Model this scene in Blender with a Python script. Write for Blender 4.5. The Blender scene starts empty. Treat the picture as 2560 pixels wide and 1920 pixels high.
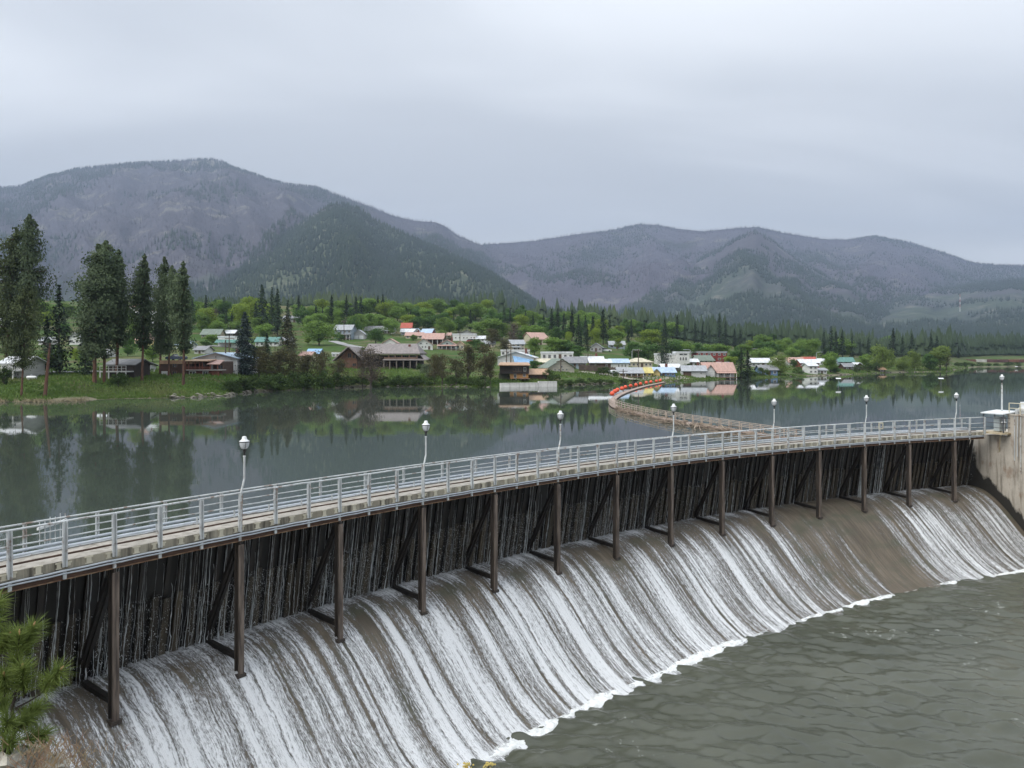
import bpy, math, random
import numpy as np
from mathutils import Vector, Matrix, noise as mn
rnd = random.Random(7)
rng = np.random.default_rng(11)
SC = bpy.context.scene
COL = SC.collection
# ---------------------------------------------------------------- camera
F, CX, HY, HC = 1920.0, 1280.0, 890.0, 6.4      # focal (px of the 2560 px frame), centre, horizon row, eye height over the lake
cam = bpy.data.cameras.new('camera')
cam.sensor_width = 36.0
cam.lens = 36.0 * F / 2560.0
cam.shift_y = -(960.0 - HY) / 2560.0
cam.clip_start, cam.clip_end = 0.1, 20000.0
camo = bpy.data.objects.new('camera', cam)
camo.location = (0, 0, HC)
camo.rotation_euler = (math.radians(90), 0, 0)
COL.objects.link(camo)
SC.camera = camo
# ---------------------------------------------------------------- sky (overcast deck over a Nishita sky)
W = bpy.data.worlds.new('World'); SC.world = W; W.use_nodes = True
nt = W.node_tree; nt.nodes.clear()
def wn(t, **k):
    n = nt.nodes.new(t)
    for a, b in k.items(): setattr(n, a, b)
    return n
out = wn('ShaderNodeOutputWorld'); bg = wn('ShaderNodeBackground'); bg.inputs[1].default_value = 1.0
SUN_EL, SUN_AZ = math.radians(47), math.radians(232)
sky = wn('ShaderNodeTexSky', sky_type='NISHITA', sun_disc=False)
sky.sun_elevation, sky.sun_rotation = SUN_EL, SUN_AZ
skys = wn('ShaderNodeVectorMath', operation='SCALE'); skys.inputs['Scale'].default_value = 0.10
nt.links.new(sky.outputs[0], skys.inputs[0])
tc = wn('ShaderNodeTexCoord')
sep = wn('ShaderNodeSeparateXYZ'); nt.links.new(tc.outputs['Generated'], sep.inputs[0])
zz = wn('ShaderNodeMath', operation='MAXIMUM'); zz.inputs[1].default_value = 0.0; nt.links.new(sep.outputs[2], zz.inputs[0])
za = wn('ShaderNodeMath', operation='ADD'); za.inputs[1].default_value = 0.16; nt.links.new(zz.outputs[0], za.inputs[0])
dx = wn('ShaderNodeMath', operation='DIVIDE'); nt.links.new(sep.outputs[0], dx.inputs[0]); nt.links.new(za.outputs[0], dx.inputs[1])
dy = wn('ShaderNodeMath', operation='DIVIDE'); nt.links.new(sep.outputs[1], dy.inputs[0]); nt.links.new(za.outputs[0], dy.inputs[1])
cmb = wn('ShaderNodeCombineXYZ'); nt.links.new(dx.outputs[0], cmb.inputs[0]); nt.links.new(dy.outputs[0], cmb.inputs[1])
mp = wn('ShaderNodeMapping'); mp.inputs['Scale'].default_value = (0.42, 1.15, 1.0); mp.inputs['Location'].default_value = (3.1, 1.55, 0)
mp.inputs['Rotation'].default_value = (0, 0, math.radians(-6))
nt.links.new(cmb.outputs[0], mp.inputs[0])
n1 = wn('ShaderNodeTexNoise'); n1.inputs['Scale'].default_value = 0.8; n1.inputs['Detail'].default_value = 4.0
n1.inputs['Roughness'].default_value = 0.45; n1.inputs['Distortion'].default_value = 0.5
nt.links.new(mp.outputs[0], n1.inputs['Vector'])
rp = wn('ShaderNodeValToRGB'); rp.color_ramp.interpolation = 'EASE'
e = rp.color_ramp.elements
e[0].position = 0.33; e[0].color = (0.350, 0.368, 0.390, 1)
e[1].position = 0.66; e[1].color = (0.525, 0.542, 0.560, 1)
nt.links.new(n1.outputs[0], rp.inputs[0])
mx = wn('ShaderNodeMix', data_type='RGBA'); mx.inputs[0].default_value = 0.93
nt.links.new(skys.outputs[0], mx.inputs[6]); nt.links.new(rp.outputs[0], mx.inputs[7])
# an overcast dome: the zenith is brighter than the horizon
zg = wn('ShaderNodeMath', operation='MULTIPLY_ADD'); zg.inputs[1].default_value = 1.15; zg.inputs[2].default_value = 0.86; nt.links.new(zz.outputs[0], zg.inputs[0])
sg = wn('ShaderNodeVectorMath', operation='SCALE'); nt.links.new(mx.outputs[2], sg.inputs[0]); nt.links.new(zg.outputs[0], sg.inputs['Scale'])
nt.links.new(sg.outputs[0], bg.inputs[0]); nt.links.new(bg.outputs[0], out.inputs[0])
# ---------------------------------------------------------------- sun behind the cloud
sl = bpy.data.lights.new('sun', 'SUN'); sl.energy = 1.5; sl.angle = math.radians(40); sl.color = (1.0, 0.97, 0.92)
so = bpy.data.objects.new('sun', sl); COL.objects.link(so); so['kind'] = 'helper'
so.rotation_euler = (math.radians(90) - SUN_EL, 0, math.radians(180) - SUN_AZ)
SC.view_settings.view_transform = 'Standard'; SC.view_settings.look = 'None'
SC.view_settings.exposure = 0.72; SC.view_settings.gamma = 1.0
SC.view_settings.use_curve_mapping = False
cy = SC.cycles
SC.render.engine = 'CYCLES'
cy.use_denoising = True
cy.max_bounces = 6; cy.diffuse_bounces = 2; cy.glossy_bounces = 3; cy.transmission_bounces = 2
cy.transparent_max_bounces = 8; cy.volume_bounces = 0
cy.use_adaptive_sampling = True; cy.adaptive_threshold = 0.02
cy.caustics_reflective = False; cy.caustics_refractive = False
# ---------------------------------------------------------------- helpers
def at(px, py, Y):
    return Vector(((px - CX) / F * Y, Y, HC - (py - HY) / F * Y))
def link(o, parent=None):
    COL.objects.link(o)
    if parent is not None: o.parent = parent
    return o
def tag(o, label=None, cat=None, group=None, kind=None):
    if label: o['label'] = label
    if cat: o['category'] = cat
    if group: o['group'] = group
    if kind: o['kind'] = kind
    return o
def empty(name, loc=(0, 0, 0), rz=0.0):
    o = bpy.data.objects.new(name, None); o.empty_display_size = 0.2
    o.location = loc; o.rotation_euler = (0, 0, rz)
    return link(o)
def mesh_np(name, V, Fq, mat, parent=None, smooth=False, uv=None, attr=None, idx=None):
    """V (n,3), Fq (m,k) with constant k -> one mesh object"""
    V = np.asarray(V, dtype=np.float32); Fq = np.asarray(Fq, dtype=np.int32)
    me = bpy.data.meshes.new(name)
    m, k = Fq.shape
    me.vertices.add(len(V)); me.vertices.foreach_set('co', V.ravel())
    me.loops.add(m * k); me.loops.foreach_set('vertex_index', Fq.ravel())
    me.polygons.add(m); me.polygons.foreach_set('loop_start', np.arange(0, m * k, k, dtype=np.int32))
    if smooth: me.polygons.foreach_set('use_smooth', np.ones(m, dtype=bool))
    if idx is not None:
        for mm in mat: me.materials.append(mm)
        me.polygons.foreach_set('material_index', np.asarray(idx, dtype=np.int32))
    elif mat is not None: me.materials.append(mat)
    me.update(calc_edges=True)
    if uv is not None:
        l = me.uv_layers.new(name='UVMap'); l.data.foreach_set('uv', np.asarray(uv, dtype=np.float32)[Fq.ravel()].ravel())
    if attr:
        for an, av in attr.items():
            a = me.attributes.new(an, 'FLOAT', 'POINT'); a.data.foreach_set('value', np.asarray(av, dtype=np.float32))
    o = bpy.data.objects.new(name, me)
    return link(o, parent)
class MB:
    def __init__(s): s.v = []; s.f = []
    def add(s, V, Fs):
        b = len(s.v); s.v += [tuple(p) for p in V]; s.f += [tuple(b + i for i in f) for f in Fs]
    def box(s, c, sz, ex=None, ey=None, ez=None):
        """box of size sz round c, axes ex ey ez"""
        ex = Vector(ex) if ex is not None else Vector((1, 0, 0)); ey = Vector(ey) if ey is not None else Vector((0, 1, 0))
        ez = Vector(ez) if ez is not None else Vector((0, 0, 1)); c = Vector(c)
        P = [c + ex * (sz[0] / 2 * a) + ey * (sz[1] / 2 * b) + ez * (sz[2] / 2 * d) for d in (-1, 1) for a, b in ((-1, -1), (1, -1), (1, 1), (-1, 1))]
        s.add(P, [(3, 2, 1, 0), (4, 5, 6, 7), (0, 1, 5, 4), (1, 2, 6, 5), (2, 3, 7, 6), (3, 0, 4, 7)])
    def bar(s, a, b, w, h, up=(0, 0, 1)):
        a = Vector(a); b = Vector(b); d = (b - a); L = d.length; d.normalize()
        x = d.cross(Vector(up)); x = x.normalized() if x.length > 1e-5 else Vector((1, 0, 0)); u = x.cross(d)
        s.box((a + b) / 2, (w, L, h), x, d, u)
    def tube(s, pts, r, n=6, cap=True):
        pts = [Vector(p) for p in pts]; rs = r if hasattr(r, '__len__') else [r] * len(pts)
        rings = []; x = None
        for i, p in enumerate(pts):
            d = (pts[min(i + 1, len(pts) - 1)] - pts[max(i - 1, 0)]).normalized()
            if x is None: x = d.orthogonal().normalized()
            x = (x - d * x.dot(d)); x = x.normalized() if x.length > 1e-6 else d.orthogonal().normalized()
            y = d.cross(x)
            rings.append([p + (x * math.cos(k * 2 * math.pi / n) + y * math.sin(k * 2 * math.pi / n)) * rs[i] for k in range(n)])
        V = [q for rg in rings for q in rg]; Fs = []
        for i in range(len(pts) - 1):
            for k in range(n): Fs.append((i * n + k, i * n + (k + 1) % n, (i + 1) * n + (k + 1) % n, (i + 1) * n + k))
        if cap: Fs.append(tuple(range(n))[::-1]); Fs.append(tuple((len(pts) - 1) * n + k for k in range(n)))
        s.add(V, Fs)
    def lathe(s, prof, n=12, c=(0, 0, 0)):
        """prof: (r, z) list"""
        c = Vector(c); V = []; Fs = []
        for r, z in prof:
            for k in range(n): V.append(c + Vector((r * math.cos(2 * math.pi * k / n), r * math.sin(2 * math.pi * k / n), z)))
        for i in range(len(prof) - 1):
            for k in range(n): Fs.append((i * n + k, i * n + (k + 1) % n, (i + 1) * n + (k + 1) % n, (i + 1) * n + k))
        Fs.append(tuple(range(n))[::-1]); Fs.append(tuple((len(prof) - 1) * n + k for k in range(n)))
        s.add(V, Fs)
    def mesh(s, name, mat, smooth=False):
        me = bpy.data.meshes.new(name); me.from_pydata(s.v, [], s.f); me.materials.append(mat); me.update()
        if smooth: me.polygons.foreach_set('use_smooth', np.ones(len(me.polygons), dtype=bool))
        return me
    def obj(s, name, mat, parent=None, smooth=False):
        return link(bpy.data.objects.new(name, s.mesh(name, mat, smooth)), parent)
def copy_tree(o, parent=None):
    c = o.copy(); COL.objects.link(c)
    if parent is not None: c.parent = parent
    for ch in o.children: copy_tree(ch, c)
    return c
# ---------------------------------------------------------------- materials
def newmat(name):
    m = bpy.data.materials.new(name); m.use_nodes = True; t = m.node_tree; t.nodes.clear()
    o = t.nodes.new('ShaderNodeOutputMaterial'); b = t.nodes.new('ShaderNodeBsdfPrincipled')
    t.links.new(b.outputs[0], o.inputs[0])
    return m, t, b, o
def N(t, ty, ins=None, **k):
    n = t.nodes.new(ty)
    for a, b in k.items(): setattr(n, a, b)
    if ins:
        for a, b in ins.items():
            if isinstance(b, bpy.types.NodeSocket): t.links.new(b, n.inputs[a])
            else: n.inputs[a].default_value = b
    return n
def ramp(t, fac, stops, interp='LINEAR'):
    r = t.nodes.new('ShaderNodeValToRGB'); r.color_ramp.interpolation = interp
    el = r.color_ramp.elements
    while len(el) < len(stops): el.new(0.5)
    for q, (p, c) in zip(el, stops):
        q.position = p; q.color = (c[0], c[1], c[2], 1) if hasattr(c, '__len__') else (c, c, c, 1)
    t.links.new(fac, r.inputs[0]); return r.outputs[0]
def noise(t, vec, scale, detail=4, rough=0.55, dist=0.0):
    n = N(t, 'ShaderNodeTexNoise', {'Scale': scale, 'Detail': detail, 'Roughness': rough, 'Distortion': dist})
    if vec is not None: t.links.new(vec, n.inputs['Vector'])
    return n.outputs[0]
def mapping(t, vec, scale=(1, 1, 1), loc=(0, 0, 0)):
    return N(t, 'ShaderNodeMapping', {'Vector': vec, 'Scale': scale, 'Location': loc}).outputs[0]
def pos(t): return N(t, 'ShaderNodeNewGeometry').outputs['Position']
def objc(t): return N(t, 'ShaderNodeTexCoord').outputs['Object']
def mixc(t, fac, a, b, blend='MIX'):
    n = N(t, 'ShaderNodeMix', data_type='RGBA', blend_type=blend)
    for s, v in ((0, fac), (6, a), (7, b)):
        if isinstance(v, bpy.types.NodeSocket): t.links.new(v, n.inputs[s])
        else: n.inputs[s].default_value = v if s == 0 else (v[0], v[1], v[2], 1)
    return n.outputs[2]
def math_(t, op, a, b=0.0, clamp=False):
    n = N(t, 'ShaderNodeMath', operation=op, use_clamp=clamp)
    for i, v in enumerate((a, b)):
        if isinstance(v, bpy.types.NodeSocket): t.links.new(v, n.inputs[i])
        else: n.inputs[i].default_value = v
    return n.outputs[0]
def bump(t, b, h, strength=0.3, dist=0.02):
    n = N(t, 'ShaderNodeBump', {'Height': h, 'Strength': strength, 'Distance': dist}); t.links.new(n.outputs[0], b.inputs['Normal'])
MATS = {}
def simple(name, c1, c2=None, scale=2.0, rough=0.7, bmp=0.0, metal=0.0, stretch=(1, 1, 1), lo=0.35, hi=0.65, detail=5, local=False, rand=0.0, spec=0.5):
    """two-tone weathered material on world or object coordinates"""
    if name in MATS: return MATS[name]
    m, t, b, o = newmat(name)
    c2 = c2 or tuple(x * 0.75 for x in c1)
    v = mapping(t, objc(t) if local else pos(t), stretch)
    f = noise(t, v, scale, detail)
    c = ramp(t, f, [(lo, c1), (hi, c2)])
    if rand:
        oi = N(t, 'ShaderNodeObjectInfo').outputs['Random']
        k = math_(t, 'ADD', math_(t, 'MULTIPLY', oi, rand), 1.0 - rand / 2)
        c = mixc(t, 1.0, c, N(t, 'ShaderNodeCombineColor', {0: k, 1: k, 2: k}).outputs[0], 'MULTIPLY')
    t.links.new(c, b.inputs['Base Color']); b.inputs['Roughness'].default_value = rough; b.inputs['Metallic'].default_value = metal
    b.inputs['Specular IOR Level'].default_value = spec
    if bmp: bump(t, b, f, bmp)
    MATS[name] = m; return m
# ================================================================ terrain of the town side
SHX = [-900, -300, 0, 150, 300, 480, 570, 640, 900, 1040, 1250, 1390, 1560, 1680, 1860, 2080, 2230, 2370, 2400, 2440, 2700, 3300]
SHP = [1012, 1008, 1004, 1003, 997, 994, 989, 980, 968, 966, 968, 966, 957, 953, 946, 939, 931.5, 929, 922, 917.5, 916, 915]
SHP_Y = [F * HC / (p - HY) for p in SHP]
def yshore(px): return np.interp(px, SHX, SHP_Y)
BX = [-900, 0, 380, 540, 620, 820, 1060, 1230, 1260, 1500, 1800, 2100, 2400, 3300]
BB = [2.6, 2.6, 2.5, 2.9, 2.3, 2.6, 2.8, 1.2, 1.1, 1.3, 0.7, 0.9, 0.8, 1.2]      # height of the bank top
GX = [-900, 0, 560, 900, 1200, 1450, 1700, 1950, 2200, 2420, 3300]
GG = [0.055, 0.055, 0.062, 0.068, 0.068, 0.066, 0.055, 0.04, 0.03, 0.035, 0.04]
G2X = [-900, 0, 700, 1200, 1450, 1700, 1950, 2200, 3300]
GG2 = [0.15, 0.15, 0.14, 0.13, 0.10, 0.06, 0.035, 0.02, 0.03]
def vnoise(x, y, sc, seed=0.0, oct=3):
    """cheap smooth value noise, numpy"""
    r = np.zeros_like(np.asarray(x, dtype=float)); a = 1.0; tot = 0
    for o in range(oct):
        X = np.asarray(x) * sc + seed * 17.3 + o * 31.7; Y = np.asarray(y) * sc - seed * 9.1 + o * 11.3
        xi = np.floor(X); yi = np.floor(Y); fx = X - xi; fy = Y - yi
        fx = fx * fx * (3 - 2 * fx); fy = fy * fy * (3 - 2 * fy)
        def h(i, j):
            q = np.sin(i * 127.1 + j * 311.7 + seed * 74.7) * 43758.5453
            return q - np.floor(q)
        v = (h(xi, yi) * (1 - fx) + h(xi + 1, yi) * fx) * (1 - fy) + (h(xi, yi + 1) * (1 - fx) + h(xi + 1, yi + 1) * fx) * fy
        r = r + a * v; tot += a; a *= 0.5; sc = sc * 2.03
    return r / tot
def ground(X, Y):
    X = np.asarray(X, float); Y = np.asarray(Y, float)
    px = CX + F * X / np.maximum(Y, 1.0)
    s = Y - yshore(px)
    b = np.interp(px, BX, BB); g = np.interp(px, GX, GG)
    q = np.clip(s / 11.0, 0, 1); q = q * q * (3 - 2 * q) * 0.75 + q * 0.25
    up = b * q + g * np.clip(s - 10, 0, 140) + np.interp(px, G2X, GG2) * np.clip(s - 150, 0, 190) + 0.004 * np.clip(s - 340, 0, 4000)
    up = up + (vnoise(X, Y, 0.05, 2) - 0.5) * np.clip(s / 25, 0, 1) * 0.8
    return np.where(s > 0, up, np.maximum(s * 0.25, -4.0))
def hit(px, py):
    """where the sight line through pixel (px, py) meets the ground"""
    Y = np.arange(float(yshore(px)) - 3, 2600, 0.4)
    X = (px - CX) / F * Y
    zr = HC - (py - HY) / F * Y
    d = ground(X, Y) - zr
    k = int(np.argmax(d > 0)) if (d > 0).any() else len(Y) - 1
    return Vector((float(X[k]), float(Y[k]), float(ground(X[k], Y[k]))))
def grass_mat():
    m, t, b, o = newmat('grassy_ground')
    p = pos(t)
    f1 = noise(t, p, 0.035, 5, 0.6); f2 = noise(t, p, 0.6, 5, 0.65); f3 = noise(t, mapping(t, p, (1, 1, 1), (40, 7, 0)), 0.09, 3)
    c = ramp(t, f1, [(0.36, (0.052, 0.105, 0.022)), (0.52, (0.085, 0.13, 0.035)), (0.66, (0.15, 0.14, 0.07))])
    c = mixc(t, ramp(t, f3, [(0.52, 0.0), (0.62, 0.75)]), c, (0.17, 0.135, 0.085))
    c = mixc(t, ramp(t, f2, [(0.35, 0.55), (0.65, 0.0)]), c, (0.035, 0.062, 0.018))
    # stony wet edge of the bank
    z = N(t, 'ShaderNodeSeparateXYZ', {0: p}).outputs[2]
    e_ = math_(t, 'ADD', z, math_(t, 'MULTIPLY', f2, -0.5))
    c = mixc(t, ramp(t, e_, [(0.0, 0.9), (0.16, 0.0)]), c, (0.20, 0.18, 0.13))
    t.links.new(c, b.inputs['Base Color']); b.inputs['Roughness'].default_value = 0.95; b.inputs['Specular IOR Level'].default_value = 0.1
    bump(t, b, f2, 0.6, 0.25); return m
GRASS = grass_mat()
def build_ground():
    pxs = np.concatenate([np.linspace(-1500, -200, 24, endpoint=False), np.linspace(-200, 2800, 380), np.linspace(2830, 4600, 30)])
    ss = np.concatenate([np.linspace(-14, 0, 6, endpoint=False), np.linspace(0, 14, 20, endpoint=False), np.linspace(14, 60, 26, endpoint=False), np.linspace(60, 400, 44, endpoint=False), np.geomspace(400, 2600, 22)])
    A, S = np.meshgrid(pxs, ss, indexing='ij')
    Y = yshore(A) + S + np.where(S < 40, (vnoise(A, S * 0, 0.045, 5) - 0.5) * 3.0, 0) * np.clip(1 - S / 40, 0, 1)
    X = (A - CX) / F * Y
    Z = ground(X, Y)
    n, m = A.shape
    i = np.arange(n - 1)[:, None] * m + np.arange(m - 1)[None, :]
    Fq = np.stack([i, i + m, i + m + 1, i + 1], -1).reshape(-1, 4)
    o = mesh_np('ground', np.stack([X, Y, Z], -1).reshape(-1, 3), Fq, GRASS, smooth=True)
    tag(o, kind='structure')
build_ground()
# ================================================================ mountains
def hill_mat(name, g1, g2, burn, rock, bz, sc):
    """dark wood green painted into the gullies as relief shade, thin burnt cover on the spurs, rock where the 'rock' map says so"""
    g1, g2, burn, rock = [tuple(x * 1.4 for x in q) for q in (g1, g2, burn, rock)]
    m, t, b, o = newmat(name)
    p = pos(t)
    f1 = noise(t, p, 0.0016 * sc, 5, 0.6); f2 = noise(t, p, 0.012 * sc, 5, 0.7); f3 = noise(t, mapping(t, p, (1, 1, 1), (900, 0, 0)), 0.004 * sc, 5, 0.62)
    c = ramp(t, f2, [(0.35, g1), (0.65, g2)])
    z = N(t, 'ShaderNodeSeparateXYZ', {0: p}).outputs[2]
    k = math_(t, 'ADD', math_(t, 'MULTIPLY', z, 1.0 / bz), math_(t, 'MULTIPLY', f1, 1.6))
    bc = mixc(t, f2, burn, tuple(x * 1.5 for x in burn))
    c = mixc(t, ramp(t, k, [(0.95 / 2.0, 0.0), (1.35 / 2.0, 1.0)]) if False else ramp(t, math_(t, 'MULTIPLY', k, 0.5), [(0.5, 0.0), (0.66, 1.0)]), c, bc)
    c = mixc(t, ramp(t, math_(t, 'MULTIPLY', f3, f2), [(0.29, 0.0), (0.36, 0.75)]), c, rock)
    gu = N(t, 'ShaderNodeAttribute', attribute_name='gully_shade').outputs['Fac']; rk = N(t, 'ShaderNodeAttribute', attribute_name='rock').outputs['Fac']
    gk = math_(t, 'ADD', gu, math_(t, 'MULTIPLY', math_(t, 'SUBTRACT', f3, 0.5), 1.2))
    c = mixc(t, ramp(t, gk, [(0.45, 0.0), (0.75, 0.9)]), c, tuple(x * 0.62 for x in g1))  # darker green in the gullies stands in for shade that overcast light lacks
    c = mixc(t, ramp(t, math_(t, 'ADD', rk, math_(t, 'MULTIPLY', math_(t, 'SUBTRACT', f2, 0.5), 1.6)), [(0.5, 0.0), (0.75, 0.9)]), c, rock)
    t.links.new(c, b.inputs['Base Color']); b.inputs['Roughness'].default_value = 1.0; b.inputs['Specular IOR Level'].default_value = 0.0
    bump(t, b, f2, 0.8, 14.0); return m
RANGES = {}
def mountain(name, pts, Yr, Yb, zb, mat, seed, prof=1.25, amp=0.09, gl=240.0, step=7.0, rows=64, back=500.0, rocks=()):
    px = np.arange(pts[0][0], pts[-1][0] + step, step)
    py = np.interp(px, [p[0] for p in pts], [p[1] for p in pts])
    t = np.linspace(0, 1, rows); tb = np.linspace(0, 1, 9)[1:]
    A, T = np.meshgrid(px, t, indexing='ij')
    PY = np.repeat(py[:, None], rows, 1)
    ridge_off = (vnoise(px, px * 0, 0.004, seed) - 0.5) * 0.22
    YR = Yr * (1 + ridge_off)[:, None]
    Y = Yb + (YR - Yb) * T
    ZR = HC - (PY - HY) / F * YR
    X = (A - CX) / F * Y
    # spurs and gullies run down the slope
    g = vnoise(A / gl + T * 0.7, T * 1.6, 1.0, seed + 1, 4) - 0.5
    g2 = np.abs(vnoise(A / (gl * 0.5) - T * 0.6, T * 2.2, 1.0, seed + 2, 3) - 0.5) * 2 - 0.4
    g3 = vnoise(A / 40.0, T * 16, 1.0, seed + 3, 3) - 0.5
    w = np.sin(np.pi * np.clip(T, 0, 1)) ** 0.8
    Z = zb + (ZR - zb) * (T ** prof) + w * ZR * amp * (1.6 * g - 0.9 * g2 + 0.25 * g3)
    gull_shade = np.clip(0.5 - 1.3 * g + 0.7 * g2 - 0.15, 0, 1) * np.clip(w * 1.5, 0, 1)
    rock = np.zeros_like(gull_shade)
    for rx, rt, rw, rh, ra in rocks: rock = np.maximum(rock, ra * np.exp(-((A - rx) / rw) ** 2 - ((T - rt) / rh) ** 2))
    Yk = YR + back * tb[None, :]; Xk = (A[:, :1] - CX) / F * YR + (A[:, :1] * 0)
    ZR1 = ZR[:, :1]
    Zk = ZR1 - (tb[None, :] ** 1.3) * np.minimum(ZR1 * 0.6, 320)
    X = np.concatenate([X, np.repeat(Xk, len(tb), 1)], 1); Y = np.concatenate([Y, Yk], 1); Z = np.concatenate([Z, Zk], 1)
    n, m = X.shape
    i = np.arange(n - 1)[:, None] * m + np.arange(m - 1)[None, :]
    Fq = np.stack([i, i + m, i + m + 1, i + 1], -1).reshape(-1, 4)
    pad = lambda q: np.concatenate([q, np.repeat(q[:, -1:], len(tb), 1)], 1).reshape(-1)
    o = mesh_np(name, np.stack([X, Y, Z], -1).reshape(-1, 3), Fq, mat, smooth=True, attr={'gully_shade': pad(gull_shade), 'rock': pad(rock)})
    tag(o, kind='structure')
    RANGES[name] = (X[:, :rows], Y[:, :rows], Z[:, :rows], px)
K = 1.1573
def D(l): return [(x * K, y * K) for x, y in l]
PROF_L = D([(-700, 470), (-300, 425), (-60, 405), (0, 406), (40, 405), (100, 384), (170, 365), (250, 357), (300, 353), (400, 347), (455, 345), (480, 350), (500, 362), (548, 378), (580, 391), (620, 401), (680, 405), (730, 422), (800, 447), (850, 467), (900, 478), (940, 480), (960, 488), (990, 510), (1040, 530), (1090, 570), (1140, 615), (1200, 665), (1260, 700)])
PROF_F = D([(250, 690), (330, 655), (400, 622), (440, 602), (520, 562), (600, 512), (650, 480), (700, 449), (735, 440), (770, 449), (820, 480), (880, 510), (940, 535), (1000, 560), (1060, 590), (1120, 628), (1170, 662), (1220, 690), (1300, 712)])
PROF_R = D([(850, 560), (960, 545), (1040, 529), (1100, 525), (1160, 520), (1240, 507), (1320, 498), (1380, 485), (1420, 486), (1460, 494), (1520, 500), (1600, 492), (1640, 491), (1690, 503), (1780, 517), (1830, 518), (1890, 511), (1960, 523), (2020, 540), (2060, 553), (2100, 568), (2150, 573), (2212, 574), (2300, 585), (2600, 560), (2900, 600)])
PROF_R2 = D([(1080, 730), (1180, 690), (1260, 655), (1330, 625), (1400, 600), (1470, 575), (1540, 545), (1590, 515), (1630, 497), (1670, 520), (1720, 560), (1790, 598), (1850, 620), (1900, 640), (1960, 668), (2020, 690), (2100, 715)])
PROF_R3 = D([(1700, 720), (1800, 700), (1870, 668), (1930, 640), (2000, 630), (2060, 622), (2120, 612), (2212, 604), (2300, 600), (2500, 590), (2800, 610)])
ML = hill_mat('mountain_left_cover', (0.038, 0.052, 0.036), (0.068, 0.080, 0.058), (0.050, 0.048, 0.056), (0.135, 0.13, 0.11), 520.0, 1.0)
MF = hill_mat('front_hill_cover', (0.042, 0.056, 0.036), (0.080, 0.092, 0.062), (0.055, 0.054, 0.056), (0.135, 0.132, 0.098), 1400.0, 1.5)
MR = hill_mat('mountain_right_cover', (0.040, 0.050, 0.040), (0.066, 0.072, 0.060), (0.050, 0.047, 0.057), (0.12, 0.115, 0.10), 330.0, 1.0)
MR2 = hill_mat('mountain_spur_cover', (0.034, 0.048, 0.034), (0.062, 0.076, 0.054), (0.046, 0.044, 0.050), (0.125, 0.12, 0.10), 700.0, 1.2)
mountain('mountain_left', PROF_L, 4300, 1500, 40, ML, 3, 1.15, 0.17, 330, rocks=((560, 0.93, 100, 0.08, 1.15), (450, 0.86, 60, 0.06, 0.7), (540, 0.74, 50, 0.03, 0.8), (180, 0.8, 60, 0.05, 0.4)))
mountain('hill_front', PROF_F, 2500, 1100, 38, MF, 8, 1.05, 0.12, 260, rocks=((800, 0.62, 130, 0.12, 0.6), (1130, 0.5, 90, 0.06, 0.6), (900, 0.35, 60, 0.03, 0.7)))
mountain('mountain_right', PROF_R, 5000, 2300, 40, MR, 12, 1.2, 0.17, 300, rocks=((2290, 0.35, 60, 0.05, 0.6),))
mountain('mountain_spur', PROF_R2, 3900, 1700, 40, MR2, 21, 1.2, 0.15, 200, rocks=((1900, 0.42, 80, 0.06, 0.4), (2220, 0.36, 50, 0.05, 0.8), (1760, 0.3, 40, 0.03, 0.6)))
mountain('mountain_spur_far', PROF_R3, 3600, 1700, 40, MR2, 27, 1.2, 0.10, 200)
# ---------------------------------------------------------------- forests on the slopes: real small trees, one mass each
def leafm(name, c1, c2, c3=None, tr=0.25, rand=0.25, sc=0.35, rough=0.75):
    m, t, b, o = newmat(name)
    f = noise(t, pos(t), sc, 3, 0.6)
    c = ramp(t, f, [(0.3, c1), (0.55, c2), (0.75, c3 or c2)])
    oi = N(t, 'ShaderNodeObjectInfo').outputs['Random']
    k = math_(t, 'ADD', math_(t, 'MULTIPLY', oi, rand), 1.0 - rand / 2)
    c = mixc(t, 1.0, c, N(t, 'ShaderNodeCombineColor', {0: k, 1: k, 2: k}).outputs[0], 'MULTIPLY')
    t.links.new(c, b.inputs['Base Color']); b.inputs['Roughness'].default_value = rough; b.inputs['Specular IOR Level'].default_value = 0.2
    if tr:
        tl = N(t, 'ShaderNodeBsdfTranslucent', {'Color': c}); mxs = N(t, 'ShaderNodeMixShader', {0: tr})
        t.links.new(b.outputs[0], mxs.inputs[1]); t.links.new(tl.outputs[0], mxs.inputs[2]); t.links.new(mxs.outputs[0], o.inputs[0])
    return m
FOREST = leafm('far_conifer', (0.013, 0.026, 0.016), (0.020, 0.036, 0.020), (0.038, 0.055, 0.028), 0.0, 0.0, 0.006)
SNAG = leafm('burnt_timber', (0.045, 0.042, 0.050), (0.070, 0.066, 0.076), None, 0.0, 0.0, 0.01)
VFOREST = leafm('valley_conifer', (0.024, 0.042, 0.024), (0.038, 0.060, 0.030), (0.07, 0.095, 0.04), 0.0, 0.0, 0.01)
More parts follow.
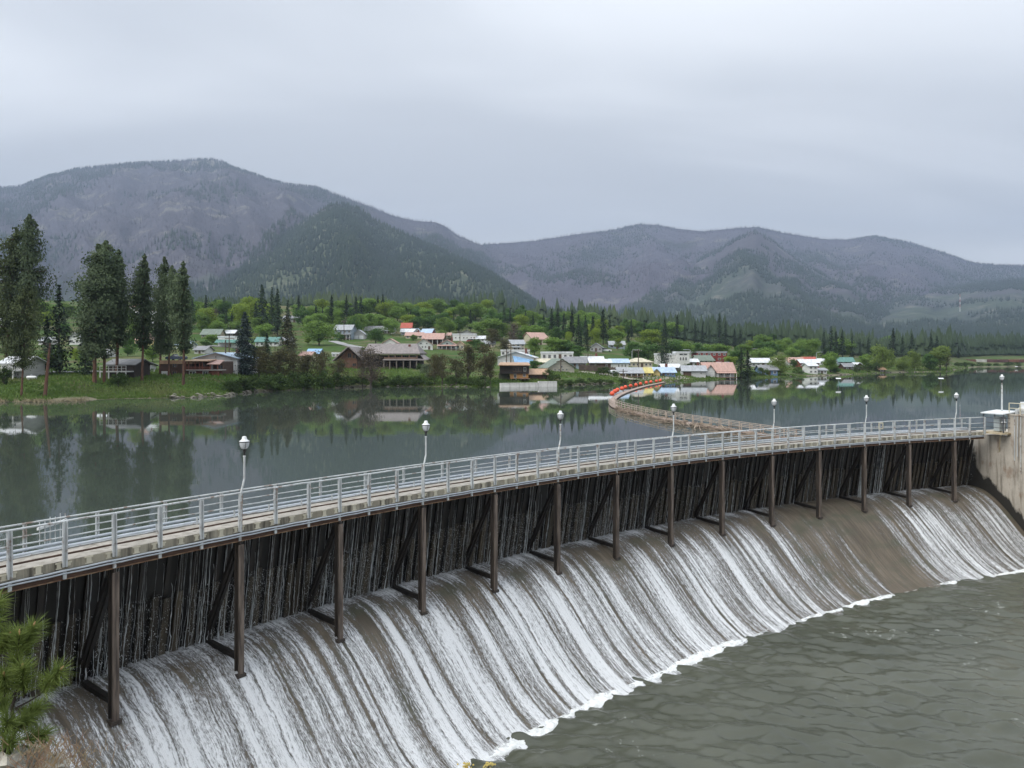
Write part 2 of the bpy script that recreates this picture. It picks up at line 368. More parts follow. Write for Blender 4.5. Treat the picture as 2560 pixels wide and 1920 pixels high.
def scatter_cones(name, P, H, Rr, mat, label, cat, sides=5, tiers=1):
    n = len(P)
    H = np.asarray(H)[:, None]; Rr = np.asarray(Rr)[:, None]
    a0 = rng.random((n, 1)) * 6.28
    ang = a0 + np.arange(sides)[None, :] * (2 * np.pi / sides)
    Vs = []; Fs = []; base = 0
    for k in range(tiers):
        zb = 0.10 + 0.40 * k if tiers > 1 else 0.04; zt = 1.0 if k == tiers - 1 else 0.62 + 0.2 * k
        rr = Rr * (1.0 - 0.38 * k) * (0.7 + 0.6 * rng.random((n, sides)))
        bx = P[:, :1] + np.cos(ang + k) * rr; by = P[:, 1:2] + np.sin(ang + k) * rr
        bz = np.repeat(P[:, 2:3] + H * zb, sides, 1) + (rng.random((n, sides)) - 0.5) * H * 0.08
        ring = np.stack([bx, by, bz], -1)
        top = np.concatenate([P[:, :2] + (rng.random((n, 2)) - 0.5) * Rr * 0.3, P[:, 2:3] + H * zt], 1)[:, None, :]
        Vs.append(np.concatenate([ring, top], 1).reshape(-1, 3))
        o0 = base + np.arange(n)[:, None] * (sides + 1)
        j = np.arange(sides)[None, :]
        Fs.append(np.stack([o0 + j, o0 + (j + 1) % sides, np.repeat(o0 + sides, sides, 1)], -1).reshape(-1, 3))
        base += n * (sides + 1)
    o = mesh_np(name, np.concatenate(Vs), np.concatenate(Fs), mat)
    return tag(o, label, cat, kind='stuff')
def pick(rname, n, tlo, thi, dens=None, pxr=None):
    X, Y, Z, px = RANGES[rname]
    r, c = X.shape
    i = rng.random(n) * (r - 1.001); j = (tlo + (thi - tlo) * rng.random(n)) * (c - 1.001)
    if pxr: i = (np.interp(pxr[0] + (pxr[1] - pxr[0]) * rng.random(n), px, np.arange(r))).clip(0, r - 1.01)
    i0 = i.astype(int); j0 = j.astype(int); fi = i - i0; fj = j - j0
    def L(Q): return (Q[i0, j0] * (1 - fi) + Q[i0 + 1, j0] * fi) * (1 - fj) + (Q[i0, j0 + 1] * (1 - fi) + Q[i0 + 1, j0 + 1] * fi) * fj
    P = np.stack([L(X), L(Y), L(Z)], -1)
    if dens is not None:
        d = dens(P, j / (c - 1)); P = P[rng.random(n) < d]
    return P
def clump(P, sc, seed, lo, hi):
    v = vnoise(P[:, 0], P[:, 1] * 0.6 + P[:, 2], sc, seed, 4); return np.clip((v - lo) / (hi - lo), 0, 1)
def far_forests():
    vis = (-60, 2640)
    P = pick('mountain_left', 42000, 0.05, 1.0, lambda P, t: np.clip(clump(P, 1 / 420, 4, 0.42, 0.62) * (1.15 - 0.55 * t), 0, 1), (-60, 1400))
    q = rng.random(len(P))
    scatter_cones('conifer_forest', P, 11 + 10 * q, 2.6 + 1.8 * q, FOREST, 'patchy dark conifer woods over the tall mountain on the left', 'forest', 4)
    P = pick('mountain_left', 36000, 0.15, 1.0, lambda P, t: 0.35 + 0.65 * t, (-60, 1400)); q = rng.random(len(P))
    E1 = pick('mountain_left', 1500, 0.975, 1.0, None, (-60, 1250))
    P = np.concatenate([P, E1]); q = rng.random(len(P))
    scatter_cones('burnt_forest', P, 9 + 12 * q, 0.7 + 0.5 * q, SNAG, 'grey burnt tree trunks standing over the tall mountain on the left', 'forest', 3)
    P = pick('hill_front', 36000, 0.0, 1.0, lambda P, t: np.clip(0.22 + clump(P, 1 / 200, 9, 0.40, 0.72) * (0.7 + 0.5 * (t < 0.35)) + 0.4 * (t < 0.25), 0, 1), (280, 1480)); q = rng.random(len(P))
    scatter_cones('conifer_forest', P, 9 + 8 * q, 2.0 + 1.5 * q, FOREST, 'open conifer woods over the nearer green hill left of centre', 'forest', 5)
    P = pick('mountain_right', 40000, 0.05, 1.0, lambda P, t: np.clip(clump(P, 1 / 420, 14, 0.45, 0.66) * (1.1 - 0.4 * t), 0, 1), (1000, 2640)); q = rng.random(len(P))
    scatter_cones('conifer_forest', P, 11 + 9 * q, 2.6 + 1.8 * q, FOREST, 'patchy dark conifer woods over the long mountain on the right', 'forest', 4)
    P = pick('mountain_right', 26000, 0.2, 1.0, lambda P, t: 0.3 + 0.7 * t, (1000, 2640)); E1 = pick('mountain_right', 2600, 0.975, 1.0, None, (1100, 2640)); P = np.concatenate([P, E1]); q = rng.random(len(P))
    scatter_cones('burnt_forest', P, 9 + 12 * q, 0.8 + 0.6 * q, SNAG, 'grey burnt tree trunks standing over the long mountain on the right', 'forest', 3)
    P = pick('mountain_spur', 26000, 0.0, 1.0, lambda P, t: np.clip(clump(P, 1 / 300, 19, 0.40, 0.64) + 0.6 * (t < 0.3), 0, 1), (1280, 2400)); q = rng.random(len(P))
    scatter_cones('conifer_forest', P, 10 + 9 * q, 2.4 + 1.6 * q, FOREST, 'dark conifer woods over the pointed spur right of centre', 'forest', 4)
    P = pick('mountain_spur_far', 16000, 0.0, 1.0, lambda P, t: np.clip(clump(P, 1 / 300, 29, 0.42, 0.64) + 0.5 * (t < 0.3), 0, 1), (2000, 2640)); q = rng.random(len(P))
    scatter_cones('conifer_forest', P, 10 + 9 * q, 2.4 + 1.6 * q, FOREST, 'conifer woods over the low slope at the far right', 'forest', 4)
    # dense forest on the valley floor between the town and the slopes
    n = 34000
    a = rng.uniform(-150, 2720, n); Y = 420 + 1700 * rng.random(n) ** 1.15
    Y = np.maximum(Y, yshore(a) + np.interp(a, [0, 900, 1500, 2100, 2400, 2700], [480, 480, 340, 200, 160, 200]))
    X = (a - CX) / F * Y; Z = ground(X, Y); P = np.stack([X, Y, Z], -1)
    keep = (vnoise(X, Y, 1 / 160, 33, 3) > np.interp(a, [0, 1500, 2200, 2700], [0.34, 0.42, 0.50, 0.54])) | (Y > 1500)
    P = P[keep]; q = rng.random(len(P))
    hv = 0.55 + 0.9 * vnoise(P[:, 0], P[:, 1], 1 / 45, 37, 2)
    scatter_cones('valley_forest', P, (8 + 10 * q * q) * hv, (1.8 + 1.6 * q) * (0.6 + 0.4 * hv), VFOREST, 'dense dark conifer forest on the flat behind the town', 'forest', 6, 2)
far_forests()
# ================================================================ dam geometry (an arc seen from downstream)
AC = Vector((64.657, -34.13)); AR = 93.553
def arc_phi(px):
    d = Vector(((px - CX) / F, 1.0)); a = d.dot(d); b = -2 * d.dot(AC); c = AC.dot(AC) - AR * AR
    q = math.sqrt(b * b - 4 * a * c); best = None
    for sg in (1, -1):
        t = (-b + sg * q) / (2 * a); p = d * t
        if t > 5 and (best is None or True):
            if best is None or t > best[0]: best = (t, p)
    p = best[1]; return math.atan2(p.y - AC.y, p.x - AC.x)
SUP_PX = [284, 598, 847, 1055, 1235, 1393, 1540, 1677, 1805, 1929, 2047, 2160, 2272, 2385]
SUP = [arc_phi(p) for p in SUP_PX]
_d = SUP[1] - SUP[0]
SUP = [SUP[0] - 2 * _d, SUP[0] - _d] + SUP                     # two more bays run out of the frame on the left
POSTS = []
for i in range(len(SUP) - 1):
    for k in range(3): POSTS.append(SUP[i] + (SUP[i + 1] - SUP[i]) * k / 3)
_e = (SUP[-1] - SUP[-2]) / 3
POSTS += [SUP[-1], SUP[-1] + _e, SUP[-1] + 2 * _e]
PHI0, PHI1 = SUP[0], POSTS[-1]                                  # phi decreases from left to right
def AP(phi, u, z):
    """point on the dam: u metres downstream of the post line, height z over the lake"""
    return Vector((AC.x + (AR - u) * math.cos(phi), AC.y + (AR - u) * math.sin(phi), z))
def down(phi): return Vector((-math.cos(phi), -math.sin(phi), 0))
def along(phi): return Vector((math.sin(phi), -math.cos(phi), 0))
Z_RAIL, Z_DECK, Z_CREST, Z_TAIL = HC - 4.3, HC - 5.32, HC - 9.45, HC - 13.6
def sweep(name, prof, phis, mat, parent=None, smooth=False, closed=True):
    """sweep a (u, z) outline along the arc"""
    V = [AP(p, u, z) for p in phis for u, z in prof]; k = len(prof); Fs = []
    for i in range(len(phis) - 1):
        for j in range(k if closed else k - 1):
            Fs.append((i * k + j, (i + 1) * k + j, (i + 1) * k + (j + 1) % k, i * k + (j + 1) % k))
    mb = MB(); mb.add(V, Fs)
    if closed: mb.f.append(tuple(range(k))); mb.f.append(tuple((len(phis) - 1) * k + j for j in range(k))[::-1])
    return mb.obj(name, mat, parent, smooth)
def phis(n, a=None, b=None):
    a = PHI0 if a is None else a; b = PHI1 if b is None else b
    return [a + (b - a) * i / (n - 1) for i in range(n)]
# ---------------------------------------------------------------- lake
def lake_mat():
    m, t, b, o = newmat('lake_water')
    p = pos(t)
    b.inputs['Base Color'].default_value = (0.056, 0.070, 0.058, 1)
    b.inputs['IOR'].default_value = 1.42; b.inputs['Specular IOR Level'].default_value = 0.5
    n1 = noise(t, mapping(t, p, (0.5, 1.0, 1)), 1.4, 3, 0.55); n2 = noise(t, mapping(t, p, (0.12, 0.5, 1)), 0.30, 3, 0.5)
    f = math_(t, 'ADD', math_(t, 'MULTIPLY', n1, 0.35), n2)
    r = ramp(t, noise(t, mapping(t, p, (0.012, 0.06, 1)), 1.0, 4, 0.6), [(0.55, 0.018), (0.68, 0.07)])
    t.links.new(r, b.inputs['Roughness'])
    bump(t, b, f, 0.07, 0.06); return m
def lake():
    V = []
    ph = phis(60, PHI0 + 0.25, PHI1 - 0.01)
    for p in ph: V.append(AP(p, -1.75, 0.0))
    e_ = V[-1] + along(ph[-1]) * 5; V.append(e_); V.append(Vector((e_.x + 60, e_.y + 4, 0))); V.append(Vector((700, e_.y + 10, 0)))
    V += [Vector((1100, 900, 0)), Vector((-500, 900, 0)), Vector((-500, V[0].y - 6, 0))]
    mb = MB(); mb.add(V, [tuple(range(len(V)))[::-1]])
    tag(mb.obj('lake', lake_mat()), kind='structure')
lake()
# ---------------------------------------------------------------- tailwater: wind-roughened river below the dam
def river():
    m, t, b, o = newmat('river_water')
    p = pos(t)
    n0 = noise(t, p, 0.16, 4, 0.55); 
    c = ramp(t, n0, [(0.35, (0.056, 0.062, 0.044)), (0.65, (0.086, 0.092, 0.068))])
    uvn = noise(t, mapping(t, p, (2.2, 2.2, 1)), 1.0, 6, 0.7)
    t.links.new(c, b.inputs['Base Color']); b.inputs['Roughness'].default_value = 0.16; b.inputs['IOR'].default_value = 1.45
    fo = ramp(t, math_(t, 'MULTIPLY', noise(t, mapping(t, p, (0.5, 1.0, 1)), 0.22, 4, 0.6), uvn), [(0.375, 0.0), (0.43, 0.55)])
    c = mixc(t, fo, c, (0.45, 0.47, 0.44)); t.links.new(c, b.inputs['Base Color'])
    bump(t, b, math_(t, 'ADD', noise(t, mapping(t, p, (1.6, 4.0, 1)), 2.0, 6, 0.65, 0.6), math_(t, 'MULTIPLY', noise(t, mapping(t, p, (0.35, 0.9, 1), (3, 8, 0)), 1.0, 3, 0.5), 0.8)), 0.5, 0.035)
    x = np.arange(-16, 50, 0.105); y = np.arange(14, 52, 0.105)
    X, Y = np.meshgrid(x, y, indexing='ij'); Z = np.zeros_like(X)
    for k in range(96):
        lam = 0.32 * (2.2 / 0.32) ** rng.random(); th = math.radians(84) + rng.normal(0, 0.50)
        A = 0.0058 * lam ** 0.9 * (0.6 + 0.8 * rng.random())
        ph = (X * math.cos(th) + Y * math.sin(th)) * 2 * math.pi / lam + rng.random() * 6.28
        Z += A * np.sin(ph + 0.7 * (vnoise(X, Y, 0.22, k, 2) - 0.5) * 6)
    Z *= 0.35 + 1.25 * vnoise(X, Y, 0.16, 77, 3)
    Z = np.sign(Z) * np.abs(Z) + 0.35 * np.maximum(Z, 0) ** 1.5
    n, mm = X.shape
    i = np.arange(n - 1)[:, None] * mm + np.arange(mm - 1)[None, :]
    Fq = np.stack([i, i + mm, i + mm + 1, i + 1], -1).reshape(-1, 4)
    r = np.hypot(X - AC.x, Y - AC.y); keep = (r < AR - 3.4)
    kq = keep.reshape(-1)[Fq].all(1); Fq = Fq[kq]
    used = np.unique(Fq); mpv = -np.ones(n * mm, int); mpv[used] = np.arange(len(used))
    V = np.stack([X, Y, Z + Z_TAIL], -1).reshape(-1, 3)[used]
    tag(mesh_np('river', V, mpv[Fq], m, smooth=True), kind='structure')
river()
# ---------------------------------------------------------------- spillway
OG = [(-2.6, -9.45), (-1.7, -9.45), (-1.2, -9.50), (-0.8, -9.60), (-0.4, -9.78), (0.0, -10.02), (0.4, -10.31), (0.8, -10.64), (1.2, -11.0), (1.6, -11.38), (2.0, -11.77), (2.4, -12.15), (2.8, -12.50), (3.2, -12.82), (3.6, -13.09), (4.0, -13.32), (4.4, -13.51), (4.9, -13.68), (5.5, -13.82), (6.2, -13.95)]
def og(n):
    u = np.array([p[0] for p in OG]); z = np.array([p[1] for p in OG])
    s = np.concatenate([[0], np.cumsum(np.hypot(np.diff(u), np.diff(z)))]); ss = np.linspace(0, s[-1], n)
    return np.interp(ss, s, u), np.interp(ss, s, z) + HC, ss
def concrete(name, c1, c2, stain, algae=None, vs=0.35):
    m, t, b, o = newmat(name); p = pos(t)
    f = noise(t, p, 0.9, 6, 0.62); f2 = noise(t, mapping(t, p, (3.0, 3.0, vs)), 1.2, 5, 0.65)
    c = ramp(t, f, [(0.35, c1), (0.65, c2)]); c = mixc(t, ramp(t, f2, [(0.47, 0.0), (0.63, 0.85)]), c, stain)
    if algae: c = mixc(t, ramp(t, noise(t, mapping(t, p, (1, 1, 1), (9, 4, 2)), 0.5, 4), [(0.5, 0), (0.66, 0.7)]), c, algae)
    t.links.new(c, b.inputs['Base Color']); b.inputs['Roughness'].default_value = 0.85
    bump(t, b, noise(t, p, 7, 6, 0.7), 0.5, 0.03); return m
def spillway():
    m, t, b, o = newmat('wet_spillway_concrete')
    uv = N(t, 'ShaderNodeUVMap').outputs[0]
    f = noise(t, mapping(t, uv, (1.1, 0.22, 1)), 1.6, 6, 0.65); f2 = noise(t, mapping(t, uv, (7, 0.35, 1)), 1.0, 5, 0.6)
    c = ramp(t, f, [(0.33, (0.085, 0.070, 0.050)), (0.52, (0.145, 0.120, 0.088)), (0.7, (0.195, 0.162, 0.120))])
    c = mixc(t, ramp(t, f2, [(0.42, 0.6), (0.6, 0.0)]), c, (0.075, 0.06, 0.042))
    al = math_(t, 'MULTIPLY', noise(t, mapping(t, uv, (0.5, 0.8, 1), (3, 9, 0)), 1.0, 4), 1.0)
    c = mixc(t, ramp(t, al, [(0.5, 0.0), (0.66, 0.75)]), c, (0.075, 0.078, 0.05))
    t.links.new(c, b.inputs['Base Color']); b.inputs['Roughness'].default_value = 0.62
    bump(t, b, math_(t, 'ADD', f2, math_(t, 'MULTIPLY', noise(t, uv, 9, 5, 0.7), 0.7)), 0.5, 0.04)
    ph = phis(260, PHI0 + 0.02, PHI1 - 0.035); u, z, ss = og(46); V = []; UV = []
    for p in ph:
        for a, h, s in zip(u, z, ss):
            V.append(AP(p, a, h)); UV.append(((PHI0 - p) * AR, s))
    k = len(u); n = len(ph)
    i = np.arange(n - 1)[:, None] * k + np.arange(k - 1)[None, :]
    Fq = np.stack([i, i + 1, i + k + 1, i + k], -1).reshape(-1, 4)
    root = empty('spillway_dam', AP(SUP[6], 3.0, Z_TAIL))
    tag(root, 'long curved concrete spillway dam with white water sliding down its face', 'dam')
    o1 = mesh_np('spillway_face', np.array(V), Fq, m, smooth=True, uv=UV); o1.parent = root; o1.matrix_parent_inverse = Matrix.Translation(root.location).inverted()
    # ---- the sheet of water: strands that thicken and break up downhill
    rs = np.random.default_rng(3)
    nS, nV = 900, 110
    ph = np.linspace(PHI0 + 0.02, PHI1 - 0.005, nS); u, z, ss = og(nV)
    s_arc = (PHI0 - ph) * AR
    S, V_ = np.meshgrid(s_arc, ss, indexing='ij')
    strand = vnoise(S * 1.0, V_ * 0.04 + 3, 1.7, 41, 3); fine = vnoise(S, V_ * 0.10, 5.0, 43, 3)
    # amount of water along the dam: plenty on the left, thin towards the right, one bay runs dry
    wet = np.interp(s_arc, [0, 10, 30, 40, 47, 50, 52], [0.80, 0.76, 0.61, 0.54, 0.49, 0.55, 0.54])
    def near(ph_, w, a): return a * np.exp(-((s_arc - (PHI0 - ph_) * AR) / w) ** 2)
    wet = wet - near(SUP[12] - 0.026, 1.9, 1.0) - near(SUP[12] + 0.016, 1.8, 0.22) + near(SUP[13] - 0.008, 0.7, 0.12) + near(SUP[14] - 0.010, 3.0, 0.06)
    WT = np.repeat(wet[:, None], nV, 1)
    top = np.clip((V_ - 1.0) / 3.0, 0, 1)
    body = WT + (strand - 0.5) * 1.25 + (fine - 0.5) * 0.5 - 0.05 + 0.16 * top
    # dark runs between the strands, and little white until the water has picked up speed
    lines = np.zeros(nS); sp = 0.0
    while sp < s_arc[-1]:
        sp += 0.35 + 0.9 * rs.random(); lines = np.maximum(lines, (0.35 + 0.65 * rs.random()) * np.exp(-((s_arc - sp) / (0.04 + 0.07 * rs.random())) ** 2))
    wob = np.clip(vnoise(S, V_, 0.5, 47, 2) * 1.6 - 0.15, 0, 1)
    body = body - 0.75 * lines[:, None] * wob - 0.30 * np.clip((4.0 - V_) / 2.0, 0, 1) * np.interp(s_arc, [0, 13, 21], [0.0, 0.25, 1.0])[:, None]
    lift = 0.012 + 0.05 * np.clip(body, 0, 1) + 0.02 * np.clip(fine - 0.5, 0, 1)
    # pool foam at the foot of the boards
    pool = np.clip(1.5 - V_ / 1.75, 0, 1) * np.clip(WT * 1.7, 0, 1)
    body = np.maximum(body - 0.16 * np.clip(2.6 - V_, 0, 1), pool * (0.15 + 1.1 * vnoise(S, V_, 1.3, 55, 3)))
    U = np.repeat(u[None, :], nS, 0); Zb = np.repeat(z[None, :], nS, 0)
    du = np.gradient(u); dz = np.gradient(z); nn = np.hypot(du, dz)
    U = U + lift * (-dz / nn)[None, :]; Zz = Zb + lift * (du / nn)[None, :]
    c_, s_ = np.cos(ph)[:, None], np.sin(ph)[:, None]
    P = np.stack([AC.x + (AR - U) * c_, AC.y + (AR - U) * s_, Zz], -1).reshape(-1, 3)
    k = nV; n = nS
    i = np.arange(n - 1)[:, None] * k + np.arange(k - 1)[None, :]
    Fq = np.stack([i, i + 1, i + k + 1, i + k], -1).reshape(-1, 4)
    m, t, b, o = newmat('sliding_white_water')
    uv = N(t, 'ShaderNodeUVMap').outputs[0]
    at_ = N(t, 'ShaderNodeAttribute', attribute_name='body').outputs['Fac']
    warp = noise(t, mapping(t, uv, (1.5, 0.6, 1)), 1.0, 2)
    wv = N(t, 'ShaderNodeVectorMath', {0: uv, 1: N(t, 'ShaderNodeCombineXYZ', {0: math_(t, 'MULTIPLY', warp, 0.35)}).outputs[0]}, operation='ADD').outputs[0]
    s1 = noise(t, mapping(t, wv, (11.0, 0.16, 1)), 1.0, 5, 0.65)
    s2 = noise(t, mapping(t, wv, (22, 5.0, 1)), 1.0, 6, 0.78)
    s3 = noise(t, mapping(t, wv, (3.2, 0.12, 1)), 1.0, 3, 0.6)
    k_ = math_(t, 'ADD', at_, math_(t, 'ADD', math_(t, 'MULTIPLY', math_(t, 'SUBTRACT', s1, 0.5), 1.7), math_(t, 'ADD', math_(t, 'MULTIPLY', math_(t, 'SUBTRACT', s2, 0.5), 2.3), math_(t, 'MULTIPLY', math_(t, 'SUBTRACT', s3, 0.5), 0.9))))
    al = ramp(t, k_, [(0.28, 0.0), (0.55, 0.45), (0.95, 0.95)])
    c = ramp(t, k_, [(0.4, (0.42, 0.43, 0.44)), (0.9, (0.80, 0.82, 0.84))])
    t.links.new(c, b.inputs['Base Color']); b.inputs['Roughness'].default_value = 0.42
    bump(t, b, math_(t, 'ADD', s1, s2), 0.7, 0.06)
    tr = N(t, 'ShaderNodeBsdfTransparent'); ms = N(t, 'ShaderNodeMixShader', {0: al})
    t.links.new(tr.outputs[0], ms.inputs[1]); t.links.new(b.outputs[0], ms.inputs[2]); t.links.new(ms.outputs[0], o.inputs[0])
    w = mesh_np('spillway_water', P, Fq, m, smooth=True, uv=np.stack([S, V_], -1).reshape(-1, 2), attr={'body': body.reshape(-1)})
    tag(w, 'white water streaming down the spillway face in strands', 'water', kind='stuff')
    # ---- roll of foam where it meets the river
    nS, nV = 1500, 16
    ph = np.linspace(PHI0 + 0.02, PHI1 - 0.03, nS); s_arc = (PHI0 - ph) * AR
    v = np.linspace(-1, 1, nV); S, VV = np.meshgrid(s_arc, v, indexing='ij')
    wz = np.interp(s_arc, s_arc, 0.17 + 0.55 * np.clip(vnoise(s_arc, s_arc * 0, 0.55, 61, 3) - 0.28, 0, 1) * 1.2)
    dry = near(SUP[12] - 0.024, 1.9, 0.9); wz = wz * np.clip(np.interp(s_arc, [0, 25, 40, 52], [1.15, 1.0, 0.62, 0.55]) - dry, 0.03, 2)
    cen = 4.66 + 0.40 * (vnoise(s_arc, s_arc * 0, 0.35, 63, 3) - 0.5)
    U = cen[:, None] + VV * wz[:, None] * (0.75 + 0.5 * vnoise(S, VV, 2.6, 65, 3)); H = (1 - VV ** 2) ** 0.7 * (0.05 + 0.34 * wz[:, None]) * (0.45 + 1.1 * vnoise(S * 1.0, VV * 0.7, 5.0, 67, 4))
    Zw = Z_TAIL - 0.07 + H + np.clip(-VV, 0, 1) * 0.06
    c_, s_ = np.cos(ph)[:, None], np.sin(ph)[:, None]
    P = np.stack([AC.x + (AR - U) * c_, AC.y + (AR - U) * s_, Zw], -1).reshape(-1, 3)
    i = np.arange(nS - 1)[:, None] * nV + np.arange(nV - 1)[None, :]
    Fq = np.stack([i, i + 1, i + nV + 1, i + nV], -1).reshape(-1, 4)
    fm = simple('white_foam', (0.84, 0.86, 0.86), (0.66, 0.68, 0.66), 6.0, 0.6, 0.8)
    tag(mesh_np('foam', P, Fq, fm, smooth=True), 'roll of white foam along the foot of the spillway', 'foam', kind='stuff')
spillway()
# ================================================================ walkway, frames, boards, railings
CONC = concrete('deck_concrete', (0.33, 0.31, 0.27), (0.44, 0.41, 0.365), (0.24, 0.22, 0.185), None, 1.0)
EDGE = concrete('stained_deck_edge', (0.40, 0.37, 0.29), (0.27, 0.245, 0.19), (0.05, 0.045, 0.035), None, 0.3)
PATCH = simple('fresh_mortar', (0.62, 0.58, 0.46), (0.46, 0.43, 0.34), 3.0, 0.9, 0.2)
RUST = simple('rusty_beam', (0.060, 0.034, 0.024), (0.105, 0.058, 0.038), 3.0, 0.8, 0.3)
RUSTL = simple('rusty_flange', (0.30, 0.20, 0.12), (0.12, 0.06, 0.035), 5.0, 0.85, 0.3)
GALV = simple('galvanised_steel', (0.60, 0.63, 0.635), (0.45, 0.47, 0.475), 3.0, 0.45, 0.0, 0.15)
def rusty(m):
    t = m.node_tree; b = [n for n in t.nodes if n.type == 'BSDF_PRINCIPLED'][0]; src = b.inputs['Base Color'].links[0].from_socket; p = pos(t)
    f = math_(t, 'MULTIPLY', noise(t, p, 6.0, 5, 0.7), noise(t, mapping(t, p, (1, 1, 0.4), (4, 1, 7)), 2.2, 3, 0.6))
    t.links.new(mixc(t, ramp(t, f, [(0.29, 0.0), (0.37, 0.75)]), src, (0.20, 0.11, 0.06)), b.inputs['Base Color'])
rusty(GALV)
PIPE = simple('pale_conduit', (0.52, 0.56, 0.60), (0.42, 0.46, 0.50), 4.0, 0.42, 0.0, 0.1)
TIMB = simple('weathered_steel_post', (0.028, 0.023, 0.020), (0.075, 0.060, 0.048), 1.5, 0.8, 0.4, 0, (4, 4, 0.5))
TIML = simple('scraped_post_flange', (0.048, 0.036, 0.030), (0.20, 0.16, 0.13), 2.0, 0.8, 0.3, 0, (5, 5, 0.5))
DARKW = simple('wet_black_timber', (0.008, 0.007, 0.006), (0.020, 0.016, 0.013), 2.0, 0.55, 0.3, 0, (3, 3, 0.4))
def set_parent(o, root):
    o.parent = root; o.matrix_parent_inverse = Matrix.Translation(root.location).inverted()
    return o
def walkway():
    root = empty('dam_walkway', AP(SUP[5], 0, Z_DECK - 0.5))
    tag(root, 'narrow concrete walkway on steel beams along the top of the dam', 'walkway')
    ph = phis(90)
    zd = Z_DECK
    # deck slabs between rail posts, on either side of the trolley rail
    for i in range(len(POSTS) - 1):
        a, b = POSTS[i], POSTS[i + 1]; g = 0.00006
        for nm, (u0, u1) in (('deck_slab', (-0.56, 0.0)), ('deck_slab', (-1.35, -0.68))):
            q = phis(3, a - g, b + g); j = rnd.uniform(-0.004, 0.004)
            set_parent(sweep(nm, [(u0, zd + j), (u1, zd + j), (u1, zd - 0.10), (u0, zd - 0.10)], q, CONC), root)
    set_parent(sweep('deck_edge', [(-0.2, zd - 0.105), (-0.012, zd - 0.105), (-0.012, zd - 0.24), (-0.2, zd - 0.24)], ph, EDGE), root)
    set_parent(sweep('edge_face', [(-0.010, zd - 0.012), (0.012, zd - 0.012), (0.012, zd - 0.236), (-0.010, zd - 0.236)], ph, EDGE), root)
    set_parent(sweep('trolley_rail', [(-0.65, zd - 0.09), (-0.59, zd - 0.09), (-0.605, zd + 0.035), (-0.635, zd + 0.035)], ph, RUST), root)
    set_parent(sweep('fascia_beam', [(-0.10, zd - 0.245), (0.005, zd - 0.245), (0.005, zd - 0.47), (-0.10, zd - 0.47)], ph, RUST), root)
    set_parent(sweep('beam_flange', [(-0.16, zd - 0.475), (0.05, zd - 0.475), (0.05, zd - 0.498), (-0.16, zd - 0.498)], ph, RUSTL), root)
    set_parent(sweep('rear_beam', [(-1.33, zd - 0.105), (-1.22, zd - 0.105), (-1.22, zd - 0.47), (-1.33, zd - 0.47)], ph, RUST), root)
    for r_, z_ in ((0.028, -0.255), (0.024, -0.33)):
        mb = MB(); mb.tube([AP(p, 0.075, zd + z_ + 0.006 * math.sin(i * 2.3)) for i, p in enumerate(phis(170))], r_, 6); set_parent(mb.obj('conduit', PIPE, None, True), root)
    for r_, u_, z_ in ((0.055, -1.25, 0.06), (0.045, -1.38, 0.16)):
        mb = MB(); mb.tube([AP(p, u_, zd + z_) for p in phis(90)], r_, 8); set_parent(mb.obj('service_pipe', PIPE, None, True), root)
    for i in range(len(POSTS) - 1):
        for fr, sc in ((0.5, 1.0), (0.90, 0.75), (0.10, 0.6)):
            p = POSTS[i] + (POSTS[i + 1] - POSTS[i]) * (fr + rnd.uniform(-0.02, 0.02)); h = 0.15 * sc + rnd.uniform(-0.02, 0.03)
            mb = MB(); d = down(p); al = along(p); c = AP(p, 0.022, zd - 0.115)
            mb.box(c, (0.13 * sc, 0.024, h), al, d); mb.box(c + Vector((0, 0, h / 2 + 0.014)), (0.22 * sc, 0.032, 0.034), al, d)
            if sc > 0.7: mb.box(c - Vector((0, 0, h / 2 + 0.012)), (0.20 * sc, 0.030, 0.03), al, d)
            set_parent(mb.obj('mortar_patch', PATCH), root)
        p = POSTS[i] + (POSTS[i + 1] - POSTS[i]) * 0.42
        mb = MB(); mb.box(AP(p, -1.16, zd + 0.12), (0.045, 0.03, 0.26), along(p), down(p)); mb.box(AP(p, -1.22, zd + 0.04), (0.05, 0.16, 0.02), along(p), down(p))
        set_parent(mb.obj('pipe_bracket', GALV), root)
        p = POSTS[i]; mb = MB(); mb.box(AP(p, 0.045, zd - 0.37), (0.085, 0.05, 0.21), along(p), down(p)); set_parent(mb.obj('conduit_clamp', GALV), root)
walkway()
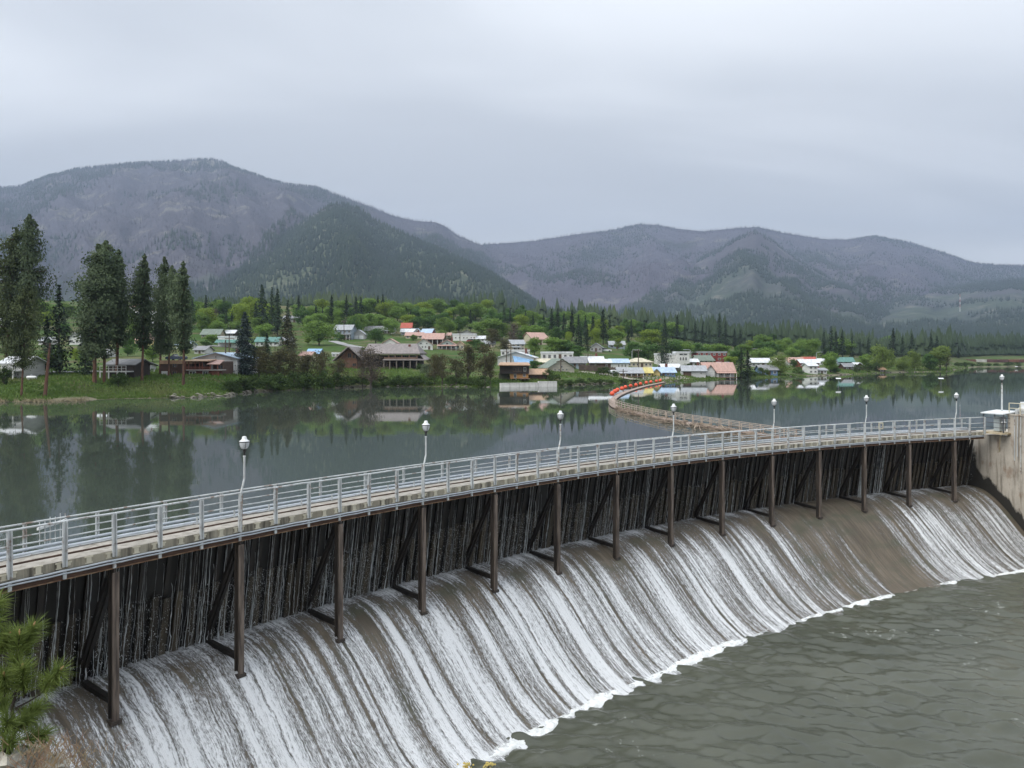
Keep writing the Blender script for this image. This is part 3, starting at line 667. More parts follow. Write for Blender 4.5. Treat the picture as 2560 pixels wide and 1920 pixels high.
def railings():
    zd = Z_DECK
    r1 = empty('railing', AP(SUP[5], 0.03, zd)); tag(r1, 'pale grey steel railing along the near edge of the dam walkway', 'railing')
    me = MB(); me.box((-0.04, 0, 0.42), (0.034, 0.075, 1.18)); me.box((0.04, 0, 0.42), (0.034, 0.075, 1.18)); me.box((0, 0, 0.42), (0.05, 0.018, 1.178))
    me = me.mesh('post', GALV)
    for p in POSTS:
        o = bpy.data.objects.new('post', me); link(o); o.location = AP(p, 0.055, zd + rnd.uniform(-0.012, 0.012)); o.rotation_euler = (rnd.gauss(0, 0.008), rnd.gauss(0, 0.008), p - math.pi / 2); set_parent(o, r1)
    for z_, r_ in ((Z_RAIL, 0.030), (Z_RAIL - 0.40, 0.022), (Z_RAIL - 0.70, 0.016)):
        mb = MB(); mb.tube([AP(p, 0.03 + rnd.gauss(0, 0.004), z_ + rnd.gauss(0, 0.005)) for p in phis(120)], r_, 8); set_parent(mb.obj('rail', GALV, None, True), r1)
    r2 = empty('railing', AP(SUP[5], -1.36, zd)); tag(r2, 'pale grey steel railing along the lake side of the dam walkway', 'railing')
    z2 = HC - 4.48
    me = MB(); me.box((-0.032, 0, 0.38), (0.026, 0.06, 0.92)); me.box((0.032, 0, 0.38), (0.026, 0.06, 0.92)); me = me.mesh('post', GALV)
    for i, p in enumerate(POSTS[:-1]):
        if i % 3 == 2: continue
        p = p + (POSTS[i + 1] - p) * (0.2 if i % 3 == 0 else 0.75)
        o = bpy.data.objects.new('post', me); link(o); o.location = AP(p, -1.46, zd); o.rotation_euler = (0, 0, p - math.pi / 2); set_parent(o, r2)
    for z_, r_ in ((z2, 0.026), (z2 - 0.33, 0.019)):
        mb = MB(); mb.tube([AP(p, -1.43, z_) for p in phis(100)], r_, 8); set_parent(mb.obj('rail', GALV, None, True), r2)
railings()
ORD = ['first', 'second', 'third', 'fourth', 'fifth', 'sixth', 'seventh', 'eighth', 'ninth', 'tenth', 'eleventh', 'twelfth', 'thirteenth', 'fourteenth', 'fifteenth', 'sixteenth', 'seventeenth', 'eighteenth', 'nineteenth', 'twentieth']
def frames():
    zb = HC - 10.05; zt = Z_DECK - 0.49
    def parts():
        h = zt - zb
        m1 = MB(); m1.box((0, 0.0, h / 2), (0.045, 0.17, h)); m1.box((0, -0.11, h / 2), (0.18, 0.045, h))       # web and rear flange
        m1.box((0, 0.0, 0.05), (0.30, 0.34, 0.10))
        m2 = MB(); m2.box((0, 0.11, h / 2), (0.18, 0.045, h - 0.2))
        m3 = MB(); m3.bar((0, -0.14, h - 0.25), (0, -1.95, 0.75), 0.13, 0.24, (1, 0, 0)); m3.bar((0, -0.14, h - 0.25), (0, -1.95, 0.75), 0.22, 0.05, (1, 0, 0))
        m4 = MB(); m4.bar((0, -0.13, 0.60), (0, -1.85, 0.68), 0.16, 0.15)
        return (('post', m1.mesh('post', TIMB)), ('flange', m2.mesh('flange', TIML)), ('brace', m3.mesh('brace', DARKW)), ('base_beam', m4.mesh('base_beam', DARKW)))
    ps = parts()
    vis = 0
    for i, p in enumerate(SUP):
        if i == 0: continue
        r = empty('support_frame', AP(p, 0.0, zb), p - math.pi / 2 + math.pi)
        r.rotation_euler = (0, 0, math.atan2(down(p).y, down(p).x) - math.pi / 2)
        lab = 'rusty steel post with diagonal brace under the walkway, %s from the left' % (ORD[i - 2] if i >= 2 else 'nearest the pine')
        if i == len(SUP) - 1: lab = 'rusty steel post with brace under the walkway, nearest the concrete pier'
        if i == 1: lab = 'rusty steel post under the walkway beyond the left edge behind the pine'
        tag(r, lab, 'support post', 'steel frames holding up the walkway')
        for nm, me in ps: link(bpy.data.objects.new(nm, me), r)
frames()
# ---------------------------------------------------------------- timber flashboards that hold back the lake
def boards():
    root = empty('flashboard_wall', AP(SUP[6], -2.0, Z_CREST)); tag(root, 'dark wet wall of upright timber boards leaking water under the walkway', 'board wall')
    ph = phis(90, PHI0, PHI1 - 0.005)
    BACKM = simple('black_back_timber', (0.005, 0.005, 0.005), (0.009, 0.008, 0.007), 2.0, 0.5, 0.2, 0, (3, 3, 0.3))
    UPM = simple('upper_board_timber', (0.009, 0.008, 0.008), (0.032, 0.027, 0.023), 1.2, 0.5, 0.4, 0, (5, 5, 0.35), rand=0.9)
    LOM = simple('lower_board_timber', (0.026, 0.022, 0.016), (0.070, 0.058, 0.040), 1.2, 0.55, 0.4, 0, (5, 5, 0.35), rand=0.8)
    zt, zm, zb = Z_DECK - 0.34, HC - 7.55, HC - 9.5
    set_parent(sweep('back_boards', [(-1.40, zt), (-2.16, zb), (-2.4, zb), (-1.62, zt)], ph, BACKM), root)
    def plank(w0, w1, z0, z1, u0, u1, th, nm, mat):
        m = MB(); n = 4; V = []
        for z, u, w in ((z0, u0, w0), (z1, u1, w1)):
            V += [(-w / 2, u, z), (w / 2, u, z), (w / 2, u - th, z), (-w / 2, u - th, z)]
        m.add(V, [(3, 2, 1, 0), (4, 5, 6, 7), (0, 1, 5, 4), (1, 2, 6, 5), (2, 3, 7, 6), (3, 0, 4, 7)])
        return m.mesh(nm, mat)
    # local y = downstream
    uo = lambda z: -1.40 + (zt - z) / (zt - zb) * -0.76
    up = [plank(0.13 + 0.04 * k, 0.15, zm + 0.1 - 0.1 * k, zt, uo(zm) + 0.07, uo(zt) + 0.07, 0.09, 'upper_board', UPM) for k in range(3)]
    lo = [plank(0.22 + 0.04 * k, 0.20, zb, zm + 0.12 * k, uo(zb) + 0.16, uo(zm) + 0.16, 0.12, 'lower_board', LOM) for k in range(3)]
    L = (PHI0 - (PHI1 - 0.01)) * AR; n = int(L / 0.40)
    for k in range(n):
        p = PHI0 - (k + 0.5 + rnd.uniform(-0.15, 0.15)) * 0.40 / AR
        for q, ms in (('upper_board', up), ('lower_board', lo)):
            if q == 'upper_board' and rnd.random() < 0.12: continue
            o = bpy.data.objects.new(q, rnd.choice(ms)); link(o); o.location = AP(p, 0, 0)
            o.rotation_euler = (0, rnd.uniform(-0.02, 0.02), math.atan2(down(p).y, down(p).x) - math.pi / 2); set_parent(o, root)
    # ---- leaks: strands of falling water and spray
    mb_v = []; mb_f = []; rs = np.random.default_rng(5)
    WL = simple('falling_white_water', (0.72, 0.76, 0.78), (0.5, 0.54, 0.56), 5.0, 0.4, 0.0)
    def strand(s0, ztop, zbot, r, amp, out_):
        n = 26; base = len(mb_v); ph0 = PHI0 - s0 / AR
        drift = 0; fr0 = rs.random() * 0.0
        for j in range(n):
            f = j / (n - 1); z = ztop + (zbot - ztop) * f
            drift += rs.normal(0, amp) * (0.3 + f)
            u = -1.30 - 0.75 * (zt - z) / (zt - zb) + 0.06 + out_ * math.sqrt(max(f, 0))
            p = ph0 - drift / AR; c = AP(p, u, z); al = along(p); d = down(p)
            rr = r * (0.35 + 1.3 * rs.random()) * (0.6 + 0.7 * f)
            mb_v.extend([c + al * rr, c + d * rr * 0.7 - al * rr * 0.5, c - d * rr * 0.6 - al * rr * 0.5])
            if j:
                a = base + (j - 1) * 3; b = a + 3
                for k in range(3): mb_f.append((a + k, a + (k + 1) % 3, b + (k + 1) % 3, b + k))
    for k in range(700):
        s0 = rs.random() * L; dens = np.interp(s0, [0, 12, 24, 34, 44, L], [1.0, 1.0, 0.8, 0.55, 0.28, 0.22])
        if rs.random() > dens: continue
        top = zt if rs.random() < 0.62 else zt - rs.random() * 2.4
        strand(s0, top, zb + 0.05, 0.004 + 0.014 * rs.random() ** 4, 0.012, 0.04 + 0.26 * rs.random())
    jet = (PHI0 - SUP[13]) * AR + 1.55
    for k in range(16): strand(jet + rs.normal(0, 0.09), zt, zb, 0.024, 0.012, 0.30 + 0.25 * rs.random())
    for k in range(5): strand(jet + 2.0 + rs.normal(0, 0.08), zt, zb, 0.014, 0.012, 0.2)
    V = np.array([tuple(v) for v in mb_v])
    tag(mesh_np('leaking_water', V, np.array(mb_f), WL), 'thin streams of water leaking down the dark board wall', 'water', kind='stuff')
    # spray
    n = 90000; s0 = rs.random(n) * L; dens = np.interp(s0, [0, 12, 24, 34, 44, L], [1.0, 1.0, 0.8, 0.5, 0.2, 0.14])
    dens = dens * np.clip((vnoise(s0, s0 * 0, 0.8, 91, 3) - 0.25) * 2, 0.05, 1)
    kk = rs.random(n) < dens; s0 = s0[kk]; n = len(s0)
    z = zb + (zm + 0.2 - zb) * rs.random(n) ** 1.15; u = -1.40 - 0.76 * (zt - z) / (zt - zb) + 0.16 + 0.05 * rs.random(n) + 0.35 * rs.random(n) ** 3
    p = PHI0 - s0 / AR; C = np.stack([AC.x + (AR - u) * np.cos(p), AC.y + (AR - u) * np.sin(p), z], -1)
    e_ = rs.normal(0, 1, (n, 3, 3)) * (0.004 + 0.006 * rs.random((n, 1, 1))); e_[:, :, 2] *= 2.2
    Vv = (C[:, None, :] + e_).reshape(-1, 3)
    tag(mesh_np('spray', Vv, np.arange(n * 3).reshape(-1, 3), WL), 'fine white spray splashing off the lower boards', 'water', kind='stuff')
boards()
# ---------------------------------------------------------------- lamps
WHITEM = simple('white_lamp_paint', (0.78, 0.80, 0.80), (0.7, 0.72, 0.72), 6, 0.4)
BLACKM = simple('black_lamp_metal', (0.015, 0.015, 0.016), (0.03, 0.03, 0.03), 6, 0.5)
def glassm():
    m, t, b, o = newmat('frosted_lamp_glass')
    b.inputs['Base Color'].default_value = (0.66, 0.69, 0.72, 1); b.inputs['Roughness'].default_value = 0.18; b.inputs['Transmission Weight'].default_value = 0.25
    t.links.new(ramp(t, noise(t, objc(t), 14, 2), [(0.4, (0.60, 0.63, 0.66)), (0.6, (0.74, 0.76, 0.78))]), b.inputs['Base Color'])
    return m
GLASSL = glassm()
def lamp_meshes():
    hood = MB(); hood.lathe([(0.235, 0.49), (0.225, 0.515), (0.15, 0.56), (0.115, 0.60), (0.10, 0.68), (0.085, 0.715), (0.02, 0.73)], 16)
    ring = MB(); ring.lathe([(0.232, 0.455), (0.242, 0.46), (0.242, 0.485), (0.232, 0.489)], 16)
    for k in range(4):
        a = k * math.pi / 2 + 0.6
        ring.tube([(math.cos(a) * r_, math.sin(a) * r_, z_) for r_, z_ in ((0.236, 0.46), (0.222, 0.33), (0.165, 0.20), (0.09, 0.14))], 0.009, 5)
    globe = MB(); globe.lathe([(0.085, 0.141), (0.15, 0.19), (0.205, 0.30), (0.222, 0.40), (0.226, 0.454)], 16)
    cup = MB(); cup.lathe([(0.035, -0.14), (0.045, -0.06), (0.055, 0.02), (0.10, 0.125), (0.095, 0.14)], 12)
    coll = MB(); coll.lathe([(0.055, -0.22), (0.065, -0.20), (0.065, -0.16), (0.05, -0.141)], 10)
    return [('hood', hood.mesh('hood', WHITEM, True)), ('band', ring.mesh('band', BLACKM)), ('globe', globe.mesh('globe', GLASSL, True)), ('neck', cup.mesh('neck', BLACKM, True)), ('collar', coll.mesh('collar', GALV))]
LM = lamp_meshes()
def lamp(base, off, ztop, kink, label, r_=0.034):
    root = empty('street_lamp', base); tag(root, label, 'street lamp', 'street lamps along the dam')
    zt = ztop - base.z - 0.73 * 0.70; off = Vector(off)
    mb = MB()
    if kink: mb.tube([(0, 0, 0), (0, 0, kink), off + Vector((0, 0, kink + 0.42)), off + Vector((0, 0, zt - 0.14))], r_, 8)
    else: mb.tube([(0, 0, 0), (0, 0, zt - 0.2)], r_, 8)
    mb.obj('pole', GALV, root, False)
    for nm, me in LM:
        o = link(bpy.data.objects.new(nm, me), root); o.location = off + Vector((0, 0, zt)); o.scale = (0.68, 0.68, 0.70)
LAMPZ = {601: 1070, 1058: 1033, 1397: 1014, 1682: 1000, 1933: 989.5, 2164: 980, 2389: 973}
for k, (i, px, yt) in enumerate([(3, 601, 1070), (5, 1058, 1033), (7, 1397, 1014.5), (9, 1682, 1000), (11, 1933, 989.5), (13, 2164, 980), (15, 2389, 973)]):
    b = AP(SUP[i], 0.10, Z_DECK - 0.2)
    zt = HC - 2.52
    lamp(b, along(SUP[i]) * 0.13 - down(SUP[i]) * 0.02, zt, 1.24, 'white globe street lamp on a kinked pole, %s from the left on the walkway' % ORD[k])
# ================================================================ town buildings
WALL = {'white': (0.70, 0.70, 0.68), 'cream': (0.62, 0.56, 0.42), 'grey': (0.40, 0.40, 0.40), 'pale': (0.55, 0.55, 0.54), 'bluegrey': (0.30, 0.36, 0.42), 'brown': (0.085, 0.050, 0.036),
        'darkwood': (0.045, 0.035, 0.03), 'tan': (0.40, 0.33, 0.24), 'yellow': (0.62, 0.50, 0.22), 'orange': (0.42, 0.22, 0.085), 'red': (0.24, 0.040, 0.036), 'blue': (0.14, 0.23, 0.38),
        'beige': (0.46, 0.43, 0.36), 'teal': (0.34, 0.47, 0.45), 'redbrown': (0.15, 0.055, 0.04)}
ROOF = {'white': (0.68, 0.70, 0.72), 'grey': (0.23, 0.235, 0.245), 'lgrey': (0.36, 0.38, 0.40), 'ltblue': (0.42, 0.54, 0.68), 'pink': (0.46, 0.29, 0.24), 'brown': (0.17, 0.135, 0.12),
        'teal': (0.10, 0.23, 0.20), 'green': (0.17, 0.21, 0.17), 'red': (0.42, 0.09, 0.055), 'sky': (0.27, 0.46, 0.70), 'tan': (0.46, 0.30, 0.19), 'taupe': (0.235, 0.205, 0.195), 'cream': (0.60, 0.55, 0.42), 'yellow': (0.58, 0.50, 0.18)}
def wallm(k):
    c = WALL[k]; return simple('wall_' + k, tuple(x * 1.06 for x in c), tuple(x * 0.82 for x in c), 0.5, 0.8, 0.0, 0, (1, 1, 5))
def roofm(k):
    c = ROOF[k]; return simple('roof_' + k, tuple(x * 1.08 for x in c), tuple(x * 0.78 for x in c), 0.6, 0.6, 0.0, 0, (3, 1, 1))
TRIM = simple('trim_white', (0.66, 0.66, 0.64), (0.55, 0.55, 0.53), 1.0, 0.6)
TRIMD = simple('trim_wood', (0.20, 0.13, 0.09), (0.14, 0.09, 0.06), 1.0, 0.7)
def panem():
    m, t, b, o = newmat('window_glass')
    t.links.new(ramp(t, noise(t, pos(t), 0.35, 2), [(0.4, (0.012, 0.015, 0.019)), (0.65, (0.05, 0.058, 0.066))]), b.inputs['Base Color'])
    b.inputs['Roughness'].default_value = 0.08; b.inputs['Specular IOR Level'].default_value = 0.7; return m
PANE = panem()
GDOOR = simple('garage_door_white', (0.68, 0.69, 0.70), (0.60, 0.61, 0.62), 1.0, 0.5)
WINF = {}
for nm, mt in (('w', TRIM), ('d', TRIMD)):
    q = MB(); f = 0.09
    q.box((0, 0, 0.5 - f / 2), (1, 1, f)); q.box((0, 0, -0.5 + f / 2), (1, 1, f)); q.box((-0.5 + f / 2, 0, 0), (f, 1, 1 - 2 * f)); q.box((0.5 - f / 2, 0, 0), (f, 1, 1 - 2 * f)); q.box((0, 0.1, 0), (0.06, 0.6, 1 - 2 * f))
    WINF[nm] = q.mesh('window', mt)
q = MB(); q.box((0, 0.15, 0), (0.84, 0.5, 0.84)); PANEM = q.mesh('pane', PANE)
q = MB(); q.box((0, 0, 0), (1, 1, 1)); DOORM = {'w': q.mesh('door', GDOOR)}
q = MB(); q.box((0, 0, 0), (1, 1, 1)); DOORM['d'] = q.mesh('door', simple('door_brown', (0.12, 0.07, 0.045), (0.08, 0.045, 0.03), 1.0, 0.6))
def window(root, x, y, z, w, h, kind='w'):
    o = link(bpy.data.objects.new('window', WINF[kind]), root); o.location = (x, y - 0.03, z); o.scale = (w, 0.12, h)
    p = link(bpy.data.objects.new('pane', PANEM), o)
def door(root, x, y, z, w, h, kind='d', name='door'):
    o = link(bpy.data.objects.new(name, DOORM[kind]), root); o.location = (x, y - 0.03, z); o.scale = (w, 0.10, h)
def prism(mb, pts, y0, y1):
    n = len(pts); V = [(x, y0, z) for x, z in pts] + [(x, y1, z) for x, z in pts]
    mb.add(V, [tuple(range(n)), tuple(range(2 * n - 1, n - 1, -1))] + [(i, n + i, n + (i + 1) % n, (i + 1) % n) for i in range(n)])
def slab(mb, a, b, c, d, th):
    """roof plane with thickness: a b along the eave, c d along the ridge"""
    a, b, c, d = map(Vector, (a, b, c, d)); n = (b - a).cross(d - a).normalized()
    if n.z < 0: n = -n
    P = [a, b, c, d]; Q = [p + n * th for p in P]
    mb.add(P + Q, [(3, 2, 1, 0), (4, 5, 6, 7), (0, 1, 5, 4), (1, 2, 6, 5), (2, 3, 7, 6), (3, 0, 4, 7)])
HOUSES = []
def body(root, w, d, he, hr, typ, wall, roof, ov=0.45, y0=0.0, sink=1.6, x0=0.0, th=0.14):
    """walls and roof in local axes, front at y0, going back d"""
    mw = MB(); mr = MB(); W2 = w / 2; y1 = y0 + d; rise = hr - he
    if typ == 'gs':
        V = [(x0 - W2, y0, -sink), (x0 - W2, y1, -sink), (x0 - W2, y1, he), (x0 - W2, (y0 + y1) / 2, hr), (x0 - W2, y0, he)]
        V2 = [(x0 + W2, b, c) for a, b, c in V]
        mw.add(V + V2, [(4, 3, 2, 1, 0), (5, 6, 7, 8, 9), (0, 1, 6, 5), (1, 2, 7, 6), (2, 3, 8, 7), (3, 4, 9, 8), (4, 0, 5, 9)])
        k = rise / (d / 2); ym = (y0 + y1) / 2
        slab(mr, (x0 - W2 - ov, y0 - ov, he - k * ov + 0.02), (x0 + W2 + ov, y0 - ov, he - k * ov + 0.02), (x0 + W2 + ov, ym, hr + 0.02), (x0 - W2 - ov, ym, hr + 0.02), th)
        slab(mr, (x0 + W2 + ov, y1 + ov, he - k * ov + 0.02), (x0 - W2 - ov, y1 + ov, he - k * ov + 0.02), (x0 - W2 - ov, ym, hr + 0.02), (x0 + W2 + ov, ym, hr + 0.02), th)
    elif typ == 'gf':
        prism(mw, [(x0 - W2, -sink), (x0 + W2, -sink), (x0 + W2, he), (x0, hr), (x0 - W2, he)], y0, y1)
        k = rise / W2
        slab(mr, (x0 - W2 - ov, y1 + ov, he - k * ov + 0.02), (x0 - W2 - ov, y0 - ov, he - k * ov + 0.02), (x0, y0 - ov, hr + 0.02), (x0, y1 + ov, hr + 0.02), th)
        slab(mr, (x0 + W2 + ov, y0 - ov, he - k * ov + 0.02), (x0 + W2 + ov, y1 + ov, he - k * ov + 0.02), (x0, y1 + ov, hr + 0.02), (x0, y0 - ov, hr + 0.02), th)
    elif typ == 'hip':
        mw.box((x0, (y0 + y1) / 2, (he - sink) / 2), (w, d, he + sink)); ym = (y0 + y1) / 2; q = min(d / 2, W2 * 0.8)
        A = [(x0 - W2 - ov, y0 - ov, he), (x0 + W2 + ov, y0 - ov, he), (x0 + W2 + ov, y1 + ov, he), (x0 - W2 - ov, y1 + ov, he), (x0 - W2 + q, ym, hr), (x0 + W2 - q, ym, hr)]
        B = [(a, b, c + (0.13 if i < 4 else 0)) for i, (a, b, c) in enumerate(A)][:4]
        mr.add(A[:4] + B + A[4:], [(3, 2, 1, 0), (0, 1, 5, 4), (1, 2, 6, 5), (2, 3, 7, 6), (3, 0, 4, 7), (4, 5, 9, 8), (5, 6, 9), (6, 7, 8, 9), (7, 4, 8)])
    else:
        mw.box((x0, (y0 + y1) / 2, (he - sink) / 2), (w, d, he + sink))
        pr = max(hr - he, 0.25)
        mr.box((x0, (y0 + y1) / 2, he + 0.055), (w - 0.3, d - 0.3, 0.10))
        for sx in (-1, 1): mr.box((x0 + sx * (W2 + 0.02), (y0 + y1) / 2, he + pr / 2 - 0.1), (0.22, d + 0.26, pr + 0.2))
        for yy in (y0 - 0.02, y1 + 0.02): mr.box((x0, yy, he + pr / 2 - 0.1), (w - 0.19, 0.22, pr + 0.2))
    a = mw.obj('wall', wallm(wall), root); b = mr.obj('roof', roofm(roof), root)
    return a, b
def house(short, label, px0, px1, pyb, pye, pyr, typ, wall, roof, win='1x3', yaw=0, depth=None, cat='house', name='house', extra=None, dy=0.0, wk='w', chim=False):
    pc = (px0 + px1) / 2
    g = hit(pc, pyb); Y = g.y
    w = (px1 - px0) / F * Y; he = (pyb - pye) / F * Y; hr = (pyb - pyr) / F * Y
    yr = math.radians(yaw)
    d = depth or min(max(w * 0.75, 5.5), 11)
    w = max((w - abs(math.sin(yr)) * d * 0.55) / max(math.cos(yr), 0.5), 3.0) if yaw else w
    r = empty(name, g, yr); tag(r, label, cat)
    a, b = body(r, w, d, he, hr, typ, wall, roof)
    if chim or (typ in ('gs', 'gf') and w > 6 and rnd.random() < 0.4):
        m = MB(); m.box((w * 0.22, d * 0.55, hr + 0.3), (0.6, 0.6, 1.5)); m.obj('chimney', wallm('redbrown'), b)
    if isinstance(win, str) and win:
        nr, nc = [int(q) for q in win.split('x')[:2]]
        fh = he / nr
        for i in range(nr):
            for j in range(nc):
                ww = min(w / nc * 0.52, 1.5); wh = min(fh * 0.48, 1.35)
                x = -w / 2 + w * (j + 0.5) / nc; z = fh * (i + 0.55)
                if i == 0 and nc > 2 and j == nc // 2: door(r, x, 0, min(fh * 0.42, 1.1), min(ww, 1.0), min(fh * 0.8, 2.05)); continue
                window(r, x, 0, z, ww, wh, wk)
        if typ == 'gf' and hr - he > 1.6: window(r, 0, 0, he + (hr - he) * 0.30, 0.9, min(1.1, (hr - he) * 0.4), wk)
    elif win:
        for q in win:
            if q[0] == 'g': door(r, q[1] * w, 0, q[3] * he / 2, q[2] * w, q[3] * he, 'w', 'garage_door')
            elif q[0] == 'd': door(r, q[1] * w, 0, q[3] * he / 2, q[2] * w, q[3] * he, 'd')
            else: window(r, q[1] * w, 0, q[4] * he, q[2] * w, q[3] * he, wk)
    if extra: extra(r, w, d, he, hr)
    HOUSES.append((short, pc, (pyb + pyr) / 2, px1 - px0, Y)); return r
def porch(w0, w1, z, zroof, dep, n, mat='white', roof='grey', deck=True):
    """porch over part of the front: fractions of the width"""
    def f(r, w, d, he, hr):
        m = MB(); x0, x1 = w0 * w, w1 * w
        slab(m, (x0 - 0.2, -dep - 0.2, zroof * he - 0.25), (x1 + 0.2, -dep - 0.2, zroof * he - 0.25), (x1 + 0.2, -0.05, zroof * he + 0.15), (x0 - 0.2, -0.05, zroof * he + 0.15), 0.12); m.obj('porch_roof', roofm(roof), r)
        for i in range(n):
            p = MB(); x = x0 + (x1 - x0) * i / max(n - 1, 1); p.box((x, -dep, zroof * he / 2 - 0.9), (0.16, 0.16, zroof * he + 1.2)); p.obj('porch_post', TRIM if mat == 'white' else TRIMD, r)
        if deck: p = MB(); p.box(((x0 + x1) / 2, -dep / 2 - 0.1, 0.1), (x1 - x0 + 0.3, dep, 0.2)); p.obj('porch_floor', TRIMD, r)
    return f
H = house
# --- far slope behind the pines on the left
H('the pink-roofed house high behind the pines', 'long house with pale pink roof high behind the left pines', 320, 364, 776, 767, 757, 'gs', 'white', 'pink', '1x5')
H('the white-roofed sheds high behind the pines', 'white roofed building just below the pink roof behind the left pines', 334, 384, 796, 787, 779, 'gs', 'pale', 'white', '1x5')
H('the white-roofed house between the pines', 'white roofed house showing between the right group of left pines', 368, 420, 820, 809, 798, 'gs', 'grey', 'white', '1x4')
H('the yellow house with pink roof', 'yellow house with a pink hipped roof behind the left pines', 336, 384, 862, 851, 833, 'hip', 'yellow', 'pink', '1x5')
H('the white cottage behind the dark spruce', 'small white cottage behind the pines near the left edge', 172, 200, 862, 846, 832, 'gf', 'white', 'grey', '1x2')
H('the white-roofed house at the left edge', 'white roofed house at the left edge behind the tallest pines', -6, 50, 822, 806, 793, 'gs', 'grey', 'white', '1x4')
H('the grey-green roofed house', 'tan house with grey green roof left of the dark cabin', 503, 549, 846, 836, 823, 'gs', 'tan', 'green', '1x4')
H('the dark cabin', 'small dark brown cabin with white metal roof above the teal awning store', 561, 585, 841, 833, 825, 'gs', 'darkwood', 'white', '1x2')
def awn(r, w, d, he, hr):
    m = MB(); slab(m, (-w / 2 - 0.4, -2.0, he * 0.40), (w / 2 + 0.4, -2.0, he * 0.40), (w / 2 + 0.4, -0.03, he * 0.70), (-w / 2 - 0.4, -0.03, he * 0.70), 0.12); m.obj('awning', roofm('teal'), r)
H('the teal awning store', 'white flat roofed store with a teal awning left of the blue spruce', 545, 592, 868, 842, 840, 'flat', 'white', 'white', '1x4', cat='store', name='store', extra=awn)
H('the teal-roofed house', 'low white house with a teal metal roof right of the blue spruce', 638, 694, 866, 854, 843, 'gs', 'white', 'teal', '1x5')
H('the grey workshop', 'pale grey metal workshop with blue roof edge and white garage doors', 488, 592, 927, 896, 883, 'gf', 'pale', 'ltblue', [('g', 0.09, 0.24, 0.76), ('g', 0.38, 0.14, 0.6), ('w', 0.0, 0.04, 0.12, 1.12)], depth=12, cat='workshop', name='workshop')
H('the pink trailer', 'low pinkish building half hidden by shrubs right of the blue spruce', 750, 776, 904, 889, 880, 'gs', 'cream', 'pink', '1x3')
H('the blue-roofed shed', 'small white shed with bright blue roof left of the brown lodge', 768, 796, 893, 884, 873, 'gs', 'white', 'sky', '1x2', name='shed', cat='shed')
H('the white camper by the lodge', 'long white low building left of the brown lodge', 830, 858, 892, 884, 881, 'flat', 'white', 'white', '1x3')
H('the grey two-storey house', 'grey blue two storey house with porch on the slope', 834, 880, 848, 824, 812, 'gs', 'bluegrey', 'lgrey', '2x4', yaw=-8, extra=porch(-0.1, 0.5, 0, 0.5, 2.0, 4))
H('the grey double garage', 'grey gabled garage right of the grey two storey house', 881, 912, 848, 836, 825, 'gf', 'grey', 'lgrey', [('g', -0.2, 0.34, 0.75), ('g', 0.22, 0.34, 0.75)], name='garage', cat='garage')
H('the tan house behind the round tree', 'tan house with grey roof behind the round dense tree', 912, 958, 834, 826, 815, 'gs', 'tan', 'grey', '1x4')
H('the grey-roofed building under the skyline firs', 'long grey roof above the trees left of the big bright tree', 706, 766, 806, 797, 789, 'gs', 'grey', 'grey', '1x5')
H('the pink gable above the lodge', 'small white house with pink roof just above the lodge ridge', 958, 992, 866, 857, 847, 'gf', 'white', 'pink', '1x3')
H('the white-roofed bungalow', 'grey bungalow with white metal roof left of the twin blue roofs', 1002, 1036, 838, 830, 822, 'gs', 'grey', 'white', '1x3')
H('the red-roofed cottage', 'cottage with a bright orange red roof high on the slope', 1003, 1028, 828, 819, 807, 'gs', 'tan', 'red', '1x2')
H('the pale blue gabled house', 'white house with pale blue gable roof beside the dark red barn', 1033, 1053, 839, 832, 821, 'gf', 'white', 'ltblue', '1x2')
H('the dark red barn', 'dark red barn with pale blue metal roof', 1050, 1080, 841, 833, 822, 'gs', 'red', 'ltblue', '1x3', yaw=-14, name='barn', cat='barn')
H('the cream bungalow', 'cream bungalow with pale pink roof below the blue roofs', 1014, 1056, 847, 839, 831, 'gs', 'cream', 'pink', '1x4')
def carport(r, w, d, he, hr):
    for i in range(5): p = MB(); p.box((-w / 2 + w * i / 4, -2.2, he / 2 - 0.9), (0.2, 0.2, he + 1.5)); p.obj('post', TRIM, r)
    m = MB(); slab(m, (-w / 2 - 0.3, -2.6, he * 0.72), (w / 2 + 0.3, -2.6, he * 0.72), (w / 2 + 0.3, -0.05, he * 0.95), (-w / 2 - 0.3, -0.05, he * 0.95), 0.14); m.obj('carport_roof', roofm('pink'), r)
H('the long house with carport', 'long dark house with pale pink roof and open carport', 1057, 1108, 860, 845, 833, 'gs', 'brown', 'pink', '1x5', extra=carport)
H('the white gabled house above the lodge', 'white gabled house with two dark attic windows above the lodge', 1036, 1083, 874, 862, 847, 'gf', 'white', 'pink', [('w', -0.16, 0.09, 0.26, 1.25), ('w', 0.16, 0.09, 0.26, 1.25), ('w', -0.25, 0.07, 0.4, 0.55), ('w', -0.08, 0.07, 0.4, 0.55), ('w', 0.10, 0.07, 0.4, 0.55), ('d', 0.30, 0.12, 0.7)], yaw=8)
H('the teal gabled house', 'house with teal gable and pale pink porch roof', 1095, 1141, 874, 863, 850, 'gf', 'teal', 'pink', '1x3', extra=porch(-0.5, 0.5, 0, 0.95, 2.4, 5, 'white', 'pink'))
H('the small cream cottage', 'small cream gabled cottage right of the teal gabled house', 1140, 1160, 874, 862, 854, 'gf', 'cream', 'tan', '1x2')
H('the white flat hall', 'long white flat roofed hall with small dark windows on the slope', 1131, 1190, 853, 836, 834, 'flat', 'white', 'white', [('w', -0.36, 0.05, 0.22, 0.5), ('w', -0.2, 0.05, 0.22, 0.5), ('w', -0.02, 0.05, 0.22, 0.5), ('w', 0.12, 0.05, 0.22, 0.5), ('w', 0.3, 0.05, 0.22, 0.5), ('d', 0.42, 0.05, 0.6)], cat='hall', name='hall')
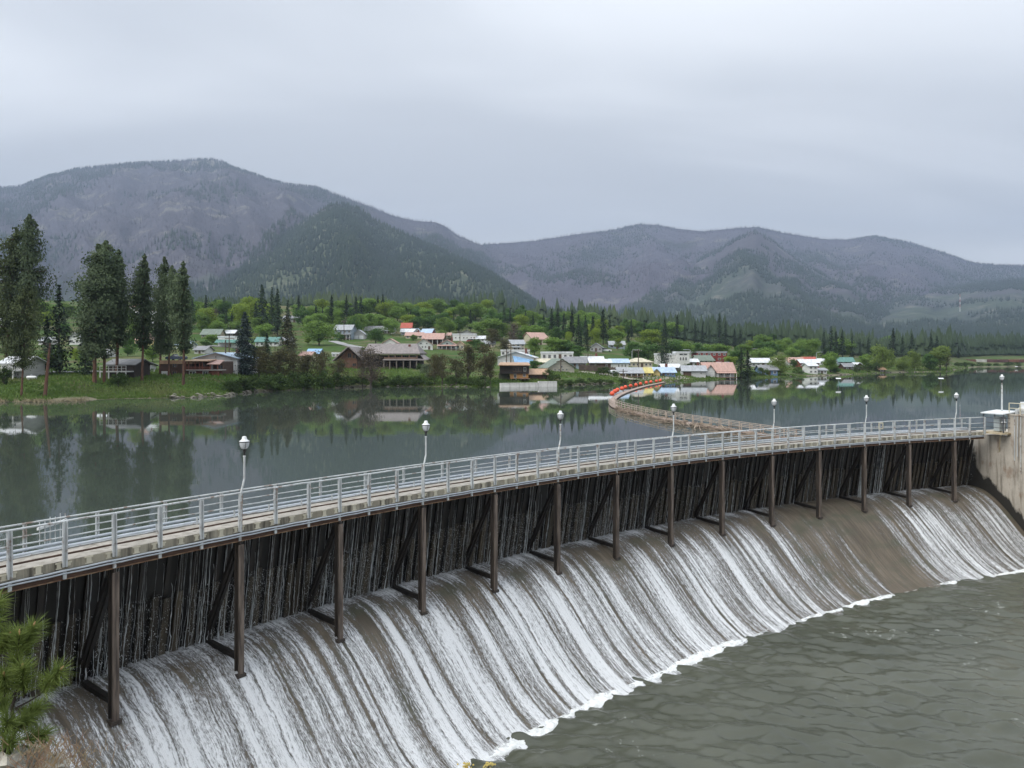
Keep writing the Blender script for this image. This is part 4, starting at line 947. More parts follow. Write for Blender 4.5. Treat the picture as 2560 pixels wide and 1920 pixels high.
H('the white annexe', 'low white annexe with sloping white roof right of the flat hall', 1180, 1212, 855, 847, 840, 'gs', 'white', 'white', '1x3')
H('the grey gabled house', 'grey gabled house peeping over the white flat hall', 1150, 1183, 838, 833, 825, 'gf', 'grey', 'grey', '1x3')
H('the teal roof among trees', 'small house with pale teal roof among trees right of the hall', 1222, 1244, 850, 843, 836, 'gs', 'pale', 'teal', '1x2')
H('the cream two-storey house', 'cream two storey house with grey roof and low wing', 1276, 1315, 875, 860, 850, 'gs', 'cream', 'lgrey', '2x3', yaw=16, extra=porch(-0.5, 0.1, 0, 0.5, 2.2, 3, 'white', 'lgrey'))
H('the pink-roofed church hall', 'large cream hall with steep pink roof on the hillside', 1324, 1380, 862, 848, 831, 'gs', 'cream', 'pink', '1x5', yaw=24, depth=11, cat='hall', name='hall')
H('the white flat block behind the grey hall', 'white flat roofed block behind the grey gabled warehouse', 1252, 1324, 892, 876, 874, 'flat', 'white', 'white', '1x6', cat='building', name='building')
H('the grey gabled warehouse', 'wide grey gabled warehouse with white roof near the shore', 1240, 1338, 915, 894, 880, 'gf', 'pale', 'white', [('w', 0.12, 0.07, 0.2, 0.85), ('w', 0.3, 0.05, 0.16, 0.3), ('g', -0.25, 0.2, 0.6)], yaw=-6, depth=14, cat='warehouse', name='warehouse')
H('the sky blue roofed house', 'small white house with bright sky blue roof', 1287, 1334, 917, 906, 889, 'gs', 'white', 'sky', [('w', -0.36, 0.08, 0.4, 0.6), ('w', 0.0, 0.1, 0.4, 0.55), ('w', 0.25, 0.1, 0.4, 0.55)], yaw=12)
H('the wide white flat building', 'wide white flat roofed building behind the tan row house', 1354, 1433, 902, 882, 879, 'flat', 'white', 'white', '1x6', cat='building', name='building')
H('the tan row house', 'low tan house with a row of teal tinted windows', 1330, 1384, 917, 906, 898, 'gs', 'tan', 'cream', '1x6')
H('the blue-grey house', 'blue grey house with grey roof behind the beige gabled house', 1408, 1466, 922, 907, 893, 'gs', 'bluegrey', 'grey', '1x5', yaw=-6)
H('the beige gabled house', 'beige gabled house with dark green roof facing the lake', 1366, 1442, 930, 919, 898, 'gf', 'beige', 'green', [('w', -0.26, 0.06, 0.4, 0.5), ('w', -0.1, 0.06, 0.4, 0.5), ('w', 0.05, 0.06, 0.4, 0.5), ('w', 0.2, 0.06, 0.4, 0.5), ('w', 0.0, 0.07, 0.5, 1.2)], yaw=20)
H('the orange shop', 'orange fronted shop with long white roof', 1456, 1508, 910, 899, 892, 'gs', 'orange', 'white', '1x4', cat='shop', name='shop')
H('the dark brown store', 'dark brown wooden store with white roof', 1476, 1527, 922, 907, 899, 'gs', 'brown', 'white', [('w', 0.3, 0.1, 0.4, 0.5), ('d', 0.05, 0.1, 0.7), ('w', -0.25, 0.1, 0.4, 0.5)], cat='store', name='store')
H('the white house with pale blue roof', 'white house with pale blue roof and three tall windows', 1527, 1571, 922, 907, 898, 'gs', 'white', 'ltblue', [('w', -0.05, 0.06, 0.5, 0.5), ('w', 0.14, 0.06, 0.5, 0.5), ('w', 0.33, 0.06, 0.5, 0.5)])
H('the cream hipped building', 'cream building with wide cream hipped roof', 1569, 1631, 918, 906, 895, 'hip', 'cream', 'cream', '1x6', cat='building', name='building')
H('the upper grey house', 'grey gabled house on the grass slope above the shops', 1474, 1506, 879, 868, 858, 'gf', 'grey', 'lgrey', '1x3', yaw=-10)
H('the pale house behind the yellow-green tree', 'pale blue house beside the small bright tree on the slope', 1524, 1562, 872, 862, 853, 'gs', 'bluegrey', 'lgrey', '1x3')
def tower(r, w, d, he, hr):
    body(r, w * 0.42, d * 0.9, he * 1.18, he * 1.24, 'flat', 'white', 'white', y0=-1.2, x0=w * 0.29)
    for i in range(3): window(r, w * (0.2 + 0.09 * i), -1.2, he * 0.62, 0.5, he * 0.3)
    window(r, w * 0.29, -1.2, he * 1.0, w * 0.3, he * 0.13)
H('the white modern block', 'tall white modern block with dark band of windows', 1646, 1722, 915, 886, 883, 'flat', 'white', 'white', [('w', -0.38, 0.08, 0.2, 0.6), ('w', -0.2, 0.08, 0.2, 0.6)], cat='building', name='building', extra=tower)
H('the red flat building', 'dark red flat roofed building with pale roof end', 1742, 1817, 904, 881, 878.5, 'flat', 'red', 'lgrey', '2x6', cat='building', name='building')
H('the white house below the red building', 'white gabled house with grey green roof below the red building', 1742, 1788, 915, 901, 889, 'gs', 'white', 'green', '2x3', yaw=14)
H('the low white wing', 'low white house left of the white gabled house', 1698, 1746, 915, 905, 898, 'gs', 'white', 'white', '1x4')
H('the white-roofed shop behind the pine', 'low shop with white roof under the dark bushy pine', 1656, 1700, 928, 919, 911, 'gs', 'brown', 'white', '1x4', cat='shop', name='shop')
H('the yellow house', 'yellow house with grey roof near the lake shore', 1547, 1606, 942.5, 931, 920, 'gs', 'yellow', 'lgrey', [('w', -0.28, 0.09, 0.42, 0.5), ('w', -0.05, 0.09, 0.42, 0.5), ('w', 0.14, 0.09, 0.42, 0.5), ('d', 0.34, 0.08, 0.75)], extra=porch(-0.5, 0.5, 0, 0.98, 1.5, 5, 'white', 'lgrey'))
H('the yellow shed', 'yellow annexe with mustard yellow roof beside the yellow house', 1605, 1630, 942, 932, 920, 'gs', 'yellow', 'yellow', '1x2', name='annexe', cat='annexe')
H('the blue house', 'blue walled house with pale roof and yellow gable', 1629, 1688, 941.5, 931, 919.5, 'gs', 'blue', 'ltblue', '1x5', extra=lambda r, w, d, he, hr: body(r, w * 0.3, 1.6, he, he + (hr - he) * 0.75, 'gf', 'yellow', 'ltblue', y0=-1.5, x0=-w * 0.34))
H('the small white shed by the yellow house', 'small white shed left of the yellow house', 1527, 1549, 938, 932, 927, 'gs', 'white', 'white', '1x1', name='shed', cat='shed')
H('the grey garage with carport', 'pale grey garage with open dark carport near the shore', 1706, 1765, 942.5, 927, 915, 'gs', 'pale', 'lgrey', [('d', -0.30, 0.34, 0.8), ('w', 0.3, 0.06, 0.2, 0.6)], name='garage', cat='garage', yaw=-6)  # wide brown panel stands in for the shaded opening of the carport
H('the pink-roofed lakeside house', 'white lakeside house with steep pink roof and balcony', 1762, 1836, 944.5, 927, 907, 'gs', 'white', 'pink', [('w', -0.36, 0.1, 0.32, 0.55), ('w', -0.36, 0.08, 0.26, 1.15), ('w', 0.1, 0.16, 0.32, 0.55), ('w', 0.3, 0.14, 0.32, 0.55)], extra=lambda r, w, d, he, hr: (porch(-0.12, 0.5, 0, 0.78, 2.0, 4, 'white', 'pink')(r, w, d, he, hr), body(r, w * 0.3, 2.4, he, he + (hr - he) * 0.7, 'gf', 'white', 'pink', y0=-0.6, x0=-w * 0.33)))
H('the white-roofed house right of the twin firs', 'house with white roof right of the twin dark firs', 1878, 1926, 918, 906, 896, 'gs', 'pale', 'white', '1x4')
H('the blue lakeside house', 'blue lakeside house with grey roof behind the pale tree', 1902, 1944, 939, 925, 914, 'gs', 'blue', 'grey', '1x3')
H('the cream house by the pale tree', 'cream house partly behind the pale green tree', 1924, 1962, 914, 903, 894, 'gs', 'cream', 'cream', '1x4')
H('the rose-roofed house', 'house with a rose pink roof on the right side of town', 1972, 2011, 914, 905, 894, 'gs', 'pale', 'pink', '1x4')
H('the bright red roof', 'small house with a bright red roof behind the white roof', 2010, 2042, 908, 901, 893, 'gs', 'white', 'red', '1x3')
H('the maroon house with white roof', 'maroon house with wide white roof below the red roof', 2002, 2048, 920, 907, 899, 'gs', 'red', 'white', '1x5')
H('the tall white boathouse', 'narrow white two storey boathouse near the right shore', 2022, 2044, 935, 915, 909, 'gs', 'white', 'white', '2x2')
H('the low white boat sheds', 'pair of low white sheds right of the white boathouse', 2043, 2067, 934, 926, 921, 'gs', 'white', 'lgrey', '1x3', name='shed', cat='shed')
H('the teal-roofed lakeside house', 'blue grey house with dark teal roof on the right', 2097, 2135, 916, 904, 894, 'gs', 'bluegrey', 'teal', '2x3', yaw=-8)
H('the grey-roofed lakeside cottage', 'brown cottage with grey roof below the teal roof', 2112, 2137, 925, 917, 909, 'gs', 'brown', 'grey', '1x2')
H('the white tilted shed roof', 'small shed with white roof right of the teal roofed house', 2138, 2160, 925, 915, 907, 'gf', 'brown', 'white', '1x1', name='shed', cat='shed')
H('the brown hut', 'small brown hut with tan roof under the big willow', 2197, 2213, 931, 924, 917, 'gs', 'brown', 'tan', '1x1', name='hut', cat='hut')
for px0, px1, pyb, pye, pyr, ty, wl_, rf_, sh, lab in ((700, 726, 862, 852, 843, 'gs', 'white', 'lgrey', 'the small white house left of the big bright tree', 'small white house left of the big bright green tree'), (588, 612, 872, 862, 853, 'gf', 'white', 'grey', 'the white cottage behind the blue spruce', 'white cottage mostly behind the blue green spruce'), (1212, 1236, 868, 860, 852, 'gs', 'cream', 'lgrey', 'the cream cottage by the budding tree', 'small cream cottage left of the cream two storey house'), (1236, 1262, 842, 834, 827, 'gs', 'white', 'grey', 'the white house among hillside trees', 'white house among trees below the skyline conifers'), (1394, 1420, 868, 860, 852, 'gf', 'pale', 'white', 'the pale house below the conifers', 'pale gabled house below the dark conifer group'), (1100, 1126, 846, 839, 832, 'gs', 'white', 'pink', 'the white cottage left of the flat hall', 'white cottage with pink roof left of the white flat hall'), (960, 984, 834, 827, 820, 'gs', 'white', 'white', 'the white house left of the white-roofed bungalow', 'small white house left of the bungalow with white roof'), (1800, 1826, 924, 914, 906, 'gs', 'white', 'lgrey', 'the white house behind the pink-roofed lakeside house', 'white house behind the right end of the pink roofed lakeside house'), (2050, 2072, 912, 904, 897, 'gs', 'white', 'white', 'the white house behind the boathouse', 'white house behind the green tree right of the red roof'), (440, 470, 872, 862, 853, 'gs', 'white', 'ltblue', 'the white house behind the rightmost pine', 'white house with pale blue roof behind the rightmost tall pine'), (486, 512, 884, 875, 866, 'gs', 'white', 'grey', 'the white house above the workshop', 'small white house on the grass above the grey workshop'), (232, 262, 894, 883, 874, 'gs', 'white', 'white', 'the white house behind the second pine group', 'white house glimpsed behind the second group of pines'), (96, 124, 862, 852, 843, 'gs', 'white', 'lgrey', 'the white house behind the leaning trunk', 'white house glimpsed behind the leaning bare trunk')):
    H(sh, lab, px0, px1, pyb, pye, pyr, ty, wl_, rf_, '1x3')
# --- white house with balcony at the left edge
def balcony(r, w, d, he, hr):
    m = MB(); m.box((0, -1.3, he * 0.50), (w * 0.96, 2.5, 0.18)); m.obj('balcony_floor', TRIM, r)
    m = MB(); m.box((0, -2.5, he * 0.50 + 0.95), (w * 0.96, 0.07, 0.08)); m.box((0, -2.5, he * 0.50 + 0.5), (w * 0.96, 0.05, 0.05))
    for i in range(7): m.box((-w * 0.47 + w * 0.94 * i / 6, -2.5, he * 0.5 + 0.5), (0.06, 0.06, 0.9))
    m.obj('balustrade', TRIM, r)
    for i in range(4): p = MB(); p.box((-w * 0.46 + w * 0.92 * i / 3, -2.5, he * 0.25 - 0.5), (0.16, 0.16, he * 0.5 + 1.0)); p.obj('post', TRIM, r)
H('the white balcony house', 'white house with a balcony on posts at the left edge', 2, 60, 946, 908, 893, 'gs', 'pale', 'white', [('w', 0.1, 0.2, 0.24, 0.72), ('w', -0.3, 0.16, 0.24, 0.72), ('w', 0.2, 0.2, 0.2, 0.25), ('w', -0.2, 0.2, 0.2, 0.25)], extra=balcony)
H('the dark house behind the bush', 'dark brown house with a deck behind the bush under the pines', 268, 336, 946, 912, 900, 'gs', 'darkwood', 'grey', [('w', -0.25, 0.14, 0.22, 0.7), ('w', 0.1, 0.2, 0.22, 0.7)], wk='d', extra=lambda r, w, d, he, hr: [balcony(r, w, d, he, hr)])
H('the white garage behind the pine', 'white garage right of the dark house behind the pines', 326, 356, 930, 916, 908, 'gs', 'white', 'grey', '1x2', name='garage', cat='garage')
# --- brown two-storey house with upper porch
def brown_house():
    g = hit(528, 938); g = at(476, 944, g.y); s = g.y / F; r = empty('house', g); tag(r, 'reddish brown two storey house with upper porch behind the rightmost pine', 'house')
    w = 148 * s; X = lambda p: (p - 476) * s; Zp = lambda p: (944 - p) * s
    body(r, (480 - 402) * s, 8, Zp(907), Zp(901), 'flat', 'brown', 'tan', x0=X(441))
    m = MB(); m.box((X(508), 5.2, Zp(904) / 2 - 0.8), ((548 - 480) * s, 5.5, Zp(904) + 1.6)); m.obj('rear_wall', wallm('brown'), r)
    m = MB(); m.box((X(508), 1.3, Zp(926) / 2 - 0.85), ((548 - 480) * s - 0.02, 2.4, Zp(926) + 1.66)); m.obj('lower_wall', wallm('redbrown'), r)
    m = MB(); m.box((X(510), 1.0, Zp(925)), ((550 - 466) * s, 3.0, 0.2)); m.obj('porch_floor', simple('porch_boards', (0.36, 0.34, 0.31), (0.28, 0.26, 0.24), 2, 0.8), r)
    m = MB(); slab(m, (X(464), -0.9, Zp(903.5)), (X(522), -0.9, Zp(903.5)), (X(522), 3.6, Zp(900)), (X(464), 3.6, Zp(900)), 0.12); m.obj('porch_roof', roofm('tan'), r)
    m = MB(); slab(m, (X(520), -0.6, Zp(911.5)), (X(552), -0.6, Zp(912)), (X(540), 4, Zp(902)), (X(512), 4, Zp(901)), 0.12); m.obj('side_roof', roofm('pink'), r)
    RW = simple('red_rail_wood', (0.26, 0.09, 0.06), (0.18, 0.06, 0.04), 2, 0.7)
    for px in (466, 474, 490, 501, 508): p = MB(); p.box((X(px), -0.35, (Zp(904) + Zp(925)) / 2), (0.13, 0.13, Zp(904) - Zp(925))); p.obj('porch_post', RW, r)
    for px in (528, 546): p = MB(); p.box((X(px), -0.35, (Zp(912) + Zp(925)) / 2), (0.13, 0.13, Zp(912) - Zp(925))); p.obj('porch_post', RW, r)
    m = MB(); m.box((X(498), -0.42, Zp(917.5)), ((529 - 466) * s, 0.06, 0.1)); m.box((X(498), -0.42, Zp(923)), ((529 - 466) * s, 0.05, 0.08))
    for i in range(22): m.box((X(466 + 63 * i / 21), -0.42, Zp(920)), (0.05, 0.05, Zp(917.5) - Zp(923)))
    m.obj('porch_railing', RW, r)
    for px, py, ww, hh in ((436.5, 914, 12, 10), (436.5, 933, 12, 11), (412, 935, 16, 14)): (window if px > 420 else (lambda r, x, y, z, w, h, k: door(r, x, y, z, w, h, 'w', 'garage_door')))(r, X(px), 0, Zp(py), ww * s, hh * s, 'd')
    for px, ww in ((481, 17), (513.5, 14)): window(r, X(px), 0.08, Zp(935), ww * s, 15 * s, 'w')
    for px, ww in ((479, 10), (494, 9)): window(r, X(px), 2.45, Zp(913), ww * s, 14 * s, 'd')
    door(r, X(515), 2.45, Zp(916), 8 * s, 16 * s, 'w'); window(r, X(538), 2.45, Zp(918), 14 * s, 10 * s, 'd')
    m = MB(); m.box((X(538), 0.06, Zp(933.5)), ((548 - 529) * s, 0.08, 17 * s)); m.obj('barn_panel', RW, r)
    HOUSES.append(('the reddish brown house', 476, 922, 148, g.y))
brown_house()
# --- big brown lodge
def lodge():
    g = hit(960, 922); s = g.y / F; r = empty('lodge', g); tag(r, 'big dark brown timber lodge with grey shingle roof and two porches', 'lodge')
    X = lambda p: (p - 960) * s; Zp = lambda p: (922 - p) * s
    # main block with long roof
    m = MB(); m.box((X(975), 7.5, Zp(888) / 2 - 0.8), ((1045 - 905) * s, 9, Zp(888) + 1.6)); m.obj('wall', wallm('darkwood'), r)
    RM = roofm('taupe'); m = MB()
    slab(m, (X(903), 0.9, Zp(886.5)), (X(1049), 0.9, Zp(886.5)), (X(1032), 8.0, Zp(860.5)), (X(906), 8.0, Zp(860.5)), 0.25)
    slab(m, (X(1050), 15, Zp(886.5)), (X(903), 15, Zp(886.5)), (X(906), 8.0, Zp(860.5)), (X(1032), 8.0, Zp(860.5)), 0.25)
    m.add([(X(1049), 0.9, Zp(886.5) + 0.25), (X(1049), 15, Zp(886.5) + 0.25), (X(1032), 8, Zp(860.5) + 0.25)], [(0, 1, 2)])
    rf = m.obj('roof', RM, r); m = MB(); m.box((X(1015.5), 6, Zp(865)), (5.5 * s, 0.7, 9 * s)); m.obj('chimney', wallm('redbrown'), rf)
    m = MB(); slab(m, (X(958), -0.6, Zp(901.5)), (X(1064), -0.6, Zp(901.5)), (X(1044), 3.0, Zp(898)), (X(958), 3.0, Zp(898)), 0.2)
    slab(m, (X(1064), -0.6, Zp(901.5)), (X(1064), 12, Zp(901.5)), (X(1045), 10, Zp(887)), (X(1045), 3, Zp(889)), 0.2); m.obj('porch_roof', RM, r)
    for px in (970, 986, 1003, 1022, 1041): p = MB(); p.box((X(px), 1.2, (Zp(887) + Zp(899)) / 2), (0.22, 0.22, Zp(887) - Zp(899))); p.obj('upper_post', TRIMD, r)
    for px in (960, 975, 992, 1009, 1026, 1042): p = MB(); p.box((X(px), -0.3, Zp(902) / 2 - 0.5), (0.26, 0.26, Zp(902) + 1.0)); p.obj('porch_post', simple('grey_log', (0.19, 0.165, 0.14), (0.13, 0.11, 0.1), 1, 0.8), r)
    m = MB(); m.box((X(1000), 1.2, Zp(896.3)), (84 * s, 0.08, 0.5)); m.obj('balcony_rail', TRIMD, r)
    for px in (966, 983, 1000, 1017, 1034): window(r, X(px), 2.98, Zp(912), 9 * s, 12 * s, 'd')
    for px in (978, 994, 1012, 1031): window(r, X(px), 2.98, Zp(892), 11 * s, 6 * s, 'd')
    # gabled wing on the left
    V = [(X(848), -1.6), (X(896), -1.6), (X(896), Zp(899)), (X(876), Zp(870)), (X(848), Zp(898))]
    m = MB(); prism(m, V, -1.5, 9); m.obj('wing_wall', simple('wall_redwood', (0.17, 0.085, 0.055), (0.115, 0.06, 0.04), 0.6, 0.8, 0, 0, (6, 1, 1)), r)
    m = MB(); slab(m, (X(838), -2.6, Zp(903)), (X(838), 9, Zp(903)), (X(876.5), 9, Zp(868.5)), (X(876.5), -2.6, Zp(868.5)), 0.25)
    slab(m, (X(908), 9, Zp(897)), (X(908), -2.6, Zp(897)), (X(876.5), -2.6, Zp(868.5)), (X(876.5), 9, Zp(868.5)), 0.25); m.obj('wing_roof', RM, r)
    for px, py, ww, hh in ((877.5, 889, 10, 13), (889, 892, 8, 9), (860, 913, 10, 11), (889, 912, 10, 8)): window(r, X(px), -1.5, Zp(py), ww * s, hh * s, 'd')
    HOUSES.append(('the big brown lodge', 950, 892, 220, g.y))
lodge()
# --- riverside house on piers and its retaining wall
def riverside():
    g = hit(1286, 953); s = g.y / F; r = empty('house', g); tag(r, 'dark shingled riverside house with orange wood lower wall on piers', 'house')
    X = lambda p: (p - 1286) * s; Zp = lambda p: (953 - p) * s
    m = MB(); m.box((X(1286), 5, (Zp(914) + Zp(935)) / 2), (74 * s, 9, Zp(914) - Zp(935))); m.obj('upper_wall', wallm('darkwood'), r)
    m = MB(); m.box((X(1298), 4.8, (Zp(935) + Zp(948)) / 2 - 0.01), (46 * s, 8, Zp(935) - Zp(948) - 0.02)); m.obj('lower_wall', wallm('orange'), r)
    m = MB(); m.box((X(1260), 5.2, (Zp(935) + Zp(950)) / 2 - 0.3), (28 * s, 7, Zp(935) - Zp(950) + 0.6)); m.obj('side_wall', simple('wall_moss', (0.09, 0.095, 0.06), (0.06, 0.065, 0.04), 0.6, 0.8), r)
    m = MB(); slab(m, (X(1246), -0.4, Zp(915)), (X(1326), -0.4, Zp(915)), (X(1322), 5, Zp(909)), (X(1250), 5, Zp(909)), 0.2); slab(m, (X(1326), 10, Zp(915)), (X(1246), 10, Zp(915)), (X(1250), 5, Zp(909)), (X(1322), 5, Zp(909)), 0.2); m.obj('roof', roofm('tan'), r)
    for px in (1278, 1290, 1302, 1313, 1321): p = MB(); p.box((X(px), 1.6, Zp(948) / 2 - 0.8), (0.3, 0.3, Zp(948) + 1.6)); p.obj('pier', TRIM, r)
    for px, py, ww, hh in ((1286, 925, 6, 10), (1293, 925, 6, 11), (1300, 925, 8, 11), (1312, 924, 7, 10)): window(r, X(px), 0.5, Zp(py), ww * s, hh * s, 'w' if px in (1312,) else 'd')
    window(r, X(1288), 0.8, Zp(941), 7 * s, 11 * s, 'w'); window(r, X(1311), 0.8, Zp(939), 7 * s, 8 * s, 'w')
    m = MB(); m.box((X(1312), -0.3, Zp(947)), (26 * s, 2.2, 0.15)); m.obj('deck', TRIMD, r)
    HOUSES.append(('the riverside house', 1286, 930, 76, g.y))
    H('the pink-roofed cottage by the riverside house', 'brown cottage with pinkish tan roof right of the riverside house', 1323, 1367, 949, 936, 924, 'gs', 'brown', 'tan', '1x4', wk='d')
    CW = concrete('pale_retaining_concrete', (0.82, 0.80, 0.76), (0.70, 0.68, 0.65), (0.55, 0.53, 0.50), None, 0.4)
    a = at(1250, 967, float(yshore(1252)) - 0.6); b = at(1392, 966, float(yshore(1390)) - 0.6)
    rw = empty('retaining_wall', (a + b) / 2); tag(rw, 'pale concrete retaining wall at the water below the riverside house', 'wall', kind='thing')
    n = 6
    for i in range(n):
        p = a + (b - a) * (i / n); q = a + (b - a) * ((i + 1) / n - 0.004); z = 0.75 if i < 4 else 1.0
        m = MB(); m.bar((p.x, p.y, z / 2 - 0.8), (q.x, q.y, z / 2 - 0.8), 0.5, z + 1.6); set_parent(m.obj('panel', CW), rw)
        m = MB(); m.bar((p.x, p.y, z + 0.055), (q.x, q.y, z + 0.055), 0.62, 0.10); set_parent(m.obj('cap', CW), rw)
riverside()
# ================================================================ trees and shrubs (prototypes of unit height, copied)
BARKP = simple('ponderosa_bark', (0.17, 0.085, 0.055), (0.085, 0.048, 0.035), 3.0, 0.95, 0.4, 0, (1, 1, 0.3))
BARKD = simple('dark_bark', (0.06, 0.047, 0.038), (0.035, 0.028, 0.024), 3.0, 0.95, 0.3, 0, (1, 1, 0.3))
BARKG = simple('grey_bark', (0.15, 0.125, 0.105), (0.085, 0.07, 0.06), 3.0, 0.95, 0.3, 0, (1, 1, 0.3))
NEED = leafm('pine_needles', (0.060, 0.090, 0.048), (0.105, 0.142, 0.072), (0.15, 0.19, 0.10), 0.35, 0.3, 0.5)
NEEDY = leafm('pine_needles_olive', (0.050, 0.068, 0.026), (0.082, 0.105, 0.042), (0.115, 0.14, 0.06), 0.15, 0.25, 0.5)
FIRM = leafm('fir_needles', (0.016, 0.032, 0.017), (0.028, 0.050, 0.024), (0.045, 0.070, 0.032), 0.1, 0.4, 0.5)
SPRB = leafm('blue_spruce_needles', (0.022, 0.038, 0.036), (0.046, 0.068, 0.060), (0.085, 0.11, 0.095), 0.1, 0.1, 1.2)
SPRO = leafm('brown_spruce_needles', (0.045, 0.048, 0.024), (0.075, 0.078, 0.038), (0.105, 0.10, 0.05), 0.1, 0.1, 0.8)
LEAF = leafm('spring_leaves', (0.115, 0.195, 0.042), (0.185, 0.29, 0.065), (0.26, 0.375, 0.09), 0.45, 0.35, 0.45)
LEAFY = leafm('yellow_green_leaves', (0.14, 0.20, 0.03), (0.22, 0.30, 0.045), (0.29, 0.38, 0.065), 0.4, 0.25, 0.45)
LEAFD = leafm('deep_green_leaves', (0.052, 0.108, 0.030), (0.092, 0.175, 0.045), (0.135, 0.225, 0.06), 0.38, 0.3, 0.45)
WILL = leafm('willow_leaves', (0.12, 0.175, 0.042), (0.19, 0.26, 0.065), (0.26, 0.34, 0.095), 0.4, 0.2, 0.4)
BUD = leafm('budding_twigs', (0.065, 0.062, 0.030), (0.105, 0.10, 0.045), (0.15, 0.15, 0.065), 0.25, 0.3, 0.6)
BUDB = leafm('brown_twigs', (0.085, 0.070, 0.050), (0.13, 0.105, 0.078), (0.17, 0.14, 0.10), 0.15, 0.2, 0.6)
SHRUB = leafm('shrub_leaves', (0.042, 0.072, 0.022), (0.070, 0.112, 0.032), (0.11, 0.16, 0.05), 0.3, 0.4, 0.5)
GREYSH = leafm('silvery_leaves', (0.10, 0.13, 0.075), (0.15, 0.19, 0.11), (0.20, 0.24, 0.15), 0.3, 0.2, 0.5)
def rot_faces(C, N_, size, r, asp=1.0, nsides=4):
    """one small leaf face round each centre C with normal N_"""
    n = len(C); N_ = N_ / np.maximum(np.linalg.norm(N_, axis=1, keepdims=True), 1e-6)
    t = r.normal(0, 1, (n, 3)); t -= (t * N_).sum(1, keepdims=True) * N_; t /= np.maximum(np.linalg.norm(t, axis=1, keepdims=True), 1e-6)
    b = np.cross(N_, t); s = (size * (0.6 + 0.8 * r.random(n)))[:, None]
    if nsides == 3:
        V = np.stack([C + t * s * asp, C - t * s * 0.6 * asp + b * s * 0.8, C - t * s * 0.6 * asp - b * s * 0.8], 1)
    else:
        V = np.stack([C + t * s * asp, C + b * s * 0.62, C - t * s * asp, C - b * s * 0.62], 1)
    return V.reshape(-1, 3), np.arange(n * nsides).reshape(-1, nsides)
def faces_mesh(name, V, Fq, mat):
    o = mesh_np(name, V, Fq, mat); me = o.data; bpy.data.objects.remove(o); return me
def leafy_proto(seed, mat, bark, w=0.75, n=4200, lobes=16, trunk=0.22, size=0.030, hollow=0.45, twig=False, spread=0.5):
    r = np.random.default_rng(seed); C = []; Nn = []
    L = []
    for k in range(lobes):
        z = trunk + (1 - trunk) * (0.10 + 0.78 * r.random()); prof = math.sin(math.pi * min(max((z - trunk) / (1 - trunk), 0.05), 0.97)) ** 0.6
        a = r.random() * 6.28; rad = w / 2 * prof * (0.25 + 0.55 * r.random())
        L.append((rad * math.cos(a), rad * math.sin(a), z, (0.10 + 0.12 * r.random()) * (0.6 + 0.6 * w)))
    L.append((0, 0, trunk + (1 - trunk) * 0.55, w * 0.30)); L.append((0.02, 0.01, 0.86, 0.13))
    for i, (x, y, z, q) in enumerate(L):
        m = int(n / len(L) * (1.6 if i >= lobes else 0.96))
        d = r.normal(0, 1, (m, 3)); d /= np.linalg.norm(d, axis=1, keepdims=True)
        rr = q * (hollow + (1 - hollow) * r.random(m) ** 0.5) * (0.82 + 0.36 * r.random(m))
        p = np.array([x, y, z]) + d * rr[:, None] * np.array([1.08, 1.08, 0.85]); C.append(p); Nn.append(d + r.normal(0, 0.55, (m, 3)))
    C = np.concatenate(C); Nn = np.concatenate(Nn); ok = C[:, 2] > trunk * 0.55; C, Nn = C[ok], Nn[ok]
    zmax = C[:, 2].max(); C[:, 2] *= 1.0 / zmax
    V, Fq = rot_faces(C, Nn, np.full(len(C), size), r)
    mb = MB(); th = 0.018 + 0.006 * r.random()
    mb.tube([(0, 0, -0.03), (0.006, 0.004, trunk * 0.6), (0.0, 0.01, trunk + 0.12), (0.01, 0, 0.6), (0.0, 0.01, 0.82)], [th * 1.35, th, th * 0.75, th * 0.4, th * 0.12], 6)
    for x, y, z, q in L[:lobes]:
        zb = max(trunk * 0.8, z - 0.22 - 0.1 * r.random()); mb.tube([(0.0, 0.0, zb), (x * 0.5, y * 0.5, (z + zb) / 2 + 0.02), (x, y, z)], [th * 0.45, th * 0.3, th * 0.1], 4)
        if twig:
            for _ in range(5):
                e_ = r.normal(0, 1, 3); e_ /= np.linalg.norm(e_); mb.tube([(x * 0.7, y * 0.7, z - 0.03), (x + e_[0] * q, y + e_[1] * q, z + e_[2] * q)], [th * 0.12, th * 0.05], 3, False)
    return mb.mesh('trunk', bark), faces_mesh('crown', V, Fq, mat)
